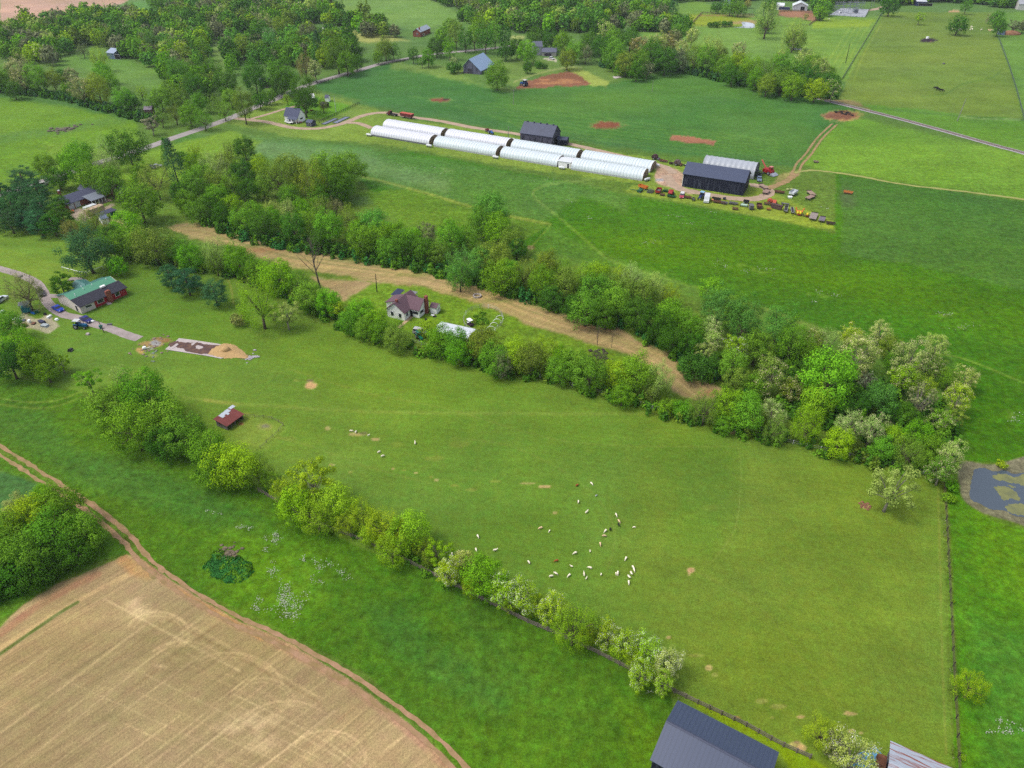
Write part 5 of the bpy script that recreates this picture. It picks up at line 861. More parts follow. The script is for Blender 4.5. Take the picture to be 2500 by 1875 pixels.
root = thing("carport", "long dark-roofed carport on posts near the brick ranch house", "carport", (a.x, a.y, 0), rz)
MB().prismx([(0, 2.4), (3.4, 2.7), (3.4, 2.8), (0, 2.5)], -.2, L + .2).build("roof", mat("dark_slate_roof", (66, 68, 92), .6), root)
for x in (0.2, L * .5, L - .2):
    for y in (.2, 3.2): MB().box(x - .07, x + .07, y - .07, y + .07, 0, 2.41).build("post", mat("dark_post", (60, 60, 66)), root)
bld("garden_shed", "grey-roofed shed half hidden by bushes below the dark carport", (252, 549), (268, 545), 4.5, 2.2, .6, WALLW, mat("grey_blue_roof", (112, 124, 156), .55), .2, 'x', cat="shed")
tk = at(276.5, 524); o = MB().tube([(tk.x, tk.y, 0), (tk.x, tk.y, 1.6), (tk.x, tk.y, 1.85)], [1.1, 1.1, .4], 14).build("water_tank", mat("green_plastic", (52, 128, 100), .5)); tag(o, "dark green plastic water tank beside the dark carport", "tank")
# 6 white farmhouse with purple-brown roof
A, B = (946.1, 773.0), (988.4, 783.4); a, L, d, n, rz = frame_of(A, B); hw, rise = 3.0, 2.6
PURP = mat("plum_shingle", (114, 88, 98), .85, var=.12, scale=2.2)
root = thing("farmhouse", "white farmhouse with plum-brown shingle roof and two brick chimneys", "house", (a.x, a.y, 0), rz)
u2, v2 = local(A, B, (1024.2, 776.8)); u3, v3 = local(A, B, (1045.3, 755.3)); D1 = v3 - .3; print("farmhouse", L, u2, v2, u3, v3)
MB().prism([(0, 0), (0, hw), (L / 2, hw + rise - .03), (L, hw), (L, 0)], 0, D1).build("wall", WALLW, root); rb = MB(); roof_slabs(rb, L, D1, hw, rise, .45, 'y'); rb.build("roof", PURP, root)
Dw = v3 - v2; MB().prismx([(v2, 0), (v2, hw), (v2 + Dw / 2, hw + rise - .2), (v3, hw), (v3, 0)][::-1], L * .7, u2).build("wall", WALLW, root)
MB().prismx([(v2 - .45, hw - .3), (v2 + Dw / 2, hw + rise - .17), (v2 + Dw / 2, hw + rise), (v2 - .45, hw - .13)], L * .5, u2 + .4).prismx([(v2 + Dw / 2, hw + rise - .17), (v3 + .45, hw - .3), (v3 + .45, hw - .13), (v2 + Dw / 2, hw + rise)], L * .5, u2 + .4).build("roof", PURP, root)
MB().prism([(-3.2, 0), (-3.2, hw - .9), (.3, hw + .2), (.3, 0)], D1 - 4.5, D1 + .2).build("annex", WALLW, root); MB().prism([(-3.6, hw - .9), (.3, hw + .35), (.3, hw + .5), (-3.6, hw - .75)][::-1], D1 - 4.9, D1 + .5).build("annex_roof", PURP, root)
MB().box(u2 + .02, u2 + .9, v2 + Dw * .55, v2 + Dw * .55 + 1.1, 0, hw + rise + .5).build("chimney", BRICK, root); MB().box(L * .45, L * .45 + .7, .8, 1.5, hw + 1.5, hw + rise + .7).build("chimney", BRICK, root)
for sd, u, z, w_, h_ in [('f', L * .3, 1.6, .9, 1.4), ('f', L * .75, 1.6, .9, 1.4)]: window(root, sd, u, z, w_, h_, L, D1)
window(root, 'r', v2 * .45, 1.7, .9, 1.3, L, D1)
f = MB().box(L + .8, u2 - .2, v2 - .07, v2 - .003, 1.1, 2.2).build("window", TRIM, root); MB().box(L + .95, u2 - .35, v2 - .1, v2 - .05, 1.2, 2.1).build("pane", GLASS, f)
f = MB().box(u2 + .003, u2 + .06, v2 + .4, v2 + Dw * .45, 1.1, 2.2).build("window", TRIM, root); MB().box(u2 + .04, u2 + .1, v2 + .55, v2 + Dw * .42, 1.2, 2.1).build("pane", GLASS, f)
MB().box(L + .05, L + .9, v2 - .1, v2 - .003, .1, 2.1).build("door", DARKW, root); MB().box(L - .1, L + 1.1, -4.5, v2 - .1, .0, .05).build("front_walk", mat("pale_path", (196, 172, 132), .9), root)
bld("garden_shed", "small white shed with plum-brown roof right of the white farmhouse", (1051.5, 764.8), (1066, 767.6), 2.8, 2.3, .8, WALLW, PURP, .2, 'x', cat="shed", wins=[('r', 1.6, 1.3, .6, .6)])
for nm, lab, p, q, dp, m_ in [("lean_to", "small open shelter with dark blue roof behind the white farmhouse", (954, 719), (972, 723), 4.2, mat("navy_sheet_roof", (48, 52, 84), .4)), ("lean_to", "small open shelter with grey deck roof behind the white farmhouse", (985, 724), (1005, 728), 4.2, mat("grey_deck_roof", (134, 134, 142), .7))]:
    a, L, d, n, rz = frame_of(p, q, 2.2); root = thing(nm, lab, "shelter", (a.x, a.y, 0), rz); MB().prismx([(0, 2.15), (dp, 2.4), (dp, 2.5), (0, 2.25)], 0, L).build("roof", m_, root)
    for x in (.1, L - .1):
        for y in (.1, dp - .1): MB().box(x - .05, x + .05, y - .05, y + .05, 0, 2.16).build("post", WALLW, root)
a, L, d, n, rz = frame_of((1104, 811), (1146.5, 820.5), 2.5); root = thing("carport", "long white-roofed carport half hidden by the hedge near the farmhouse", "carport", (a.x, a.y, 0), rz)
MB().prismx([(-1.5, 2.3), (1.3, 2.7), (4.6, 2.3), (4.6, 2.36), (1.3, 2.76), (-1.5, 2.36)], -6, L).build("roof", mat("white_sheet_roof", (224, 230, 238), .35, var=.04), root)
for x in (-5.5, 0, L - .3):
    for y in (-1.3, 4.4): MB().box(x - .06, x + .06, y - .06, y + .06, 0, 2.32).build("post", TRIM, root)
# fire ring and netted garden
p = at(1165, 724); mb = MB(); mb.v = []; 
for k in range(20):
    a_ = 2 * math.pi * k / 20; mb.bar((p.x + 1.25 * math.cos(a_), p.y + 1.25 * math.sin(a_), .28), (p.x + 1.25 * math.cos(a_ + .29), p.y + 1.25 * math.sin(a_ + .29), .28), .45, .55)
o = mb.build("fire_ring", mat("stone_ring", (190, 178, 168), .9, var=.2, scale=3)); tag(o, "round pale stone fire ring in the mown strip", "fire pit")
G0 = at(1180, 783); gr = thing("garden_enclosure", "round netted garden enclosure with white hoops right of the golf cart", "garden enclosure", (G0.x, G0.y, 0))
for k in range(14):
    a_ = 2 * math.pi * k / 14; x, y = 6.2 * math.cos(a_), 8.2 * math.sin(a_); MB().tube([(x, y, 0), (x, y, 1.5)], .06, 6).build("post", WOODG if k % 3 else TRIM, gr)
mb = MB()
for z in (.5, 1.0, 1.45):
    mb.tube([(6.2 * math.cos(2 * math.pi * k / 28), 8.2 * math.sin(2 * math.pi * k / 28), z) for k in range(29)], .03, 4, False)
mb.build("netting_wire", mat("wire", (170, 172, 168), .6), gr)
for k in range(4): MB().tube([(3.5 + .9 * k, -5.5 + 2.2 * k, 0)] + [(3.5 + .9 * k + 1.3 * math.cos(t) - 1.0, -5.5 + 2.2 * k, 1.3 * math.sin(t)) for t in np.linspace(.1, 3.0, 8)], .07, 6).build("hoop", TRIM, gr)
brush("garden_weeds", "rank green weeds filling the netted garden enclosure", [(1165, 770), (1180, 778), (1192, 788), (1170, 793), (1160, 785)], 6, .9, 60, 'gdo', .25)
# 7 white house by the farm lane and its outbuildings (tile 680,200 at 10.055)
q = lambda x, y: (680 + x / 10.055, 200 + y / 10.055)
NAVY = mat("navy_roof", (52, 62, 98), .6, var=.06)
root, L, D = bld("small_house", "small white house with navy roof beside the farm lane", q(165, 975), q(500, 1012), 8, 3.4, 3.6, WALLW, NAVY, .35, 'x', cat="house", C_=q(692, 938), wins=[('f', 3.2, 1.6, .8, 1.5), ('f', 5.0, 1.6, .8, 1.5), ('r', 3.0, 1.9, 2.6, .8)])
MB().prismx([(-2.4, 2.3), (.2, 3.3), (.2, 3.42), (-2.4, 2.42)], L * .35, L + .3).build("porch_roof", mat("porch_shingle", (84, 92, 116), .7), root)
for x in (L * .38, L * .68, L - .1): MB().box(x - .08, x + .08, -2.3, -2.14, 0, 2.35).build("porch_post", TRIM, root)
bld("garden_shed", "dark wooden shed with blue-grey roof beside the small white house", q(685, 1088), q(818, 1106), 4, 2.2, 1.0, mat("dark_planks", (66, 70, 84), .9, kind="boards", col2=(120, 124, 134), freq=2), ROOFB, .2, 'x', cat="shed", C_=q(928, 1058), doors=[('f', 2.5, 1.0, 1.0, 1.9)])
bld("garden_shed", "tiny white shed with dark roof at the far corner of the fenced yard", q(1150, 490), q(1235, 492), 3.6, 2.4, 1.3, WALLW, mat("slate_roof", (84, 88, 112), .7), .2, 'x', cat="shed")
bld("garden_shed", "low black shed under small trees in the fenced yard", q(1040, 635), q(1170, 645), 4.0, 1.8, 1.2, mat("black_planks", (30, 32, 44), .9), mat("black_roof", (58, 54, 66), .8), .3, 'x', cat="shed")
bld("cottage", "little white-trimmed porch house half hidden by the tall roadside tree", q(790, 500), q(885, 492), 5.5, 2.6, 1.6, mat("brown_porch", (150, 128, 120), .8), TRIM, .5, 'x', cat="house", doors=[('f', 2, 1.2, 3, 2)])
for i, pts in enumerate([[(1045, 1040), (1370, 900), (1450, 915), (1120, 1062)], [(1320, 1012), (1640, 862), (1732, 872), (1420, 1032)]]):
    A, B = q(*pts[0]), q(*pts[3]); a = W2(A); e1 = W2(q(*pts[1])) - a; e2 = W2(q(*pts[3])) - a; L = e1.length; D = e2.length; rz = math.atan2(e1.y, e1.x)
    root = thing("seed_bed", ("left" if i == 0 else "right") + " one of two long low seedling beds under grey sheeting", "seed bed", (a.x, a.y, 0), rz, "seedling beds under grey sheeting")
    s_ = -1 if e1.x * e2.y - e1.y * e2.x < 0 else 1; y0, y1 = (0, D) if s_ > 0 else (-D, 0)
    MB().box(0, L, y0, y0 + .2, 0, .35).box(0, L, y1 - .2, y1, 0, .35).box(0, .2, y0 + .2, y1 - .2, 0, .35).box(L - .2, L, y0 + .2, y1 - .2, 0, .35).build("frame", mat("bed_frame", (80, 84, 100)), root)
    MB().box(.2, L - .2, y0 + .2, y1 - .2, 0, .25).build("cover_sheet", mat("grey_sheeting", (124, 132, 152), .5, var=.15, scale=.5), root)
# 8 greenhouses
POLY = mat("white_greenhouse_film", (226, 228, 238), .5, var=.035, scale=.5, spec=.3, kind="ribs", col2=(198, 201, 212), freq=.2, k=1.22); POLY2 = mat("aged_greenhouse_film", (216, 226, 232), .5, var=.05, scale=.3, spec=.3, kind="ribs", col2=(190, 204, 208), freq=.2, k=1.22)
ENDW = mat("brown_end_film", (150, 132, 108), .8, var=.3, scale=.8); BASEB = mat("base_board", (120, 122, 128), .8)
GH = [("front", (905.7, 331.6), (1047.3, 355.2), 0), ("front", (1058.7, 357.7), (1209.2, 382.9), 1), ("front", (1220.9, 384.9), (1359.5, 407.7), 1), ("front", (1393.7, 414.4), (1567.4, 441.9), 1), ("back", (935, 315.0), (1075, 338.3), 0), ("back", (1086.4, 340.0), (1234.5, 364.0), 0), ("back", (1246.5, 366.2), (1405, 392.5), 1), ("back", (1417.4, 394), (1586.4, 422), 1)]
for i, (row, A, B, aged) in enumerate(GH):
    a, L, d, n, rz = frame_of(A, B); Wd, Hh = 9.2, 4.1; k = i % 4
    root = thing("greenhouse", "%s of the four white arched greenhouses in the %s row" % (["leftmost", "second from left", "third from left", "rightmost"][k], "nearer" if row == "front" else "farther"), "greenhouse", (a.x, a.y, 0), rz, "white arched greenhouses")
    pr = [(Wd / 2 - Wd / 2 * math.cos(t), .8 + (Hh - .8) * math.sin(t) ** .85) for t in np.linspace(0, math.pi, 19)]; mb = MB(); nr = int(L / 1.3)
    for s in range(nr + 1):
        x = L * s / nr; sag = .0 if s % 1 == 0 else .05
        for (y, z) in pr: mb.v.append((x, y, z))
        if s < nr:
            for (y, z) in pr: mb.v.append((x + L / nr * .5, Wd / 2 + (y - Wd / 2) * .992, z * .992))
    rings = 2 * nr + 1
    for s in range(rings - 1):
        for t in range(18): o_ = s * 19 + t; mb.f.append((o_, o_ + 1, o_ + 20, o_ + 19))
    mb.build("cover", POLY2 if aged else POLY, root, True)
    mb = MB()
    for s in range(0, nr + 1): mb.tube([(L * s / nr, y, z + .02) for y, z in pr[::2]], .035, 4, False)
    mb.build("hoops", mat("galvanised_hoop", (146, 152, 164), .5), root)
    MB().box(0, L, -.04, .02, 0, .8).box(0, L, Wd - .02, Wd + .04, 0, .8).build("base_board", BASEB if not aged else mat("pale_base", (190, 194, 198), .7), root)
    for x0 in (.05, L - .05): MB().prismx([(y, z - .03) for y, z in pr] + [(Wd, 0), (0, 0)], x0 - .03, x0 + .03).build("end_wall", ENDW, root)
    for x0 in (0.0, L - .0): MB().tube([(x0, y, z) for y, z in pr], .09, 5, False).build("end_hoop", TRIM, root)
    MB().box(L + .0, L + .06, Wd / 2 - .9, Wd / 2 + .9, 0, 2.3).build("door", mat("end_door", (120, 110, 96), .8), root)
bld("link_shed", "white flat-roofed shed linking two of the nearer greenhouses", (1362, 407), (1393, 411.8), 7, 2.8, .7, WALLW, mat("white_roof", (226, 230, 236), .4, var=.03), .2, 'x', cat="shed", doors=[('f', 5.2, 1.1, .9, 2.0, GLASS)])
def tank(x, y, rz, lab):
    p = at(x, y); root = thing("gas_tank", lab, "tank", (p.x, p.y, 0), rz, "white gas tanks by the greenhouses")
    MB().tube([(-1.75, 0, .95), (-1.6, 0, .95), (-1.3, 0, .95), (1.3, 0, .95), (1.6, 0, .95), (1.75, 0, .95)], [.1, .38, .55, .55, .38, .1], 14).build("tank_shell", mat("white_tank_paint", (232, 234, 238), .35, var=.03), root, True)
    for x_ in (-.95, .95): MB().box(x_ - .12, x_ + .12, -.42, .42, 0, .5).build("leg", mat("tank_leg", (110, 110, 114)), root)
    MB().tube([(0, 0, 1.5), (0, 0, 1.72)], .18, 8).build("valve_cover", TRIM, root)
rzG = frame_of((905.7, 331.6), (1567.4, 441.9))[4]
for x, y, rz_, lab in [(967.5, 299.5, 0, "behind the farther row's leftmost greenhouse"), (1108.3, 322, 0, "behind the farther row's second greenhouse"), (1252, 344.5, 0, "left of the weathered tobacco barn's corner"), (901, 333, 0, "at the left end of the greenhouse rows"), (1047.8, 359.5, 0, "below the first gap of the nearer row"), (1210, 387.5, 0, "below the second gap of the nearer row"), (1371.8, 413.6, 0, "in front of the white link shed"), (1579.7, 442, 1.1, "standing crosswise at the right end of the nearer row"), (1602, 407.5, 0, "at the right end of the farther row")]:
    tank(x, y, rzG + rz_, "white gas tank " + lab)
# 9 weathered tobacco barn
A, B = (1270, 349.5), (1347.7, 360.6); root, L, D = bld("barn", "tall weathered grey-black tobacco barn behind the greenhouses", A, B, 11, 5.4, 4.3, mat("weathered_tobacco_boards", (88, 86, 102), .9, var=.2, scale=1, kind="boards", col2=(36, 36, 50), freq=1.5), mat("dark_tin_roof", (64, 72, 98), .5, var=.12, scale=.5), .3, 'x', cat="barn")
MB().box(L + .003, L + .05, D * .25, D * .25 + 4, 0, 4.2).build("door", DARKW, root)
for k in range(5): MB().box(L * (k + .5) / 5 - .35, L * (k + .5) / 5 + .35, D / 2 - .35, D / 2 + .35, 9.4, 10.2).build("roof_vent", mat("vent_tin", (54, 58, 80), .5), root)
bld("annex_shed", "low dark annex shed at the right end of the tobacco barn", (1360, 354.5), (1383, 356.5), 5.5, 2.9, .8, BLACKW, mat("dark_tin_roof2", (70, 76, 100), .5, var=.15), .25, 'x', cat="shed")
# 10 long black barn
A, B = (1664.2, 455.2), (1812.9, 478.3); a, L, d, n, rz = frame_of(A, B); u, v = local(A, B, (1826.5, 454.6)); root, L, D = bld("barn", "long black barn with smooth blue-grey metal roof in the farmyard", A, B, 12.5, 5.9, 3.4, BLACKW, ROOFB, .35, 'x', cat="barn")
MB().box(L + .003, L + .05, 4, 8.5, 0, 4.2).build("door", DARKW, root); MB().box(-.05, -.003, 4, 8.5, 0, 4.2).build("door", DARKW, root); MB().box(-.02, .12, -.06, -.003, 0, 5.8).build("corner_trim", TRIM, root); print("blackbarn", L, v, D)
# 11 silver quonset
A, B = (1712, 419.5), (1839, 438.8); a, L, d, n, rz = frame_of(A, B); root = thing("hoop_barn", "silver arched hoop barn with open right end behind the black barn", "barn", (a.x, a.y, 0), rz); Wd, Hh = 11, 6.2
pr = [(Wd / 2 - Wd / 2 * math.cos(t), 1.6 + (Hh - 1.6) * math.sin(t) ** .9) for t in np.linspace(0, math.pi, 15)]
ns = 10; mb = MB()
for s in range(ns * 4 + 1):
    x = L * s / (ns * 4); sag = 1 - .035 * math.sin(math.pi * (s % 4) / 4)
    for y, z in pr: mb.v.append((x, Wd / 2 + (y - Wd / 2) * sag, z * sag))
mb.f = [(s * 15 + t, s * 15 + t + 1, s * 15 + t + 16, s * 15 + t + 15) for s in range(ns * 4) for t in range(14)]
mb.build("cover", mat("silver_fabric", (178, 184, 194), .4, var=.05, scale=.4), root, True)
for s in range(0, ns + 1, 1):
    for y in (0, Wd): MB().box(L * s / ns - .1, L * s / ns + .1, y - .1, y + .1, 0, 1.7).build("post", mat("grey_post", (110, 112, 118)), root)
MB().box(0, L, Wd - .05, Wd + .05, 0, 1.6).box(0, L, -.05, .02, .2, 1.6).build("side_wall", mat("grey_side", (150, 152, 160), .6), root); MB().prismx([(y, z - .05) for y, z in pr] + [(Wd, 0), (0, 0)], -.05, .05).build("end_wall", mat("silver_end", (150, 156, 166), .5), root)
MB().tube([(L, y, z) for y, z in pr], .14, 5, False).build("end_hoop", mat("dark_hoop", (90, 92, 100)), root)
# 12 grey hay barn with salt-box roof
A, B = (1131.6, 178.6), (1172.8, 182.4); a, L, d, n, rz = frame_of(A, B); D = 24; k = .36
root = thing("barn", "grey wooden hay barn with pale blue tin roof beside a round tree", "barn", (a.x, a.y, 0), rz)
MB().prism([(0, 0), (0, 4.6), (L * k, 9.4), (L, 2.6), (L, 0)], 0, D).build("wall", mat("grey_hay_barn_boards", (112, 112, 134), .9, kind="boards", col2=(70, 70, 90), freq=1.2), root)
MB().prism([(-.6, 4.2), (L * k, 9.45), (L * k, 9.6), (-.6, 4.35)][::-1], -.5, D + .5).prism([(L * k, 9.45), (L + .6, 2.2), (L + .6, 2.35), (L * k, 9.6)][::-1], -.5, D + .5).build("roof", mat("pale_blue_tin", (152, 178, 212), .35, var=.04, scale=.2), root)
MB().box(3.2, 6.6, -.08, -.003, 0, 3.4).build("door", mat("dark_barn_door", (70, 66, 78)), root)
# 13-20 far buildings
s3 = lambda x, y: (920 + x / 4.608, 60 + y / 4.608); s0 = lambda x, y: (x / 4.424, y / 4.424); s1 = lambda x, y: (500 + x / 4.424, y / 4.424); s2 = lambda x, y: (1000 + x / 4.424, y / 4.424); s4 = lambda x, y: (1600 + x / 4.096, y / 4.096); s5 = lambda x, y: (2000 + x / 4.424, y / 4.424)
SLATE = mat("far_slate", (104, 108, 128), .7); PALEG = mat("pale_grey_siding", (176, 180, 188), .7, var=.05)
bld("garage_wing", "low garage wing with slate roof beside the grey two-storey house", s3(1858, 356), s3(2018, 358), 8, 3.0, 2.2, mat("beige_siding", (188, 182, 176), .7), SLATE, .3, 'x', cat="garage", doors=[('f', 4.5, 1.3, 5.5, 2.2, mat("shade_door", (70, 60, 76)))], chimney=(28, 4, .8, .6, TRIM))
bld("two_storey_house", "pale grey two-storey house partly behind a round green tree", s3(1762, 348), s3(1862, 345), 9, 6.2, 3.0, PALEG, SLATE, .3, 'x', cat="house", wins=[('f', 14, 1.6, 1, 1.4), ('f', 14, 4.6, 1, 1.4), ('f', 18, 4.6, 1, 1.4)])
bld("brick_house", "red brick house with silver roof in front of the far green field", s3(408, 137), s3(492, 142), 22, 4.0, 2.4, BRICK, mat("silver_roof", (172, 184, 200), .4, var=.03), .4, 'y', cat="house", wins=[('f', 4, 2.4, 1.2, 1.2), ('f', 10, 2.4, 1.2, 1.2)], chimney=(5, 3, 1, 1, BRICK))
bld("hidden_house", "grey-roofed house with white chimney glimpsed between large trees", (780, 103), (801, 101), 12, 5, 3.2, WALLW, mat("grey_lilac_roof", (120, 124, 150), .6), .4, 'x', cat="house", chimney=(6, 5, 1.2, 1.4, TRIM))
bld("field_shed", "blue-grey metal shed beside the yellow-green tree in the left clearing", s0(1165, 632), s0(1246, 640), 12, 4.2, 2.2, mat("blue_grey_wall", (110, 128, 160), .6), mat("pale_shed_roof", (160, 174, 200), .45), .4, 'x', cat="shed", doors=[('f', 10, 1.9, 5, 3.4)])
bld("field_shed", "small brown shed at the end of the left tree line", s0(1570, 1248), s0(1648, 1245), 6, 3.2, 1.2, mat("brown_planks", (134, 104, 96), .9, kind="boards", col2=(90, 66, 62), freq=1.5), mat("brown_grey_roof", (132, 122, 132), .8), .3, 'x', cat="shed")
bld("field_shed", "old grey-pink wooden crib barn among trees beyond the road", (637, 136), (648, 135.4), 6, 3.6, 2.6, mat("pinkish_planks", (176, 156, 148), .9, kind="boards", col2=(130, 108, 100), freq=1.2), mat("grey_crib_roof", (120, 112, 120), .8), .3, 'y', cat="shed")
bld("mobile_home", "long white mobile home in a clearing of the far woods", s2(1165, 112), s2(1268, 100), 5, 3.2, .9, WALLW, mat("white_mobile_roof", (224, 230, 240), .4), .2, 'x', cat="house", wins=[('f', 5, 1.8, 1.2, 1), ('f', 14, 1.8, 1.2, 1)])
bld("cabin", "small pinkish-brown cabin right of the white mobile home", s2(1500, 138), s2(1555, 138), 9, 3, 2, mat("tan_cabin", (190, 180, 160), .8), mat("tan_roof", (172, 170, 150), .8), .3, 'x', cat="house")
bld("stable", "low white stable with dark open front near the distant corral", s4(1205, 97), s4(1280, 100), 13, 4, 1.6, WALLW, mat("bright_white_roof", (236, 240, 248), .4, var=.02), .4, 'x', cat="stable", doors=[('f', 8, 1.6, 11, 2.6, mat("blue_shade", (50, 62, 100)))])  # no door here: dark blue panel paints the shade inside the open front
bld("white_barn", "big white gabled barn with blue-framed doorway above the corral", s4(1370, 104), s4(1515, 110), 15, 4.4, 3.2, mat("white_barn_wall", (208, 214, 224), .6), mat("white_barn_roof", (226, 234, 238), .4, var=.04), .6, 'y', cat="barn", doors=[('f', 9.5, 2, 4, 3.8, DARKW)])
bld("field_shed", "blue run-in shed with white roof along the top edge", s5(1045, 66), s5(1150, 68), 9, 4.4, .8, mat("blue_wall", (56, 62, 108), .7), mat("white_shed_roof", (226, 230, 240), .4), .4, 'x', cat="shed", doors=[('f', 9, 1.6, 14, 2.6)])
bld("field_shed", "small blue-grey hut beside brown hay pile in the far pasture", s5(1930, 376), s5(1998, 380), 6, 3.2, 1.6, mat("blue_hut_wall", (120, 138, 172), .6), mat("blue_hut_roof", (134, 150, 182), .5), .2, 'y', cat="shed")
bld("white_house", "white house partly behind trees in the top right corner", s5(2140, 108), s5(2240, 112), 14, 5.5, 3, mat("off_white_wall", (206, 204, 200), .7), mat("grey_far_roof", (170, 172, 180), .6), .4, 'x', cat="house")
bld("blue_house", "pale blue tall house between dark trees at the top edge", (1769, 19), (1781, 19), 8, 9, 3.5, mat("pale_blue_wall", (176, 190, 214), .6), mat("pale_blue_roof", (150, 160, 186), .6), .3, 'y', cat="house")
bld("roadside_house", "dark-roofed house under the trees beyond the road bend", s1(620, 955), s1(720, 945), 10, 3, 2, mat("brown_wall", (120, 100, 96), .8), mat("grey_violet_roof", (104, 104, 124), .7), .4, 'x', cat="house")
p = at(2467, 84); o = MB().ball((p.x, p.y, 0), (9, 5, 3.2), 14, 8).build("hay_pile", mat("brown_hay", (150, 108, 80), .95, var=.25, scale=.6, bump=.5), None, True); tag(o, "brown hay pile between the far blue-grey hut and trees", "hay pile")
# substation
GRVP = surf_mat("grey_crushed_stone", (176, 180, 190), .95, .05, .3, 3)
sheet("substation_pad", [(2025, 36.3), (2054, 19.6), (2122, 22.8), (2111, 42)], GRVP, .03, 0); sheet("substation_drive", [(2122, 22.8), (2142, 19), (2156, 13), (2155, 17), (2144, 24), (2118, 27)], M_GRAV, .034, 0)
STEEL = mat("galvanised_steel", (150, 158, 170), .5, metal=.3)
def lattice(name, lab, x, y, w_, h_, dd=4):
    p = at(x, y); root = thing(name, lab, "switchgear", (p.x, p.y, 0)); hw_ = w_ / 2
    for sx in (-1, 1):
        for sy in (-1, 1): MB().tube([(sx * hw_, sy * dd / 2, 0), (sx * hw_, sy * dd / 2, h_)], .18, 6).build("leg", STEEL, root)
    mb = MB()
    for z in (h_ * .55, h_ * .8, h_):
        for sy in (-1, 1): mb.bar((-hw_ - 1, sy * dd / 2, z), (hw_ + 1, sy * dd / 2, z), .3)
        for sx in (-1, 1): mb.bar((sx * hw_, -dd / 2, z), (sx * hw_, dd / 2, z), .3)
    for sy in (-1, 1): mb.bar((-hw_, sy * dd / 2, 0), (hw_, sy * dd / 2, h_ * .55), .15); mb.bar((hw_, sy * dd / 2, 0), (-hw_, sy * dd / 2, h_ * .55), .15)
    mb.build("cross_beams", STEEL, root); mb = MB()
    for k in range(5): x_ = -hw_ + w_ * k / 4; mb.tube([(x_, 0, h_), (x_, 0, h_ + 1.4)], [.3, .15], 6)
    mb.build("insulators", mat("porcelain", (120, 104, 100)), root)
lattice("switch_frame", "left steel lattice frame of the substation", 2048, 30, 8, 9); lattice("switch_frame", "tall steel lattice frame in the middle of the substation", 2078, 33, 9, 10, 5); lattice("switch_frame", "steel lattice frame at the right of the substation", 2095, 24, 8, 12, 5)
for x, y, lab in [(2088, 31, "grey transformer in the middle of the substation"), (2051, 32.5, "small white cabinet in front of the left lattice frame")]:
    p = at(x, y); root = thing("transformer", lab, "transformer", (p.x, p.y, 0)); s_ = 1 if x > 2060 else .5; MB().box(-2 * s_, 2 * s_, -1.4 * s_, 1.4 * s_, .3, 3.4 * s_).build("tank", STEEL if s_ == 1 else TRIM, root); mb = MB(); [mb.box(-1.8 * s_ + .5 * k * s_, -1.6 * s_ + .5 * k * s_, -2 * s_, -1.41 * s_, .6, 3 * s_) for k in range(8)]; mb.build("cooling_fins", STEEL, root); MB().box(-2.3 * s_, 2.3 * s_, -1.7 * s_, 1.7 * s_, 0, .3).build("plinth", M_CONC, root)
# slab, manure, straw mound and rubble
t6 = lambda L_: [(300 + x / 6.506, 790 + y / 6.506) for x, y in L_]
sheet("concrete_slab", t6([(670, 415), (720, 372), (860, 268), (890, 235), (1100, 262), (1540, 328), (1700, 420), (1610, 545), (1560, 562), (1350, 520)]), M_CONC, .12, 0)
o = sheet("manure_layer", t6([(738, 322), (860, 282), (905, 300), (1080, 305), (1210, 315), (1330, 335), (1500, 352), (1640, 380), (1600, 450), (1400, 470), (1320, 492), (1180, 475), (1010, 450), (960, 405), (870, 385), (830, 370), (745, 368)]), surf_mat("manure", (88, 68, 70), .95, .2, .8, 5, col2=(120, 92, 78)), .15, 4, .25, "stuff")
for k, pl in enumerate([[(845, 330), (875, 318), (870, 345), (800, 400), (740, 400)], [(1160, 372), (1200, 350), (1275, 380), (1230, 410), (1165, 400)], [(1090, 330), (1180, 285), (1200, 290), (1150, 320), (1100, 355)]]): sheet("bare_concrete_spot", t6(pl), M_CONC, .17, 3, .15)
def mound(name, lab, pix, hmax, m, kind="stuff", peak=None, seed=3):
    pl = [tuple(at(x, y)[:2]) for x, y in pix]; cx = sum(p[0] for p in pl) / len(pl); cy = sum(p[1] for p in pl) / len(pl); pl = smooth_line(pl, 6, True); r = random.Random(seed); mb = MB(); nr = 9
    for i in range(nr + 1):
        t = i / nr
        for p in pl: rr2 = t * (1 + r.uniform(-.05, .05)); mb.v.append((cx + (p[0] - cx) * rr2, cy + (p[1] - cy) * rr2, .03 + hmax * max(0, (1 - t ** 1.4)) * (1 + r.uniform(-.12, .12)) * (t < 1)))
    N = len(pl); mb.f = [(i * N + k, i * N + (k + 1) % N, (i + 1) * N + (k + 1) % N, (i + 1) * N + k) for i in range(nr) for k in range(N)]
    o = mb.build(name, m, None, True); tag(o, lab, "pile", None, kind); return o
STRAW = mat("straw", (196, 162, 112), .95, var=.16, scale=2.5, bump=.6)
mound("straw_heap", "spread heap of golden straw on the end of the concrete slab", t6([(1330, 480), (1400, 400), (1500, 345), (1640, 318), (1780, 345), (1880, 420), (1990, 520), (1960, 552), (1800, 545), (1640, 555), (1500, 540), (1380, 505)]), .9, STRAW, "thing")
p = at(552, 856, .6); o = MB().ball((p.x, p.y, 1.0), (1.3, 1.1, .95), 12, 8).build("straw_bale", STRAW, None, True); tag(o, "round straw bale sitting on top of the straw heap", "bale")
r_ = random.Random(9)
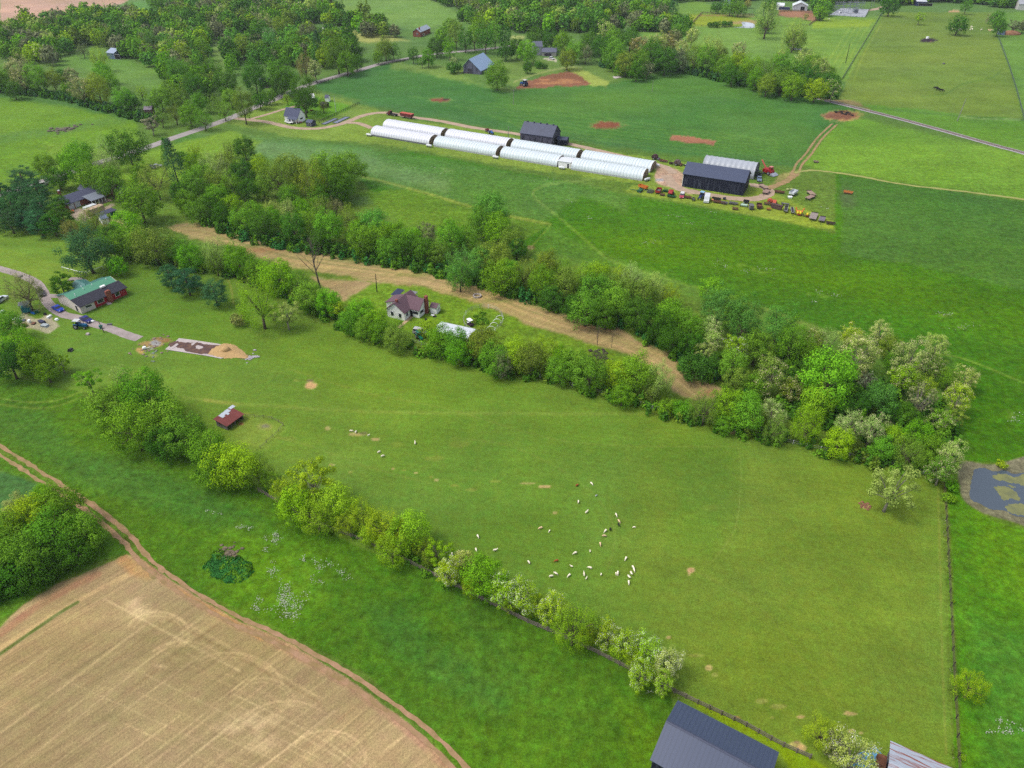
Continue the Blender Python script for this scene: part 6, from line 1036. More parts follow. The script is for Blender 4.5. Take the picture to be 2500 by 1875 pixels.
def rubble(nm, lab, x, y, n_, sp, m, sz=.6):
    p = at(x, y); mb = MB()
    for _ in range(n_):
        cx, cy, s = p.x + r_.gauss(0, sp), p.y + r_.gauss(0, sp * 1.2), r_.uniform(.4, 1) * sz; mb.ball((cx, cy, s * .2), (s, s * r_.uniform(.5, 1), s * .4), 6, 4)
    o = mb.build(nm, m); tag(o, lab, "rubble", None, "stuff")
rubble("rubble_pile", "pale broken concrete rubble at the far end of the straw heap", 616, 873, 26, 1.0, mat("pale_rubble", (178, 172, 178), .9, var=.15)); rubble("rubble_pile", "scattered grey debris left of the concrete slab", 372, 846, 50, 2.2, mat("debris", (150, 130, 120), .9, var=.3), .5); rubble("rubble_pile", "small green-grey junk below the debris patch", 370, 866, 14, 1.0, mat("green_junk", (128, 142, 130), .8, var=.3), .4)
rubble("brush_pile", "dark brush pile beside the mown strip behind the hedge", 1465, 868, 60, 1.4, mat("dark_brush", (74, 58, 62), .95, var=.3), .7); rubble("brush_pile", "grey brush pile above the nettle patch in the meadow", 553, 1353, 60, 1.3, mat("grey_brush", (118, 106, 88), .95, var=.3), .5); rubble("brush_pile", "brush heap in the left field", 158, 315, 40, 3.2, mat("grey_brush2", (112, 104, 92), .95, var=.3), 1.4)
rubble("rubble_pile", "heap of pale rocks among the belt beyond the crop field", 1944, 120, 24, 1.6, mat("pale_rocks", (190, 196, 190), .9), 1.4); rubble("rubble_pile", "small white rubble heap beside the curved crop field edge", 1507, 189, 20, 1.4, mat("white_rubble", (206, 196, 190), .9), 1.2)
rubble("brush_pile", "black charred heap on the brown circle in the crop", 2063, 276, 26, 2.4, mat("charred", (44, 36, 34), .95), 1.0); rubble("brush_pile", "reddish brush pile beside the lone pale pasture tree", 2112, 1235, 26, .6, mat("red_brush", (140, 96, 76), .95, var=.3), .4)
# ------------------------------------------------------------------ vehicles and farm machines
def hd(p, q): a, b = at(*p), at(*q); return math.atan2(b.y - a.y, b.x - a.x)
TYRE = mat("tyre_rubber", (40, 40, 42), .9); RIM = mat("wheel_rim", (170, 172, 176), .5)
def wheels(root, pos, r, w_, rim=None):
    for x, y in pos:
        o = MB().wheel(x, y, r, r, w_).build("wheel", TYRE, root); MB().wheel(x, y, r, r * .55, w_ + .03, 10).build("rim", rim or RIM, o)
def car(x, y, rz, lab, col, kind="sedan", cat="car", roofc=None):
    p = at(x, y); root = thing({"sedan": "parked_car", "suv": "parked_suv", "van": "parked_van", "pickup": "pickup_truck"}[kind], lab, cat, (p.x, p.y, 0), rz); m = mat("car_paint_%d_%d_%d" % col, col, .4, var=.03, spec=.35)
    L, Wd, H = {"sedan": (4.7, 1.85, 1.45), "suv": (4.8, 1.95, 1.8), "van": (6.2, 2.2, 2.6), "pickup": (5.5, 2.0, 1.85)}[kind]; h = L / 2; y0, y1 = -Wd / 2, Wd / 2
    body = {"sedan": [(-h, .3), (-h, .85), (-h + .3, .98), (h - 1.3, .95), (h - .1, .75), (h, .35)], "suv": [(-h, .35), (-h, 1.1), (h - 1.3, 1.1), (h - .1, .95), (h, .4)], "van": [(-h, .4), (-h, 2.4), (-h + .1, 2.6), (h - 1.2, 2.6), (h - .6, 1.4), (h, 1.2), (h, .4)], "pickup": [(-h, .5), (-h, 1.15), (h - 1.5, 1.15), (h - .1, 1.05), (h, .5)]}[kind]
    MB().prism(body, y0, y1).build("body", m, root); MB().prism([(body[0][0] + .02, .28), (body[0][0] + .02, .42), (h - .02, .42), (h - .02, .28)], y0 + .06, y1 - .06).build("sill", DARKW, root)
    if kind != "van":
        c0, c1, c2, c3, zb = {"sedan": (-h + .75, -h + 1.25, h - 2.2, h - 1.35, .96), "suv": (-h + .08, -h + .3, h - 2.1, h - 1.35, 1.09), "pickup": (-.55, -.35, h - 2.2, h - 1.55, 1.14)}[kind]
        MB().prism([(c0, zb), (c1, H - .04), (c2, H - .04), (c3, zb)], y0 + .1, y1 - .1).build("window", GLASS, root); MB().prism([(c1 - .12, H - .06), (c1, H), (c2, H), (c2 + .14, H - .06)], y0 + .16, y1 - .16).build("cabin_roof", mat("car_roof_%d" % (roofc[0],), roofc, .3) if roofc else m, root)
    else: MB().prism([(h - 1.22, 1.75), (h - 1.1, 2.35), (h - .72, 1.6), (h - .8, 1.5)], y0 + .1, y1 - .1).build("window", GLASS, root)
    if kind == "pickup": MB().box(-h + .15, -.75, y0 + .15, y1 - .15, 1.02, 1.16).build("bed_floor", DARKW, root)
    wheels(root, [(-h + .95, y0 + .1), (h - .9, y0 + .1), (-h + .95, y1 - .1), (h - .9, y1 - .1)], .34, .24)
    for s in (-1, 1): MB().box(h - .06, h + .02, s * Wd * .36 - .16, s * Wd * .36 + .16, .6, .78).build("headlight", TRIM, root)
    return root
def tractor(x, y, rz, lab, col, sc_=1.0, cab='cab', capc=(210, 212, 214)):
    p = at(x, y); root = thing("tractor", lab, "tractor", (p.x, p.y, 0), rz); root.scale = (sc_,) * 3; m = mat("tractor_paint_%d_%d_%d" % col, col, .45, var=.1)
    MB().prism([(-.5, .8), (-.5, 1.35), (.3, 1.55), (2.0, 1.45), (2.15, 1.2), (2.15, .75)], -.38, .38).build("hood", m, root); MB().box(-1.3, .3, -.28, .28, .6, .95).build("chassis", DARKW, root)
    MB().box(-1.5, -.4, -.95, -.6, 1.15, 1.6).box(-1.5, -.4, .6, .95, 1.15, 1.6).build("fender", m, root); MB().tube([(1.2, .2, 1.45), (1.2, .2, 2.3)], .06, 6).build("exhaust", DARKW, root)
    if cab: 
        for sx in (-1.35, .05):
            for sy in (-.6, .6): MB().box(sx - .05, sx + .05, sy - .05, sy + .05, 1.2, 2.55).build("cab_post", m if cab == 'cab' else DARKW, root)
        if cab == 'cab': MB().box(-1.28, -.02, -.56, .56, 1.45, 2.5).build("cab_glass", GLASS, root)
        MB().box(-1.55, .25, -.8, .8, 2.55, 2.68).build("canopy", mat("canopy_%d_%d" % capc[:2], capc, .5), root)
    MB().box(-1.1, -.6, -.25, .25, 1.1, 1.35).box(-1.15, -1.05, -.25, .25, 1.35, 1.75).build("seat", DARKW, root)
    for s in (-1, 1):
        o = MB().wheel(-.95, s * .82, .78, .78, .42).build("rear_wheel", TYRE, root); MB().wheel(-.95, s * .82, .78, .42, .46, 10).build("rim", RIM, o)
        o = MB().wheel(1.55, s * .7, .45, .45, .3).build("front_wheel", TYRE, root); MB().wheel(1.55, s * .7, .45, .24, .34, 10).build("rim", RIM, o)
    return root
def wagon(x, y, rz, lab, L=6, Wd=2.4, m=None, kind="flat", grp=None, z=.95, side=None):
    p = at(x, y); root = thing({"flat": "flatbed_wagon", "box": "box_wagon", "hopper": "grain_trailer", "long": "elevator_conveyor"}[kind], lab, {"flat": "wagon", "box": "wagon", "hopper": "trailer", "long": "conveyor"}[kind], (p.x, p.y, 0), rz, grp); h = L / 2; m = m or WOODD
    if kind == "flat":
        mb = MB(); n = 7; [mb.box(-h, h, -Wd / 2 + Wd * k / n + .02, -Wd / 2 + Wd * (k + 1) / n - .02, z, z + .08 + .015 * (k % 2)) for k in range(n)]; mb.build("deck", m, root); MB().box(-h, h, -.5, -.4, z - .2, z - .003).box(-h, h, .4, .5, z - .2, z - .003).build("frame", DARKW, root)
        MB().box(-h - .1, -h, -Wd / 2, Wd / 2, z - .1, z + .35).build("end_rail", DARKW, root)
    if kind == "box":
        MB().box(-h, h, -Wd / 2, Wd / 2, z, z + .08).build("floor", side or m, root)
        for a_ in [(-h, h, -Wd / 2 - .05, -Wd / 2), (-h, h, Wd / 2, Wd / 2 + .05), (-h - .05, -h, -Wd / 2, Wd / 2), (h, h + .05, -Wd / 2, Wd / 2)]: MB().box(*a_, z, z + .9).build("side_panel", m, root)
    if kind == "hopper":
        MB().prism([(-h + .4, z), (-h, z + 1.6), (h, z + 1.6), (h - .4, z)], -Wd / 2, Wd / 2).build("hopper", side or m, root); MB().box(-h + .1, h - .1, -Wd / 2 - .06, Wd / 2 + .06, z + 1.55, z + 1.75).build("top_rim", m, root)
    if kind == "long":
        MB().box(-h, h, -Wd / 2, -Wd / 2 + .08, z, z + .5).box(-h, h, Wd / 2 - .08, Wd / 2, z, z + .5).box(-h, h, -Wd / 2 + .08, Wd / 2 - .08, z + .05, z + .13).build("trough", m, root); mb = MB(); [mb.box(-h + L * k / 14, -h + L * k / 14 + .08, -Wd / 2 + .08, Wd / 2 - .08, z + .2, z + .3) for k in range(14)]; mb.build("slats", DARKW, root)
    MB().bar((h, 0, z - .35), (h + 1.7, 0, .35), .12).build("tongue", DARKW, root)
    wheels(root, [(-h * .6, -Wd * .4), (-h * .6, Wd * .4), (h * .6, -Wd * .4), (h * .6, Wd * .4)], .36, .22); return root
WOODD = mat("weathered_deck", (170, 146, 128), .9, var=.15, scale=1.5); REDP = mat("faded_red_paint", (172, 40, 44), .6, var=.2, scale=1.5); DRED = mat("dark_red_paint", (112, 46, 50), .7, var=.2, scale=1.5); RUSTY = mat("rusted_iron", (124, 84, 66), .9, var=.3, scale=2); GRNP = mat("dark_green_paint", (36, 98, 62), .6, var=.2); ORG = mat("orange_paint", (214, 122, 52), .6, var=.15); YEL = mat("yellow_tank", (238, 214, 40), .45, var=.05); GRY = mat("grey_iron", (112, 110, 116), .7, var=.2); WHT = mat("white_paint", (236, 238, 240), .45, var=.04, k=1.0); BLU = mat("light_blue_paint", (76, 128, 190), .5)
def harrow(x, y, rz, lab, L=4, Wd=2, m=None, m2=None, cat="harrow", rows=4):
    m = m or RUSTY; p = at(x, y); root = thing("disc_harrow", lab, cat, (p.x, p.y, 0), rz); h = L / 2; mb = MB()
    for k in range(rows): yk = -Wd / 2 + Wd * k / (rows - 1); mb.bar((-h, yk, .75), (h, yk, .75), .14)
    for k in range(3): xk = -h + L * k / 2; mb.bar((xk, -Wd / 2, .82), (xk, Wd / 2, .82), .14)
    mb.build("frame", m, root); mb = MB()
    for k in range(rows):
        yk = -Wd / 2 + Wd * k / (rows - 1)
        for j in range(int(L / .45)): xk = -h + .2 + .45 * j; mb.tube([(xk - .03, yk, .35), (xk + .03, yk, .35)], [.3, .34], 8)
    mb.build("discs", m2 or m, root); MB().bar((0, Wd / 2, .7), (0, Wd / 2 + 1.6, .4), .14).build("tongue", m, root); wheels(root, [(-h * .6, -Wd * .2), (h * .6, -Wd * .2)], .32, .2); return root
def baler(x, y, rz, lab, m, m2=None, s=1.0, open_=False, cat="baler", name="hay_baler"):
    p = at(x, y); root = thing(name, lab, cat, (p.x, p.y, 0), rz); root.scale = (s,) * 3
    MB().prism([(-1.4, .6), (-1.5, 1.4), (-.9, 2.0), (.2, 2.1), (1.0, 1.5), (1.1, .7)], -.9, .9).build("chamber", m, root); MB().box(1.1, 1.8, -1.1, 1.1, .25, .7).build("pickup_reel", m2 or GRY, root)
    if open_: MB().prism([(-2.6, 1.2), (-2.8, 1.4), (-1.7, 2.7), (-1.4, 2.5)], -.85, .85).build("tailgate", m, root)
    MB().bar((1.7, 0, .7), (3.4, 0, .45), .14).build("tongue", DARKW, root); MB().tube([(-.3, -1.0, 1.2), (-.3, 1.0, 1.2)], .25, 8).build("drive_drum", m2 or GRY, root); wheels(root, [(-.4, -1.1), (-.4, 1.1)], .48, .3); return root
def mower(x, y, rz, lab, m, s=1.0):
    p = at(x, y); root = thing("hay_mower", lab, "mower", (p.x, p.y, 0), rz); root.scale = (s,) * 3
    MB().prism([(-1.0, .3), (-1.1, .9), (-.2, 1.15), (.6, .9), (.7, .3)], -1.5, 1.5).build("housing", m, root); MB().tube([(-.3, -1.4, .55), (-.3, 1.4, .55)], .3, 10).build("roller", GRY, root)
    MB().bar((.6, .9, .8), (4.2, .3, .55), .22).build("drawbar", m, root); wheels(root, [(-.9, -1.7), (-.9, 1.7)], .4, .25); return root
dG = hd((1555, 465), (1850, 512)); 
car(214, 776, 0, "bright blue sedan parked on the grey drive nearest the red house end", (18, 66, 200), "sedan").rotation_euler[2] = hd((134, 752), (152, 762))
bpy.context.view_layer.update()
c_ = [o for o in C.objects if o.name.startswith("parked_car")][-1]; c_.location = at(143, 757); c_.rotation_euler[2] = hd((134, 752), (152, 762))
c_["label"] = "bright blue sedan parked on the drive left of the red ranch house"
car(212, 783.5, hd((200, 779), (226, 791)), "dark blue sedan parked below the red ranch house", (24, 28, 120), "sedan")
tractor(198, 801, hd((188, 801), (210, 802)), "blue tractor with white canopy below the dark blue sedan", (20, 96, 144), 1.05, 'canopy')
p = at(173, 857); root = thing("lawn_mower", "small black riding lawn mower alone on the grass", "lawn mower", (p.x, p.y, 0), hd((170, 859), (178, 853)))
MB().prism([(-.1, .35), (-.1, .75), (.75, .7), (.85, .35)], -.3, .3).build("hood", mat("black_paint", (38, 38, 48), .4), root); MB().box(-.6, -.15, -.25, .25, .5, .65).box(-.65, -.58, -.25, .25, .65, 1.1).build("seat", DARKW, root); MB().box(-.45, .4, -.6, .6, .15, .32).build("cutting_deck", GRY, root); wheels(root, [(-.5, -.42), (-.5, .42)], .26, .2); wheels(root, [(.6, -.38), (.6, .38)], .18, .14)
car(1028, 814, hd((1018, 813), (1040, 816)), "white and grey suv parked between hedge trees by the farmhouse", (196, 196, 200), "suv"); tractor(1025, 828, hd((1022, 824), (1030, 834)), "green tractor behind the hedge below the parked suv", (24, 116, 86), .9, 'canopy', (40, 120, 100))
p = at(1148, 794); root = thing("golf_cart", "golf cart with white canopy beside the netted garden", "golf cart", (p.x, p.y, 0), hd((1144, 791), (1155, 799)))
MB().prism([(-1.2, .3), (-1.2, .8), (-.6, .8), (-.5, .5), (.4, .5), (.6, .95), (1.15, .75), (1.2, .3)], -.6, .6).build("body", mat("plum_paint", (70, 44, 66), .4), root); MB().box(-.9, -.3, -.55, .55, .8, .95).box(-1.0, -.9, -.55, .55, .9, 1.35).build("seat", WHT, root); MB().box(-1.15, .75, -.65, .65, 1.85, 1.95).build("canopy", WHT, root)
for sx in (-1.05, .6):
    for sy in (-.55, .55): MB().box(sx - .03, sx + .03, sy - .03, sy + .03, .75, 1.85).build("canopy_post", GRY, root)
wheels(root, [(-.8, -.55), (-.8, .55), (.8, -.55), (.8, .55)], .24, .18)
car(1347, 145, hd((1341, 143), (1356, 147)), "white suv parked before the low garage wing", (226, 228, 232), "suv"); car(709, 231, hd((705, 232), (714, 229)), "white pickup on the road beside the tall dark tree", (226, 228, 232), "pickup", "pickup truck")
car(105, 454, hd((98, 456), (112, 451)), "white suv between the pines and leafy trees at left", (222, 218, 216), "suv"); car(372, 411, hd((366, 409), (380, 412)), "dark car under the trees below the road", (66, 66, 78), "sedan"); car(384, 408, hd((376, 409), (392, 407)), "grey-white sedan beside the dark car under trees", (206, 206, 214), "sedan"); car(4, 735, hd((0, 738), (8, 733)), "white suv at the left edge beside the large grey-green tree", (214, 220, 232), "suv"); car(100, 718, hd((98, 712), (104, 726)), "black pickup partly under the large grey-green tree", (60, 60, 64), "pickup", "pickup truck"); car(226, 515.5, hd((218, 518), (234, 512)), "white van beside the tan trailer near the brick house", (226, 230, 236), "van", "van")
p = at(233, 521); root = thing("box_trailer", "long tan box trailer left of the dark carport", "trailer", (p.x, p.y, 0), hd((219, 525), (248, 514))); MB().box(-3.8, 3.8, -1.3, 1.3, .5, 2.6).build("body", mat("tan_panel", (206, 176, 152), .6), root); MB().bar((3.8, 0, .55), (5.0, 0, .5), .12).build("tongue", DARKW, root); wheels(root, [(-.6, -1.2), (-.6, 1.2), (.5, -1.2), (.5, 1.2)], .36, .22)
p = at(175.7, 519.5); root = thing("utility_cart", "small bright orange cart on the gravel by the white garage doors", "cart", (p.x, p.y, 0), .4); MB().box(-.9, .9, -.7, .7, .4, .5).box(-.9, .9, -.75, -.7, .4, .95).box(-.9, .9, .7, .75, .4, .95).box(-.95, -.9, -.75, .75, .4, .95).build("tub", mat("bright_orange", (240, 146, 100), .5), root); wheels(root, [(-.4, -.8), (-.4, .8)], .3, .18); MB().bar((.9, 0, .45), (1.9, 0, .4), .08).build("handle", DARKW, root)
# trucks on the lane
p = at(958, 282); root = thing("flatbed_truck", "dark red farm truck with empty flatbed on the farm lane", "truck", (p.x, p.y, 0), hd((972, 284), (948, 280))); MB().prism([(.9, .5), (.9, 2.4), (2.0, 2.4), (2.3, 1.6), (3.4, 1.4), (3.4, .5)], -1.1, 1.1).build("cab", DRED, root); MB().prism([(1.95, 1.6), (1.95, 2.25), (2.1, 2.25), (2.36, 1.62)], -1.12, 1.12).build("windscreen", GLASS, root); MB().box(-3.8, .8, -1.15, 1.15, .95, 1.1).build("flatbed", DARKW, root); MB().box(.75, .85, -1.1, 1.1, 1.1, 2.3).build("headboard", DARKW, root); wheels(root, [(2.6, -1.0), (2.6, 1.0), (-2.4, -1.0), (-2.4, 1.0)], .5, .32)
wagon(994, 288.5, hd((980, 286), (1010, 291)), "long red hopper trailer parked behind the dark red truck", 8.5, 2.5, mat("orange_red_rim", (196, 84, 66), .6), "hopper", None, 1.1, DRED)
baler(1190, 321.5, hd((1187, 320), (1195, 324)), "small faded red machine on the grass beside the lane", DRED, None, .8, cat="farm machine", name="grain_auger"); tractor(1199, 327, hd((1194, 324), (1206, 330)), "small red and blue tractor parked beside the lane", (56, 110, 186), .95, None)
# forage harvester, truck and tractor by the hoop barn
p = at(1876, 425); root = thing("forage_harvester", "red forage harvester with raised chute right of the hoop barn", "harvester", (p.x, p.y, 0), hd((1860, 418), (1890, 428))); MB().prism([(-2.6, .9), (-2.6, 2.3), (1.2, 2.5), (2.0, 1.8), (2.0, .8)], -1.4, 1.4).build("body", REDP, root); MB().box(.1, 1.5, -.8, .8, 2.5, 3.6).build("cab", mat("cab_red", (150, 60, 60), .5), root); MB().box(0, 1.6, -.9, .9, 3.6, 3.75).build("cab_roof", mat("pink_roof", (206, 130, 122), .5), root); MB().prism([(2.1, .2), (2.1, 1.1), (3.2, .9), (4.2, .3)], -1.9, 1.9).build("header", mat("silver_header", (160, 166, 180), .4), root); MB().bar((-1.8, 0, 2.3), (-5.4, .6, 5.2), .45).build("chute", mat("chute_red", (200, 96, 88), .5), root); wheels(root, [(.9, -1.5), (.9, 1.5)], .85, .55); wheels(root, [(-2.0, -1.3), (-2.0, 1.3)], .5, .35)
car(1853, 440, hd((1852, 432), (1854, 447)), "blue-grey pickup parked by the open end of the hoop barn", (120, 140, 166), "pickup", "pickup truck"); tractor(1851, 430, hd((1856, 428), (1846, 432)), "dark tractor at the mouth of the hoop barn", (58, 66, 74), .9, 'canopy', (80, 90, 100))
t9 = lambda x, y: (1540 + x / 9.217, 430 + y / 9.217); t7 = lambda x, y: (1760 + x / 7.373, 430 + y / 7.373)
sq = hd((1600, 480), (1612, 462))
mower(*t9(190, 350), hd(t9(200, 350), t9(20, 318)), "green hay mower with long tongue at the left end of the machine row", GRNP, 1.0)
wagon(*t9(275, 285), hd(t9(180, 250), t9(370, 310)), "orange and brown hay wagon behind the green mower", 4.4, 1.6, ORG, "box", None, .7)
harrow(*t9(440, 360), sq, "grey-green implement left of the red spreader", 3.6, 2.2, mat("greygreen", (100, 116, 92), .8, var=.3), GRY, "tiller")
wagon(*t9(620, 370), sq, "red manure spreader near the left of the machine row", 4.6, 2.0, REDP, "box", None, .7, GRY)
harrow(*t9(780, 350), sq, "dark green seeder right of the red manure spreader", 2.2, 1.8, GRNP, GRNP, "seeder"); harrow(*t9(715, 442), dG, "low brown drag in front of the dark green seeder", 2.2, .9, RUSTY, None, "drag", 3)
baler(*t9(905, 410), sq, "red round baler with its tailgate open", REDP, None, 1.0, True); harrow(*t9(920, 478), dG, "low dark green implement before the open red baler", 4.0, 1.0, GRNP, GRNP, "seeder", 3)
car(*t9(1150, 470), hd(t9(1165, 400), t9(1130, 500)), "red suv with white roof parked in the machine row", (190, 60, 84), "suv", "car", (228, 226, 226))
harrow(*t9(1295, 500), dG, "rusty tangled implement right of the red suv", 2.6, 1.4); tractor(*t9(1408, 545), hd(t9(1408, 500), t9(1400, 580)), "little grey tractor left of the blue tractor", (88, 88, 94), .72, None)
tractor(*t9(1580, 510), hd(t9(1620, 470), t9(1540, 540)), "blue tractor with pale blue cab in the machine row", (44, 60, 120), 1.1, 'cab', (150, 196, 224)); car(*t9(1705, 560), hd(t9(1730, 450), t9(1690, 600)), "white box van parked beside the blue tractor", (222, 226, 230), "van", "van")
baler(*t9(1835, 555), sq, "small orange and white machine right of the white van", mat("orange_white", (226, 160, 96), .6), WHT, .45, cat="farm machine", name="posthole_digger"); wagon(*t9(1920, 555), dG, "dark narrow bin trailer behind the rusty cultivator", 3.6, 1.2, mat("dark_bin", (60, 62, 54), .8), "box", None, .5)
harrow(*t9(1990, 605), dG, "wide rusty cultivator right of the white van", 5.0, 1.6); harrow(*t9(2110, 625), dG, "grey-brown disc harrow at the right end of the cultivators", 2.6, 1.4, GRY); harrow(*t9(2105, 525), dG, "tiny dark blue implement behind the cultivators", 1.0, .9, mat("dark_blue_iron", (50, 62, 88)), None, "implement", 3)
harrow(*t7(222, 508), dG, "grey disc harrow alone below the black barn", 3.6, 1.4, GRY); harrow(*t7(258, 605), dG, "rust-brown plough at the front edge of the machine row", 2.4, 1.4, RUSTY, None, "plough", 3)
mower(*t7(415, 540), sq, "green and white mower right of the grey disc harrow", mat("pale_green_white", (180, 206, 190), .5), .9); wagon(*t7(450, 488), dG, "small dark trailer behind the green and white mower", 2.2, 1.2, mat("black_trailer", (44, 44, 50)), "box", None, .5)
wagon(*t7(540, 598), hd(t7(520, 560), t7(560, 630)), "grey drum roller left of the brown spreader", 2.8, 1.6, GRY, "hopper", None, .3, GRY); wagon(*t7(687, 570), hd(t7(680, 520), t7(695, 610)), "dark brown manure spreader in the middle of the right row", 4.0, 2.0, mat("brown_spreader", (96, 66, 58), .8), "box", None, .6, RUSTY)
harrow(*t7(858, 612), dG, "small orange drag behind the brown cylinder", 1.6, 1.0, mat("dull_orange", (190, 130, 60)), None, "drag", 3)
baler(*t7(885, 480), dG, "orange-red hay baler at the head of the tangled machines", mat("orange_red", (206, 92, 66), .6, var=.2), None, .85); baler(*t7(960, 495), sq, "second orange-red baler, nearer the conveyors", mat("orange_red", (206, 92, 66)), RUSTY, .8, True); harrow(*t7(860, 520), dG, "rusty hay rake lying below the orange-red balers", 4.0, 1.2, RUSTY, GRY, "hay rake")
wagon(*t7(995, 590), hd(t7(930, 570), t7(1060, 605)), "long dark brown cylinder-bodied trailer before the balers", 5.0, 1.3, mat("brown_cyl", (92, 70, 68), .8), "hopper", None, .2, mat("brown_cyl", (92, 70, 68)))
wagon(*t7(1152, 530), dG, "small grey platform behind the long conveyor", 3.2, 1.2, GRY, "flat", None, .9); wagon(*t7(1165, 625), hd(t7(1180, 540), t7(1150, 690)), "left one of two long grey conveyors", 5.6, 1.4, mat("pale_grey_metal", (176, 176, 184), .6), "long", None, .9); wagon(*t7(1278, 650), hd(t7(1262, 570), t7(1290, 715)), "right one of two long grey conveyors", 5.6, 1.1, mat("pale_grey_metal", (176, 176, 184)), "long", None, .9)
def sprayer(x, y, n, lab, big):
    p = at(x, y); root = thing("sprayer", lab, "sprayer", (p.x, p.y, 0), sq); MB().box(-1.4, 1.4, -.7, .7, .5, .65).build("frame", REDP if big else DRED, root)
    for k in range(n): yy = (k - (n - 1) / 2) * 1.0; MB().tube([(-1.15, yy, 1.15), (-1.0, yy, 1.15), (.3, yy, 1.15), (.45, yy, 1.15)], [.25, .46, .46, .25], 12).build("tank", YEL, root, True)
    MB().bar((1.4, 0, .6), (2.6, 0, .5), .12).build("tongue", DARKW, root); mb = MB(); [mb.bar((-1.6, s * .5, .7), (-1.6, s * 1.6, 1.0), .1) for s in (-1, 1)]; mb.build("boom", RUSTY, root)
    if big:
        MB().box(.7, 2.0, -1.3, 1.3, .7, 1.3).build("pump_unit", ORG, root); [MB().bar((1.8, s * 1.1, 1.2), (2.4, s * 1.7, 2.3), .35).build("folded_boom", ORG, root) for s in (-1, 1)]
    wheels(root, [(-.4, -1.3), (-.4, 1.3)], .45, .25)
sprayer(*t7(1400, 700), 2, "orange and red sprayer with two bright yellow tanks", True); sprayer(*t7(1550, 725), 1, "small sprayer with a single yellow tank", False)
for x, y, p0, p1, L, Wd, lab, mm, kd in [(1660, 755, (1690, 680), (1630, 820), 7.0, 2.8, "large grey plank wagon right of the yellow tanks", mat("grey_planks", (160, 146, 142), .9), "flat"), (1812, 808, (1830, 760), (1790, 845), 4.6, 2.3, "shorter slatted dark wagon right of the large plank wagon", mat("violet_grey_deck", (128, 118, 132), .9), "flat"), (765, 218, (715, 185), (820, 250), 5.4, 2.3, "pale plank wagon at the lane's end by the black barn", WOODD, "flat"), (812, 308, (850, 270), (770, 340), 4.6, 2.4, "pale plank wagon just below the one at the lane's end", mat("pink_deck", (166, 138, 126), .9), "flat"), (1620, 338, (1580, 300), (1665, 370), 5.0, 2.4, "upper one of two plank wagons in the bright grass", WOODD, "flat"), (1598, 410, (1660, 385), (1535, 440), 5.0, 2.2, "lower one of two plank wagons in the bright grass", mat("pink_deck", (166, 138, 126)), "flat"), (1296, 338, (1340, 310), (1250, 370), 4.6, 2.2, "wagon under a white sheet in the bright grass", mat("pale_tarp", (214, 220, 226), .5), "box")]:
    wagon(*t7(x, y), hd(t7(*p0), t7(*p1)), lab, L, Wd, mm, kd, "farm wagons standing in the grass" if kd == "flat" else None)
harrow(*t7(1055, 302), dG, "rusty disc harrow right of the pale plank wagons", 4.2, 1.6); harrow(*t7(1970, 865), dG, "dark harrow at the far right tip of the machine row", 3.4, 1.6, mat("dark_iron", (74, 58, 52), .9)); harrow(2070, 472, dG, "orange and red hay tedder alone in the dark crop", 3.6, 2.2, mat("orange_iron", (222, 130, 64)), REDP, "hay tedder")
p = at(*t7(1240, 390)); o = MB().prism([(-.7, 0), (-.9, .7), (.9, .7), (.7, 0)], -.6, .6).build("water_trough", WHT); o.location = (p.x, p.y, 0); tag(o, "white tub in front of the sheet-covered wagon", "trough")
for x, y, lab in [(1203, 250, "left tan seed sack in the bright grass"), (1272, 245, "right tan seed sack in the bright grass")]: p = at(*t7(x, y)); o = MB().ball((0, 0, .3), (.9, .6, .4), 10, 6).build("seed_sack", mat("tan_sack", (176, 182, 120), .9), None, True); o.location = (p.x, p.y, 0); tag(o, lab, "sack")
t5 = lambda x, y: (1500 + x / 4.424, 375 + y / 4.424)
baler(*t5(440, 62), dG, "dark brown boxy machine at the far side of the lane", mat("dark_brown_paint", (74, 48, 50), .8), None, 1.15, cat="farm machine", name="wood_chipper"); harrow(*t5(530, 88), dG, "rusty harrow with a pale box behind the dark brown machine", 4.2, 1.4, RUSTY, WOODD); harrow(*t5(612, 112), dG, "dark disc set left of the large round hopper machine", 1.8, 1.4, mat("dark_iron", (74, 58, 52)), None, "discs", 3)
baler(*t5(680, 125), dG, "grey-brown round hopper machine behind the black barn", mat("grey_brown", (104, 90, 88), .8, var=.3), RUSTY, 1.2, cat="farm machine", name="grain_drill"); wagon(*t5(812, 140), dG, "stack of pale planks behind the black barn", 5.5, 1.0, mat("pale_planks", (188, 192, 184), .8), "flat", None, .5); harrow(*t5(2178, 98), dG, "brown baling machine alone in the far crop", 2.4, 1.4, mat("mauve_iron", (150, 124, 116)), None, "implement", 3)
baler(1222, 357 - 12, dG, "dark machine by the small gas tank behind the greenhouses", mat("grey_iron2", (110, 96, 96), .8), None, .5, cat="farm machine", name="generator"); harrow(1375, 366, dG, "rust-brown scrap machine below the dark annex shed", 3.6, 1.4, RUSTY)
p = at(1280, 212, 0); tractor(1279, 210, hd((1290, 212), (1270, 207)), "blue tractor working the brown soil patch", (40, 86, 160), 1.5, 'cab', (214, 214, 210))
harrow(*s3(1005, 545), dG, "rusty red implement at the foot of the grey hay barn", 4, 2, mat("dark_rust", (140, 74, 60)))
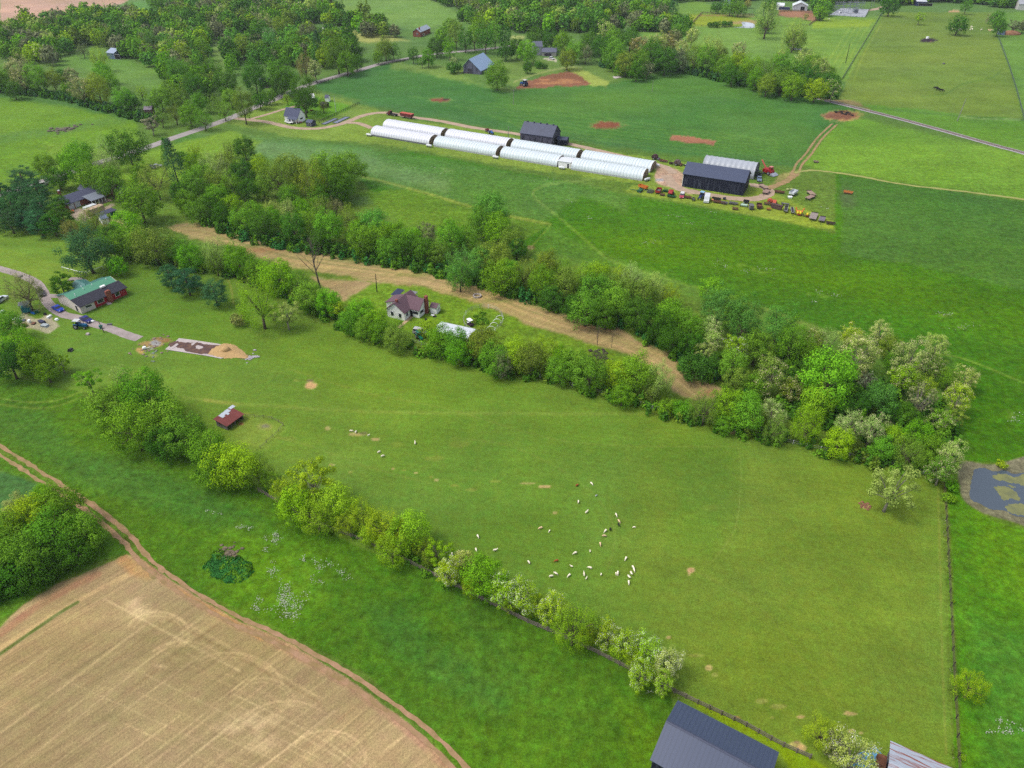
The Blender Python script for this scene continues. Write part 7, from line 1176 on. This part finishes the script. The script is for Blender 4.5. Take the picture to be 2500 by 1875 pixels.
# boat trailer, red riders and playhouse
q = lambda x, y: (680 + x / 10.055, 200 + y / 10.055)
p = at(*q(262, 1015)); root = thing("boat_trailer", "white boat on a trailer in front of the small white house", "boat", (p.x, p.y, 0), hd(q(190, 985), q(345, 1030))); MB().prism([(-2.8, .9), (-2.6, .5), (1.8, .5), (3.2, 1.0), (3.2, 1.1), (-2.8, 1.1)], -1, 1).build("hull", WHT, root); MB().box(-2.2, 1.4, -.7, .7, 1.0, 1.2).build("cockpit", mat("grey_cockpit", (120, 124, 140)), root); MB().bar((2.5, 0, .45), (4.2, 0, .45), .1).build("tongue", DARKW, root); wheels(root, [(-.6, -1.1), (-.6, 1.1)], .32, .2)
for x, lab in [(445, "small red garden tractor left of the porch corner"), (535, "small red garden tractor right of the porch corner")]: tractor(*q(x, 1012), .3, lab, (190, 40, 60), .5, None)
p = at(68, 762); root = thing("play_set", "teal and blue play tower with grey roof beneath the large tree", "play set", (p.x, p.y, 0), hd((57, 762), (79, 758)))
for sx in (-1.3, 1.3):
    for sy in (-1.1, 1.1): MB().box(sx - .07, sx + .07, sy - .07, sy + .07, 0, 3.3).build("post", GRY, root)
MB().box(-1.2, 1.2, -1.0, 1.0, .4, 2.3).build("cabin", mat("teal_panel", (20, 110, 118), .5), root); MB().prismx([(-1.5, 3.2), (0, 3.6), (1.5, 3.2), (1.5, 3.28), (0, 3.68), (-1.5, 3.28)], -1.6, 1.6).build("roof", mat("grey_play_roof", (130, 138, 140), .7), root); MB().bar((1.2, -1.2, .3), (2.2, -2.4, .1), .8, .2).build("slide", mat("blue_slide", (30, 110, 190), .4), root)
# junk on the foundation
jr = random.Random(4)
for x, y, lab, m_, sz in [(42, 779, "white window frames lying at the left of the junk yard", WHT, (2.4, 1.2, .3)), (52, 784, "flat grey panels beside the white frames", mat("slate_panel", (88, 92, 108), .6), (2.6, 1.4, .3)), (72, 787, "small white appliance in the junk yard", WHT, (.9, .8, .9)), (83, 790, "broken brown pallet in the junk yard", RUSTY, (1.6, 1.2, .4)), (102, 788, "dark blue crate stack in the middle of the junk yard", mat("navy_crates", (62, 66, 96), .6), (2.2, 1.4, .8)), (108, 796, "heap of silver sheet metal at the front of the junk yard", mat("silver_sheets", (176, 186, 190), .4, var=.2), (2.8, 1.6, .6)), (121, 775, "white plastic bins at the right of the junk yard", WHT, (1.8, .9, .6)), (140, 781, "white round tub at the right corner of the junk yard", WHT, (1.0, 1.0, .5)), (62, 795, "rusty scrap heap at the lower left of the junk yard", RUSTY, (2.0, 1.6, .6)), (90, 764, "dark green crate on the grass island of the junk yard", GRNP, (1.2, 1.0, .8)), (110, 768, "dark tyre pile on the concrete above the junk yard", TYRE, (1.0, .9, .5)), (6, 763, "white box at the left edge below the suv", WHT, (1.4, .9, .7)), (214, 817, "pale concrete block on the grass below the blue tractor", M_CONC, (1.3, .8, .5)), (248, 802, "teal wheeled bin at the foot of the yard lamp pole", mat("teal_bin", (30, 120, 110), .5), (.9, .8, 1.1)), (268, 793, "dark mower attachment lying beside the drive", GRY, (1.6, .7, .4)), (155, 662 + 17, "dark feed trough on the lawn above the drive loop", TYRE, (1.2, .5, .35)), (51, 667 + 9, "grey bench on the lawn beside the drive", GRY, (1.6, .5, .4)), (354, 852, "white plastic tank among the debris left of the slab", WHT, (1.1, .9, .8)), (363, 850, "low cream box beside the white plastic tank", mat("cream_box", (232, 226, 190), .6), (1.3, .5, .3)), (152, 243, "white fallen sheet in the left field", WHT, (2.6, 1.4, .3)), (1055, 770, "white cover board below the small plum-roofed shed", WHT, (1.2, .9, .2)), (1062, 773, "black cover board below the small plum-roofed shed", TYRE, (1.2, .9, .25)), (1040, 781, "small dark fire bowl on the farmhouse lawn", TYRE, (.7, .7, .4)), (761, 270, "brown log pile in the fenced yard", RUSTY, (2.4, 1.0, .5)), (1148, 883, "white plank lying at the foot of the hedge", WHT, (1.4, .4, .12)), (2304, 156, "grey water trough in the far right pasture", GRY, (2.4, 1.4, .7)), (1794, 1050, "grey salt block feeder beneath the hedge by the bare patch", GRY, (.7, .7, .6))]:
    p = at(x, y); o = MB(); lx, ly, lz = sz
    for k in range(3): o.box(-lx / 2 + jr.uniform(-.1, .1) * lx, lx / 2 * jr.uniform(.5, 1), -ly / 2 * jr.uniform(.6, 1), ly / 2 * jr.uniform(.6, 1), lz * k / 3 + .003 * k, lz * (k + 1) / 3)
    nm = {"window": "window_frames", "panels": "panel_stack", "appliance": "appliance", "pallet": "wooden_pallet", "crate": "crate_stack", "sheet": "sheet_metal", "bins": "plastic_bins", "tub": "plastic_tub", "scrap": "scrap_heap", "tyre": "tyre_pile", "box": "storage_box", "block": "concrete_block", "bin": "wheeled_bin", "attachment": "mower_attachment", "trough": "feed_trough", "bench": "bench", "tank": "plastic_tank", "board": "cover_board", "bowl": "fire_bowl", "log": "log_pile", "plank": "plank"}
    key = next((v for k_, v in nm.items() if k_ in lab), "junk_item"); o = o.build(key, m_); o.location = (p.x, p.y, 0); o.rotation_euler[2] = jr.uniform(0, 3); tag(o, lab, key.replace("_", " "))
# ------------------------------------------------------------------ poles
def pole(xb, yb, xt, yt, lab, r=.16, cross=True, m=None, lamp=False, name="utility_pole"):
    p = at(xb, yb); lo, hi = 1, 30
    for _ in range(30):
        z = (lo + hi) / 2; t = at(xt, yt, z)
        # height where the seen top lies over the base (same distance)
        if px_of((p.x, p.y, z))[1] > yt: lo = z
        else: hi = z
    t = at(xt, yt, z); root = thing(name, lab, "pole", (p.x, p.y, 0)); dx = t.x - p.x; dx = max(-.12 * z, min(.12 * z, dx)); m = m or mat("pole_wood", (112, 100, 90), .9, var=.2)
    MB().tube([(0, 0, 0), (dx, 0, z)], [r * 1.2, r * .8], 8).build("post", m, root)
    if cross: MB().box(dx - 1.1, dx + 1.1, -.07, .07, z - .7, z - .55).build("cross_arm", m, root); [MB().tube([(dx + k, 0, z - .55), (dx + k, 0, z - .35)], .06, 6).build("insulator", mat("porcelain", (120, 104, 100)), root) for k in (-1, -.4, .4, 1)]
    if lamp: MB().bar((dx, 0, z - .2), (dx - 1.2, -.3, z + .1), .1).build("arm", m, root); MB().ball((dx - 1.5, -.35, z + .1), (.55, .3, .18), 10, 6).build("lamp_head", TRIM, root)
    return root
pole(920.4, 713, 916.6, 669, "dark wooden pole left of the white farmhouse", .14, False, mat("black_pole", (50, 46, 46))); pole(430.6, 500.5, 420.5, 457.5, "grey utility pole with cross-arm above the round green tree", .16); pole(2064.4, 154, 2075, 107, "leaning black pole in the striped upper pasture", .22, False, mat("black_pole", (50, 46, 46)))
pole(2337, 296, 2359, 240, "grey utility pole beside the railway in the right pasture", .2, False, mat("pale_pole", (150, 150, 140))); pole(1253, 255, 1254.3, 218, "thin pale utility pole in the crop behind the greenhouses", .14, True, mat("pale_pole", (150, 150, 140))); pole(1241.5, 346, 1241, 309, "pale utility pole left of the tobacco barn", .14, False, mat("pale_pole", (150, 150, 140))); pole(1666, 176, 1668.4, 147, "grey utility pole before the belt between upper fields", .16); pole(820.7, 275, 815.3, 234.3, "tall pale flagpole-like pole behind the board fence", .14, False, mat("white_pole", (200, 204, 206))); pole(254.3, 811.6, 234, 783, "yard lamp pole beside the teal bin on the drive", .12, False, None, True, "yard_lamp"); pole(1592, 224, 1595, 196, "faint pale pole in the far crop field", .12, False, mat("pale_pole", (150, 150, 140)))
for i, (x, y, t) in enumerate([(2058, 22, -20), (2075, 24, -22), (2127, 18, -24), (2133, 17, -26), (2150, 12, -20), (2028, 18, -16)]): pole(x, y, x + 2, t, "%s tall grey mast at the substation, counted from the left" % ordw([6, 1, 2, 3, 4, 5].index({0: 1, 1: 2, 2: 3, 3: 4, 4: 5, 5: 6}[i]) + 1), .22, True, STEEL, name="power_mast")
# tall dead tree by the mown strip
p = at(782.5, 706); root = thing("dead_tree", "tall bare dead tree standing at the edge of the small stubble patch", "tree", (p.x, p.y, 0)); mb = MB(); r_ = random.Random(6); lo = 18.5
mb.tube([(0, 0, 0), (-.4, 0, 5), (-.9, .2, 10), (-.7, .1, 15), (-.9, 0, lo)], [.34, .26, .2, .11, .04], 8); mb.build("trunk", mat("dead_bark", (108, 96, 88), .95, var=.25), root)
for k in range(20):
    z = r_.uniform(5, 17); a_ = r_.uniform(0, 6.28); l = (lo + 1 - z) * .3 + .8; e = Vector((-.8 + math.cos(a_) * l, math.sin(a_) * l, z + l * 1.5)); mb = MB(); mb.tube([(-.6, 0, z), Vector((-.7, 0, z)).lerp(e, .5), e], [.1, .06, .02], 5, False)
    for j in range(3): s_ = Vector((-.7, 0, z)).lerp(e, r_.uniform(.3, .9)); mb.tube([s_, s_ + Vector((r_.uniform(-.6, .6), r_.uniform(-.6, .6), r_.uniform(.4, 1.2)))], [.04, .012], 4, False)
    mb.build("branch", mat("dead_bark", (108, 96, 88)), root)
for x, y, lab, s_ in [(1458, 842, "slim bare sapling behind the hedge above the brush pile", .35), (1493, 848, "small bare shrub right of the slim bare sapling", .25), (835, 45, "bare dead tree at the top of the far wood", .8)]:
    p = at(x, y); rt = clone(root, (p.x, p.y, 0), 1.3, lab, None, s_)
# ------------------------------------------------------------------ fences
def fence(name, lab, pix, sp, h, pm, rm=None, rails=(.4, .8, 1.15), pw=.14, rw=.05, rh=.14, cat="fence", maxp=98):
    pts = [np.array(at(x, y)[:2]) for x, y in pix]; out = []; acc = 0
    seg = [np.linalg.norm(b - a) for a, b in zip(pts[:-1], pts[1:])]; tot = sum(seg); n = max(2, int(tot / sp)); 
    if n > maxp: n = maxp
    cs_ = np.concatenate([[0], np.cumsum(seg)])
    def pt(s): k = min(len(seg) - 1, max(0, int(np.searchsorted(cs_, s) - 1))); return pts[k] + (pts[k + 1] - pts[k]) * ((s - cs_[k]) / seg[k])
    P_ = [pt(tot * i / n) for i in range(n + 1)]; o0 = P_[0]; root = thing(name, lab, cat, (o0[0], o0[1], 0)); rr3 = random.Random(n)
    pmh = MB().box(-pw / 2, pw / 2, -pw / 2, pw / 2, 0, h).build("post", pm, root)
    for i, p_ in enumerate(P_[1:], 1): c = pmh.copy(); C.objects.link(c); c.location = (p_[0] - o0[0], p_[1] - o0[1], rr3.uniform(-.08, 0))
    mb = MB()
    for z in rails:
        for a_, b_ in zip(P_[:-1], P_[1:]): mb.bar((a_[0] - o0[0], a_[1] - o0[1], z + rr3.uniform(-.03, .03)), (b_[0] - o0[0], b_[1] - o0[1], z + rr3.uniform(-.03, .03)), rw, rh)
    mb.build("rails" if rh > .06 else "wires", rm or pm, root); return root
OLDW = mat("old_fence_wood", (132, 120, 112), .95, var=.25, scale=1); DKW = mat("dark_fence_wood", (70, 62, 56), .95, var=.3, scale=1)
fence("board_fence", "weathered board fence along the foot of the lower blossom hedgerow", [(1030, 1392), (1110, 1432), (1200, 1476.6), (1288, 1521), (1364, 1552.5), (1453, 1594), (1519, 1628), (1600, 1668), (1640, 1689), (1712, 1723), (1817, 1771), (1900, 1818), (1977, 1852)], 2.0, 1.35, OLDW, None, (.35, .75, 1.12), .2, .06, .17)
fence("board_fence", "old fence under the trees between clump and pasture hedgerow", [(632, 1200), (700, 1240), (800, 1290), (900, 1328), (1000, 1376), (1030, 1392)], 3, 1.3, OLDW, None, (.35, .75, 1.12), .18, .05, .12)
fence("wire_fence", "overgrown post and wire fence along the right side of the pasture", [(2303, 1170), (2308, 1250), (2318, 1450), (2325, 1600), (2333, 1750), (2341, 1900)], 3.4, 1.4, DKW, mat("rust_wire", (96, 84, 74)), (.3, .7, 1.15), .14, .04, .05)
brush("fence_vines", "dry dark vines tangled along the right pasture fence", [(2303, 1170), (2308, 1250), (2318, 1450), (2325, 1600), (2333, 1750), (2341, 1900)], .35, .7, 22, 'nro', .13, 2)
brush("fence_vines", "dark vines tangled on the board fence above the big barn roof", [(1640, 1688), (1712, 1723), (1817, 1771), (1900, 1818), (1960, 1846)], .5, .8, 12, 'nor', .14, 1)
fence("white_fence", "white-posted fence along the foot of the long pasture hedge", [(985, 830), (1040, 846), (1150, 878), (1240, 902), (1330, 926), (1400, 944), (1480, 965), (1600, 1000), (1700, 1028), (1800, 1052), (1900, 1076), (2050, 1110), (2200, 1145), (2290, 1166)], 3.2, 1.3, mat("white_post", (206, 206, 210), .6), mat("wire", (170, 172, 168)), (.5, 1.1), .16, .04, .05)
a, b, c = (153.7, 660), (208, 675), (254, 658)
fence("rail_fence", "white-railed corner fence around the big blue-green tree", [a, b, c], 2.6, 1.4, mat("grey_white_post", (190, 192, 196)), WHT, (1.35,), .12, .14, .12)
fence("board_fence", "small old board pen fence beside the red-roofed shed", [(600, 1018), (640, 1020), (667, 1024), (694, 1038), (678, 1058), (658, 1076), (636, 1096)], 2.2, 1.1, OLDW, None, (.4, .8), .08, .03, .05)
fence("picket_fence", "dark board fence between the fenced yard and the seedling beds", [(779.5, 299.5), (830, 276), (877, 254)], 1.9, 1.4, DKW, None, (.6, 1.15), .26, .05, .12)
fence("rail_fence", "dark rail fence along the road left of the grove", [(929, 161), (965, 154), (1000, 147), (1026, 143)], 3.4, 1.6, DKW, None, (.5, .9, 1.3), .3, .08, .2); fence("rail_fence", "dark rail fence beside the road in front of the crop field", [(775, 206), (816, 194), (852, 184), (875, 178)], 3.4, 1.5, DKW, None, (.5, .9, 1.3), .25, .08, .16)
fence("wire_fence", "grey wire fence dividing the striped field from the far pasture", [(2157, 26), (2126, 78), (2090, 138), (2056, 194)], 5, 1.6, mat("grey_fence", (96, 116, 96)), None, (.5, 1.0, 1.4), .26, .1, .14); fence("wire_fence", "grey wire fence on the right of the far pasture", [(2436, 90), (2463, 163), (2481, 221), (2501, 296)], 5, 1.5, mat("grey_fence", (96, 116, 96)), None, (.5, 1.0, 1.4), .26, .1, .14)
fence("corral_fence", "brown corral fence around the yellow flowering paddock", [(1690, 58), (1713, 33), (1780, 35), (1840, 38)], 4, 1.8, mat("brown_rail", (132, 106, 92)), None, (.6, 1.1, 1.6), .3, .1, .22); fence("corral_fence", "brown corral fence below the big white barn", [(1905, 30), (1945, 28), (1985, 33), (2000, 44), (1976, 62)], 4, 1.8, mat("brown_rail", (132, 106, 92)), None, (.6, 1.1, 1.6), .3, .1, .22); fence("wire_fence", "thin fence between paddock and upper pasture above the belt", [(1680, 62), (1760, 67), (1850, 70), (1925, 66), (1975, 62)], 6, 1.5, mat("grey_fence2", (110, 112, 92)), None, (.7, 1.3), .25, .08, .12)
fence("wire_fence", "thin fence around the substation pad", [(2022, 38), (2112, 44), (2124, 22)], 5, 2, mat("grey_fence", (96, 116, 96)), None, (.6, 1.2, 1.9), .2, .06, .1)
# ------------------------------------------------------------------ sheep
def skin_mesh(name, verts, edges, radii, sub=2):
    me = bpy.data.meshes.new(name); me.from_pydata(verts, edges, []); o = bpy.data.objects.new(name, me); sc.collection.objects.link(o); md = o.modifiers.new("s", 'SKIN')
    for i, r in enumerate(radii): me.skin_vertices[0].data[i].radius = (r[0], r[1]) if hasattr(r, '__len__') else (r, r)
    me.skin_vertices[0].data[0].use_root = True; s2 = o.modifiers.new("u", 'SUBSURF'); s2.levels = sub; s2.render_levels = sub
    dg = bpy.context.evaluated_depsgraph_get(); dg.update(); m2 = bpy.data.meshes.new_from_object(o.evaluated_get(dg)); bpy.data.objects.remove(o); m2.name = name; return m2
def sheep(pose):
    V = [(-.1, 0, .62), (-.42, 0, .63), (.22, 0, .62), (.45, 0, .64)]; E = [(0, 1), (0, 2), (2, 3)]; Rr = [(.25, .25), (.22, .23), (.25, .25), (.17, .18)]
    head = [(.62, 0, .5), (.72, 0, .26), (.84, 0, .12)] if pose == 0 else [(.6, 0, .82), (.68, 0, .98), (.86, 0, .92)]
    b = 3
    for k, h in enumerate(head): V.append(h); E.append((b, len(V) - 1)); b = len(V) - 1; Rr.append([(.11, .11), (.085, .085), (.045, .05)][k])
    for s in (-1, 1): V.append((head[1][0] - .02, s * .14, head[1][2] + .06)); E.append((5, len(V) - 1)); Rr.append((.025, .025))
    for base, x in ((1, -.42), (2, .3)):
        for s in (-1, 1):
            pts = [(x, s * .13, .42), (x + (.06 if x < 0 else -.01), s * .13, .26), (x, s * .13, .12), (x + .02, s * .13, .0)]; b = base
            for k, h in enumerate(pts): V.append(h); E.append((b, len(V) - 1)); b = len(V) - 1; Rr.append([.08, .045, .032, .038][k])
    V.append((-.66, 0, .6)); E.append((1, len(V) - 1)); Rr.append(.05); V.append((-.7, 0, .42)); E.append((len(V) - 2, len(V) - 1)); Rr.append(.035)
    return skin_mesh("sheep", V, E, Rr)
SM = [sheep(0), sheep(1)]
for m_ in SM: m_.polygons.foreach_set("use_smooth", [True] * len(m_.polygons))
def wool(nm, c): return mat(nm, c, .95, var=.1, scale=6, bump=.5, k=.95)
WOOL = dict(w=wool("white_wool", (232, 222, 200)), t=wool("tan_wool", (214, 184, 148)), k=wool("black_wool", (34, 32, 34)), b=wool("brown_wool", (150, 80, 44)), g=wool("grey_wool", (176, 180, 184)))
MESHC = {}
SH_ = T(1100, 1125, 3.687, [(1268, 213, 'w', -40), (1311, 319, 'g', 30), (1150, 376, 'w', 85), (1225, 469, 'w', 40), (1490, 495, 'w', -60), (1515, 552, 't', -50), (1652, 604, 'w', 180), (1393, 639, 'w', 225), (1382, 684, 't', 0), (1347, 758, 't', -80), (810, 613, 't', 195), (890, 638, 'w', 230), (246, 688, 'w', -60), (230, 809, 'w', -70), (403, 812, 'w', 10), (1120, 838, 'w', 200), (1255, 818, 'w', 95), (1577, 888, 'w', 240), (704, 922, 'w', 125), (1088, 956, 'w', 160), (1253, 971, 'w', 165), (945, 1022, 'w', -25), (905, 1047, 'w', 15), (1066, 1040, 'w', 220), (1201, 1030, 'w', 100), (1222, 1064, 'w', 60), (1354, 1030, 'w', 250), (1489, 1022, 'w', -85), (1505, 1018, 'w', -90), (1642, 968, 'w', -55), (1650, 988, 'w', -70), (1625, 1020, 'w', -60), (1604, 1052, 'w', -50), (1603, 1103, 'w', -85), (12, 850, 'w', 80), (70, 885, 'w', -60), (62, 945, 'w', -50), (1512, 585, 'k', -60), (1436, 624, 'k', 80), (1139, 228, 'b', 30), (952, 908, 'b', 190)]) \
    + T(500, 700, 4.424, [(1583, 1566, 'w', 0), (1633, 1578, 'w', 60), (1770, 1611, 'w', 20)]) + T(500, 1075, 3.16, [(1345, 97, 'w', 30), (1373, 128, 'w', 20), (1623, 27, 'w', 90), (528, 342, 'w', 160)]) + T(1350, 750, 4.424, [(1978, 1352, 'w', 20), (1907, 1315, 'g', 90)])
NM = dict(w='white', t='tan', k='black', b='brown', g='grey'); order = sorted(SH_, key=lambda s: s[0]); cnts = {}
tot_ = {}
for s in order: tot_[s[2]] = tot_.get(s[2], 0) + 1
for s in order:
    x, y, c, ang = s; cnts[c] = cnts.get(c, 0) + 1; po = 0 if (int(x * 7) % 5) else 1; key = (c, po)
    if key not in MESHC: m_ = SM[po].copy(); m_.materials.clear(); m_.materials.append(WOOL[c]); MESHC[key] = m_
    o = bpy.data.objects.new("sheep", MESHC[key]); C.objects.link(o); p = at(x, y); small = .72 if (c == 'g' or (x, y) == order[0][:2] or int(x) % 9 == 0) else 1.0; o.location = (p.x, p.y, 0); o.scale = (.7 * small,) * 3
    # angles were read in the picture; turn into ground heading
    q_ = at(x + 10 * math.cos(R(ang)), y - 10 * math.sin(R(ang))); o.rotation_euler[2] = math.atan2(q_.y - p.y, q_.x - p.x)
    pl_ = "on the open sheep pasture"; lab = "%s sheep %s, %s %s one from the left %s" % (NM[c], "grazing head down" if po == 0 else "standing head up", ordw(cnts[c]), NM[c], pl_) if tot_[c] > 1 else "only %s sheep of the flock %s" % (NM[c], pl_)
    tag(o, lab, "sheep", "sheep scattered over the big pasture")
FA = T(2000, 0, 4.424, [(x, y, c) for x, y, c in [(1435, 318, 'w'), (1448, 325, 't'), (1462, 320, 't'), (1478, 330, 'w'), (1494, 325, 't'), (1512, 332, 'w'), (1528, 322, 'w'), (1545, 330, 't'), (1562, 325, 'w'), (1578, 332, 'w'), (1592, 320, 'w'), (1628, 328, 'w'), (1640, 315, 'w'), (1652, 322, 'w'), (1645, 295, 'w'), (1750, 328, 'w'), (1826, 330, 't'), (1840, 338, 't'), (1855, 332, 't'), (1868, 340, 'w'), (1880, 345, 't'), (1890, 338, 't'), (25, 215, 'w'), (105, 215, 'w')]])
for i, (x, y, c) in enumerate(sorted(FA)):
    key = (c, 0); o = bpy.data.objects.new("sheep", MESHC.get(key) or MESHC[('w', 0)]); C.objects.link(o); p = at(x, y); o.location = (p.x, p.y, 0); o.scale = (1.4,) * 3; o.rotation_euler[2] = jr.uniform(0, 6.28); tag(o, "distant %s sheep, %s from the left in the upper right pastures" % ('white' if c == 'w' else 'tan', ordw(i + 1)), "sheep", "distant sheep in the upper right pastures")
CM = MESHC[('k', 0)]
for x, y, lab, rz in [(2284, 218, "left black cow grazing in the far right pasture", 2.6), (2289, 221, "middle black cow grazing in the far right pasture", .2), (2298, 224, "right black cow grazing in the far right pasture", -.4)]: o = bpy.data.objects.new("cow", CM); C.objects.link(o); p = at(x, y); o.location = (p.x, p.y, 0); o.scale = (2.3, 2.2, 2.0); o.rotation_euler[2] = rz; tag(o, lab, "cow", "black cows in the far right pasture")
# round feeder hay on dark circle
p = at(2264, 94); o = MB().tube([(p.x, p.y, 0), (p.x, p.y, 1.4)], 1.2, 12).build("hay_feeder", WHT); tag(o, "pale round hay feeder on the dark circle in the far pasture", "hay feeder")
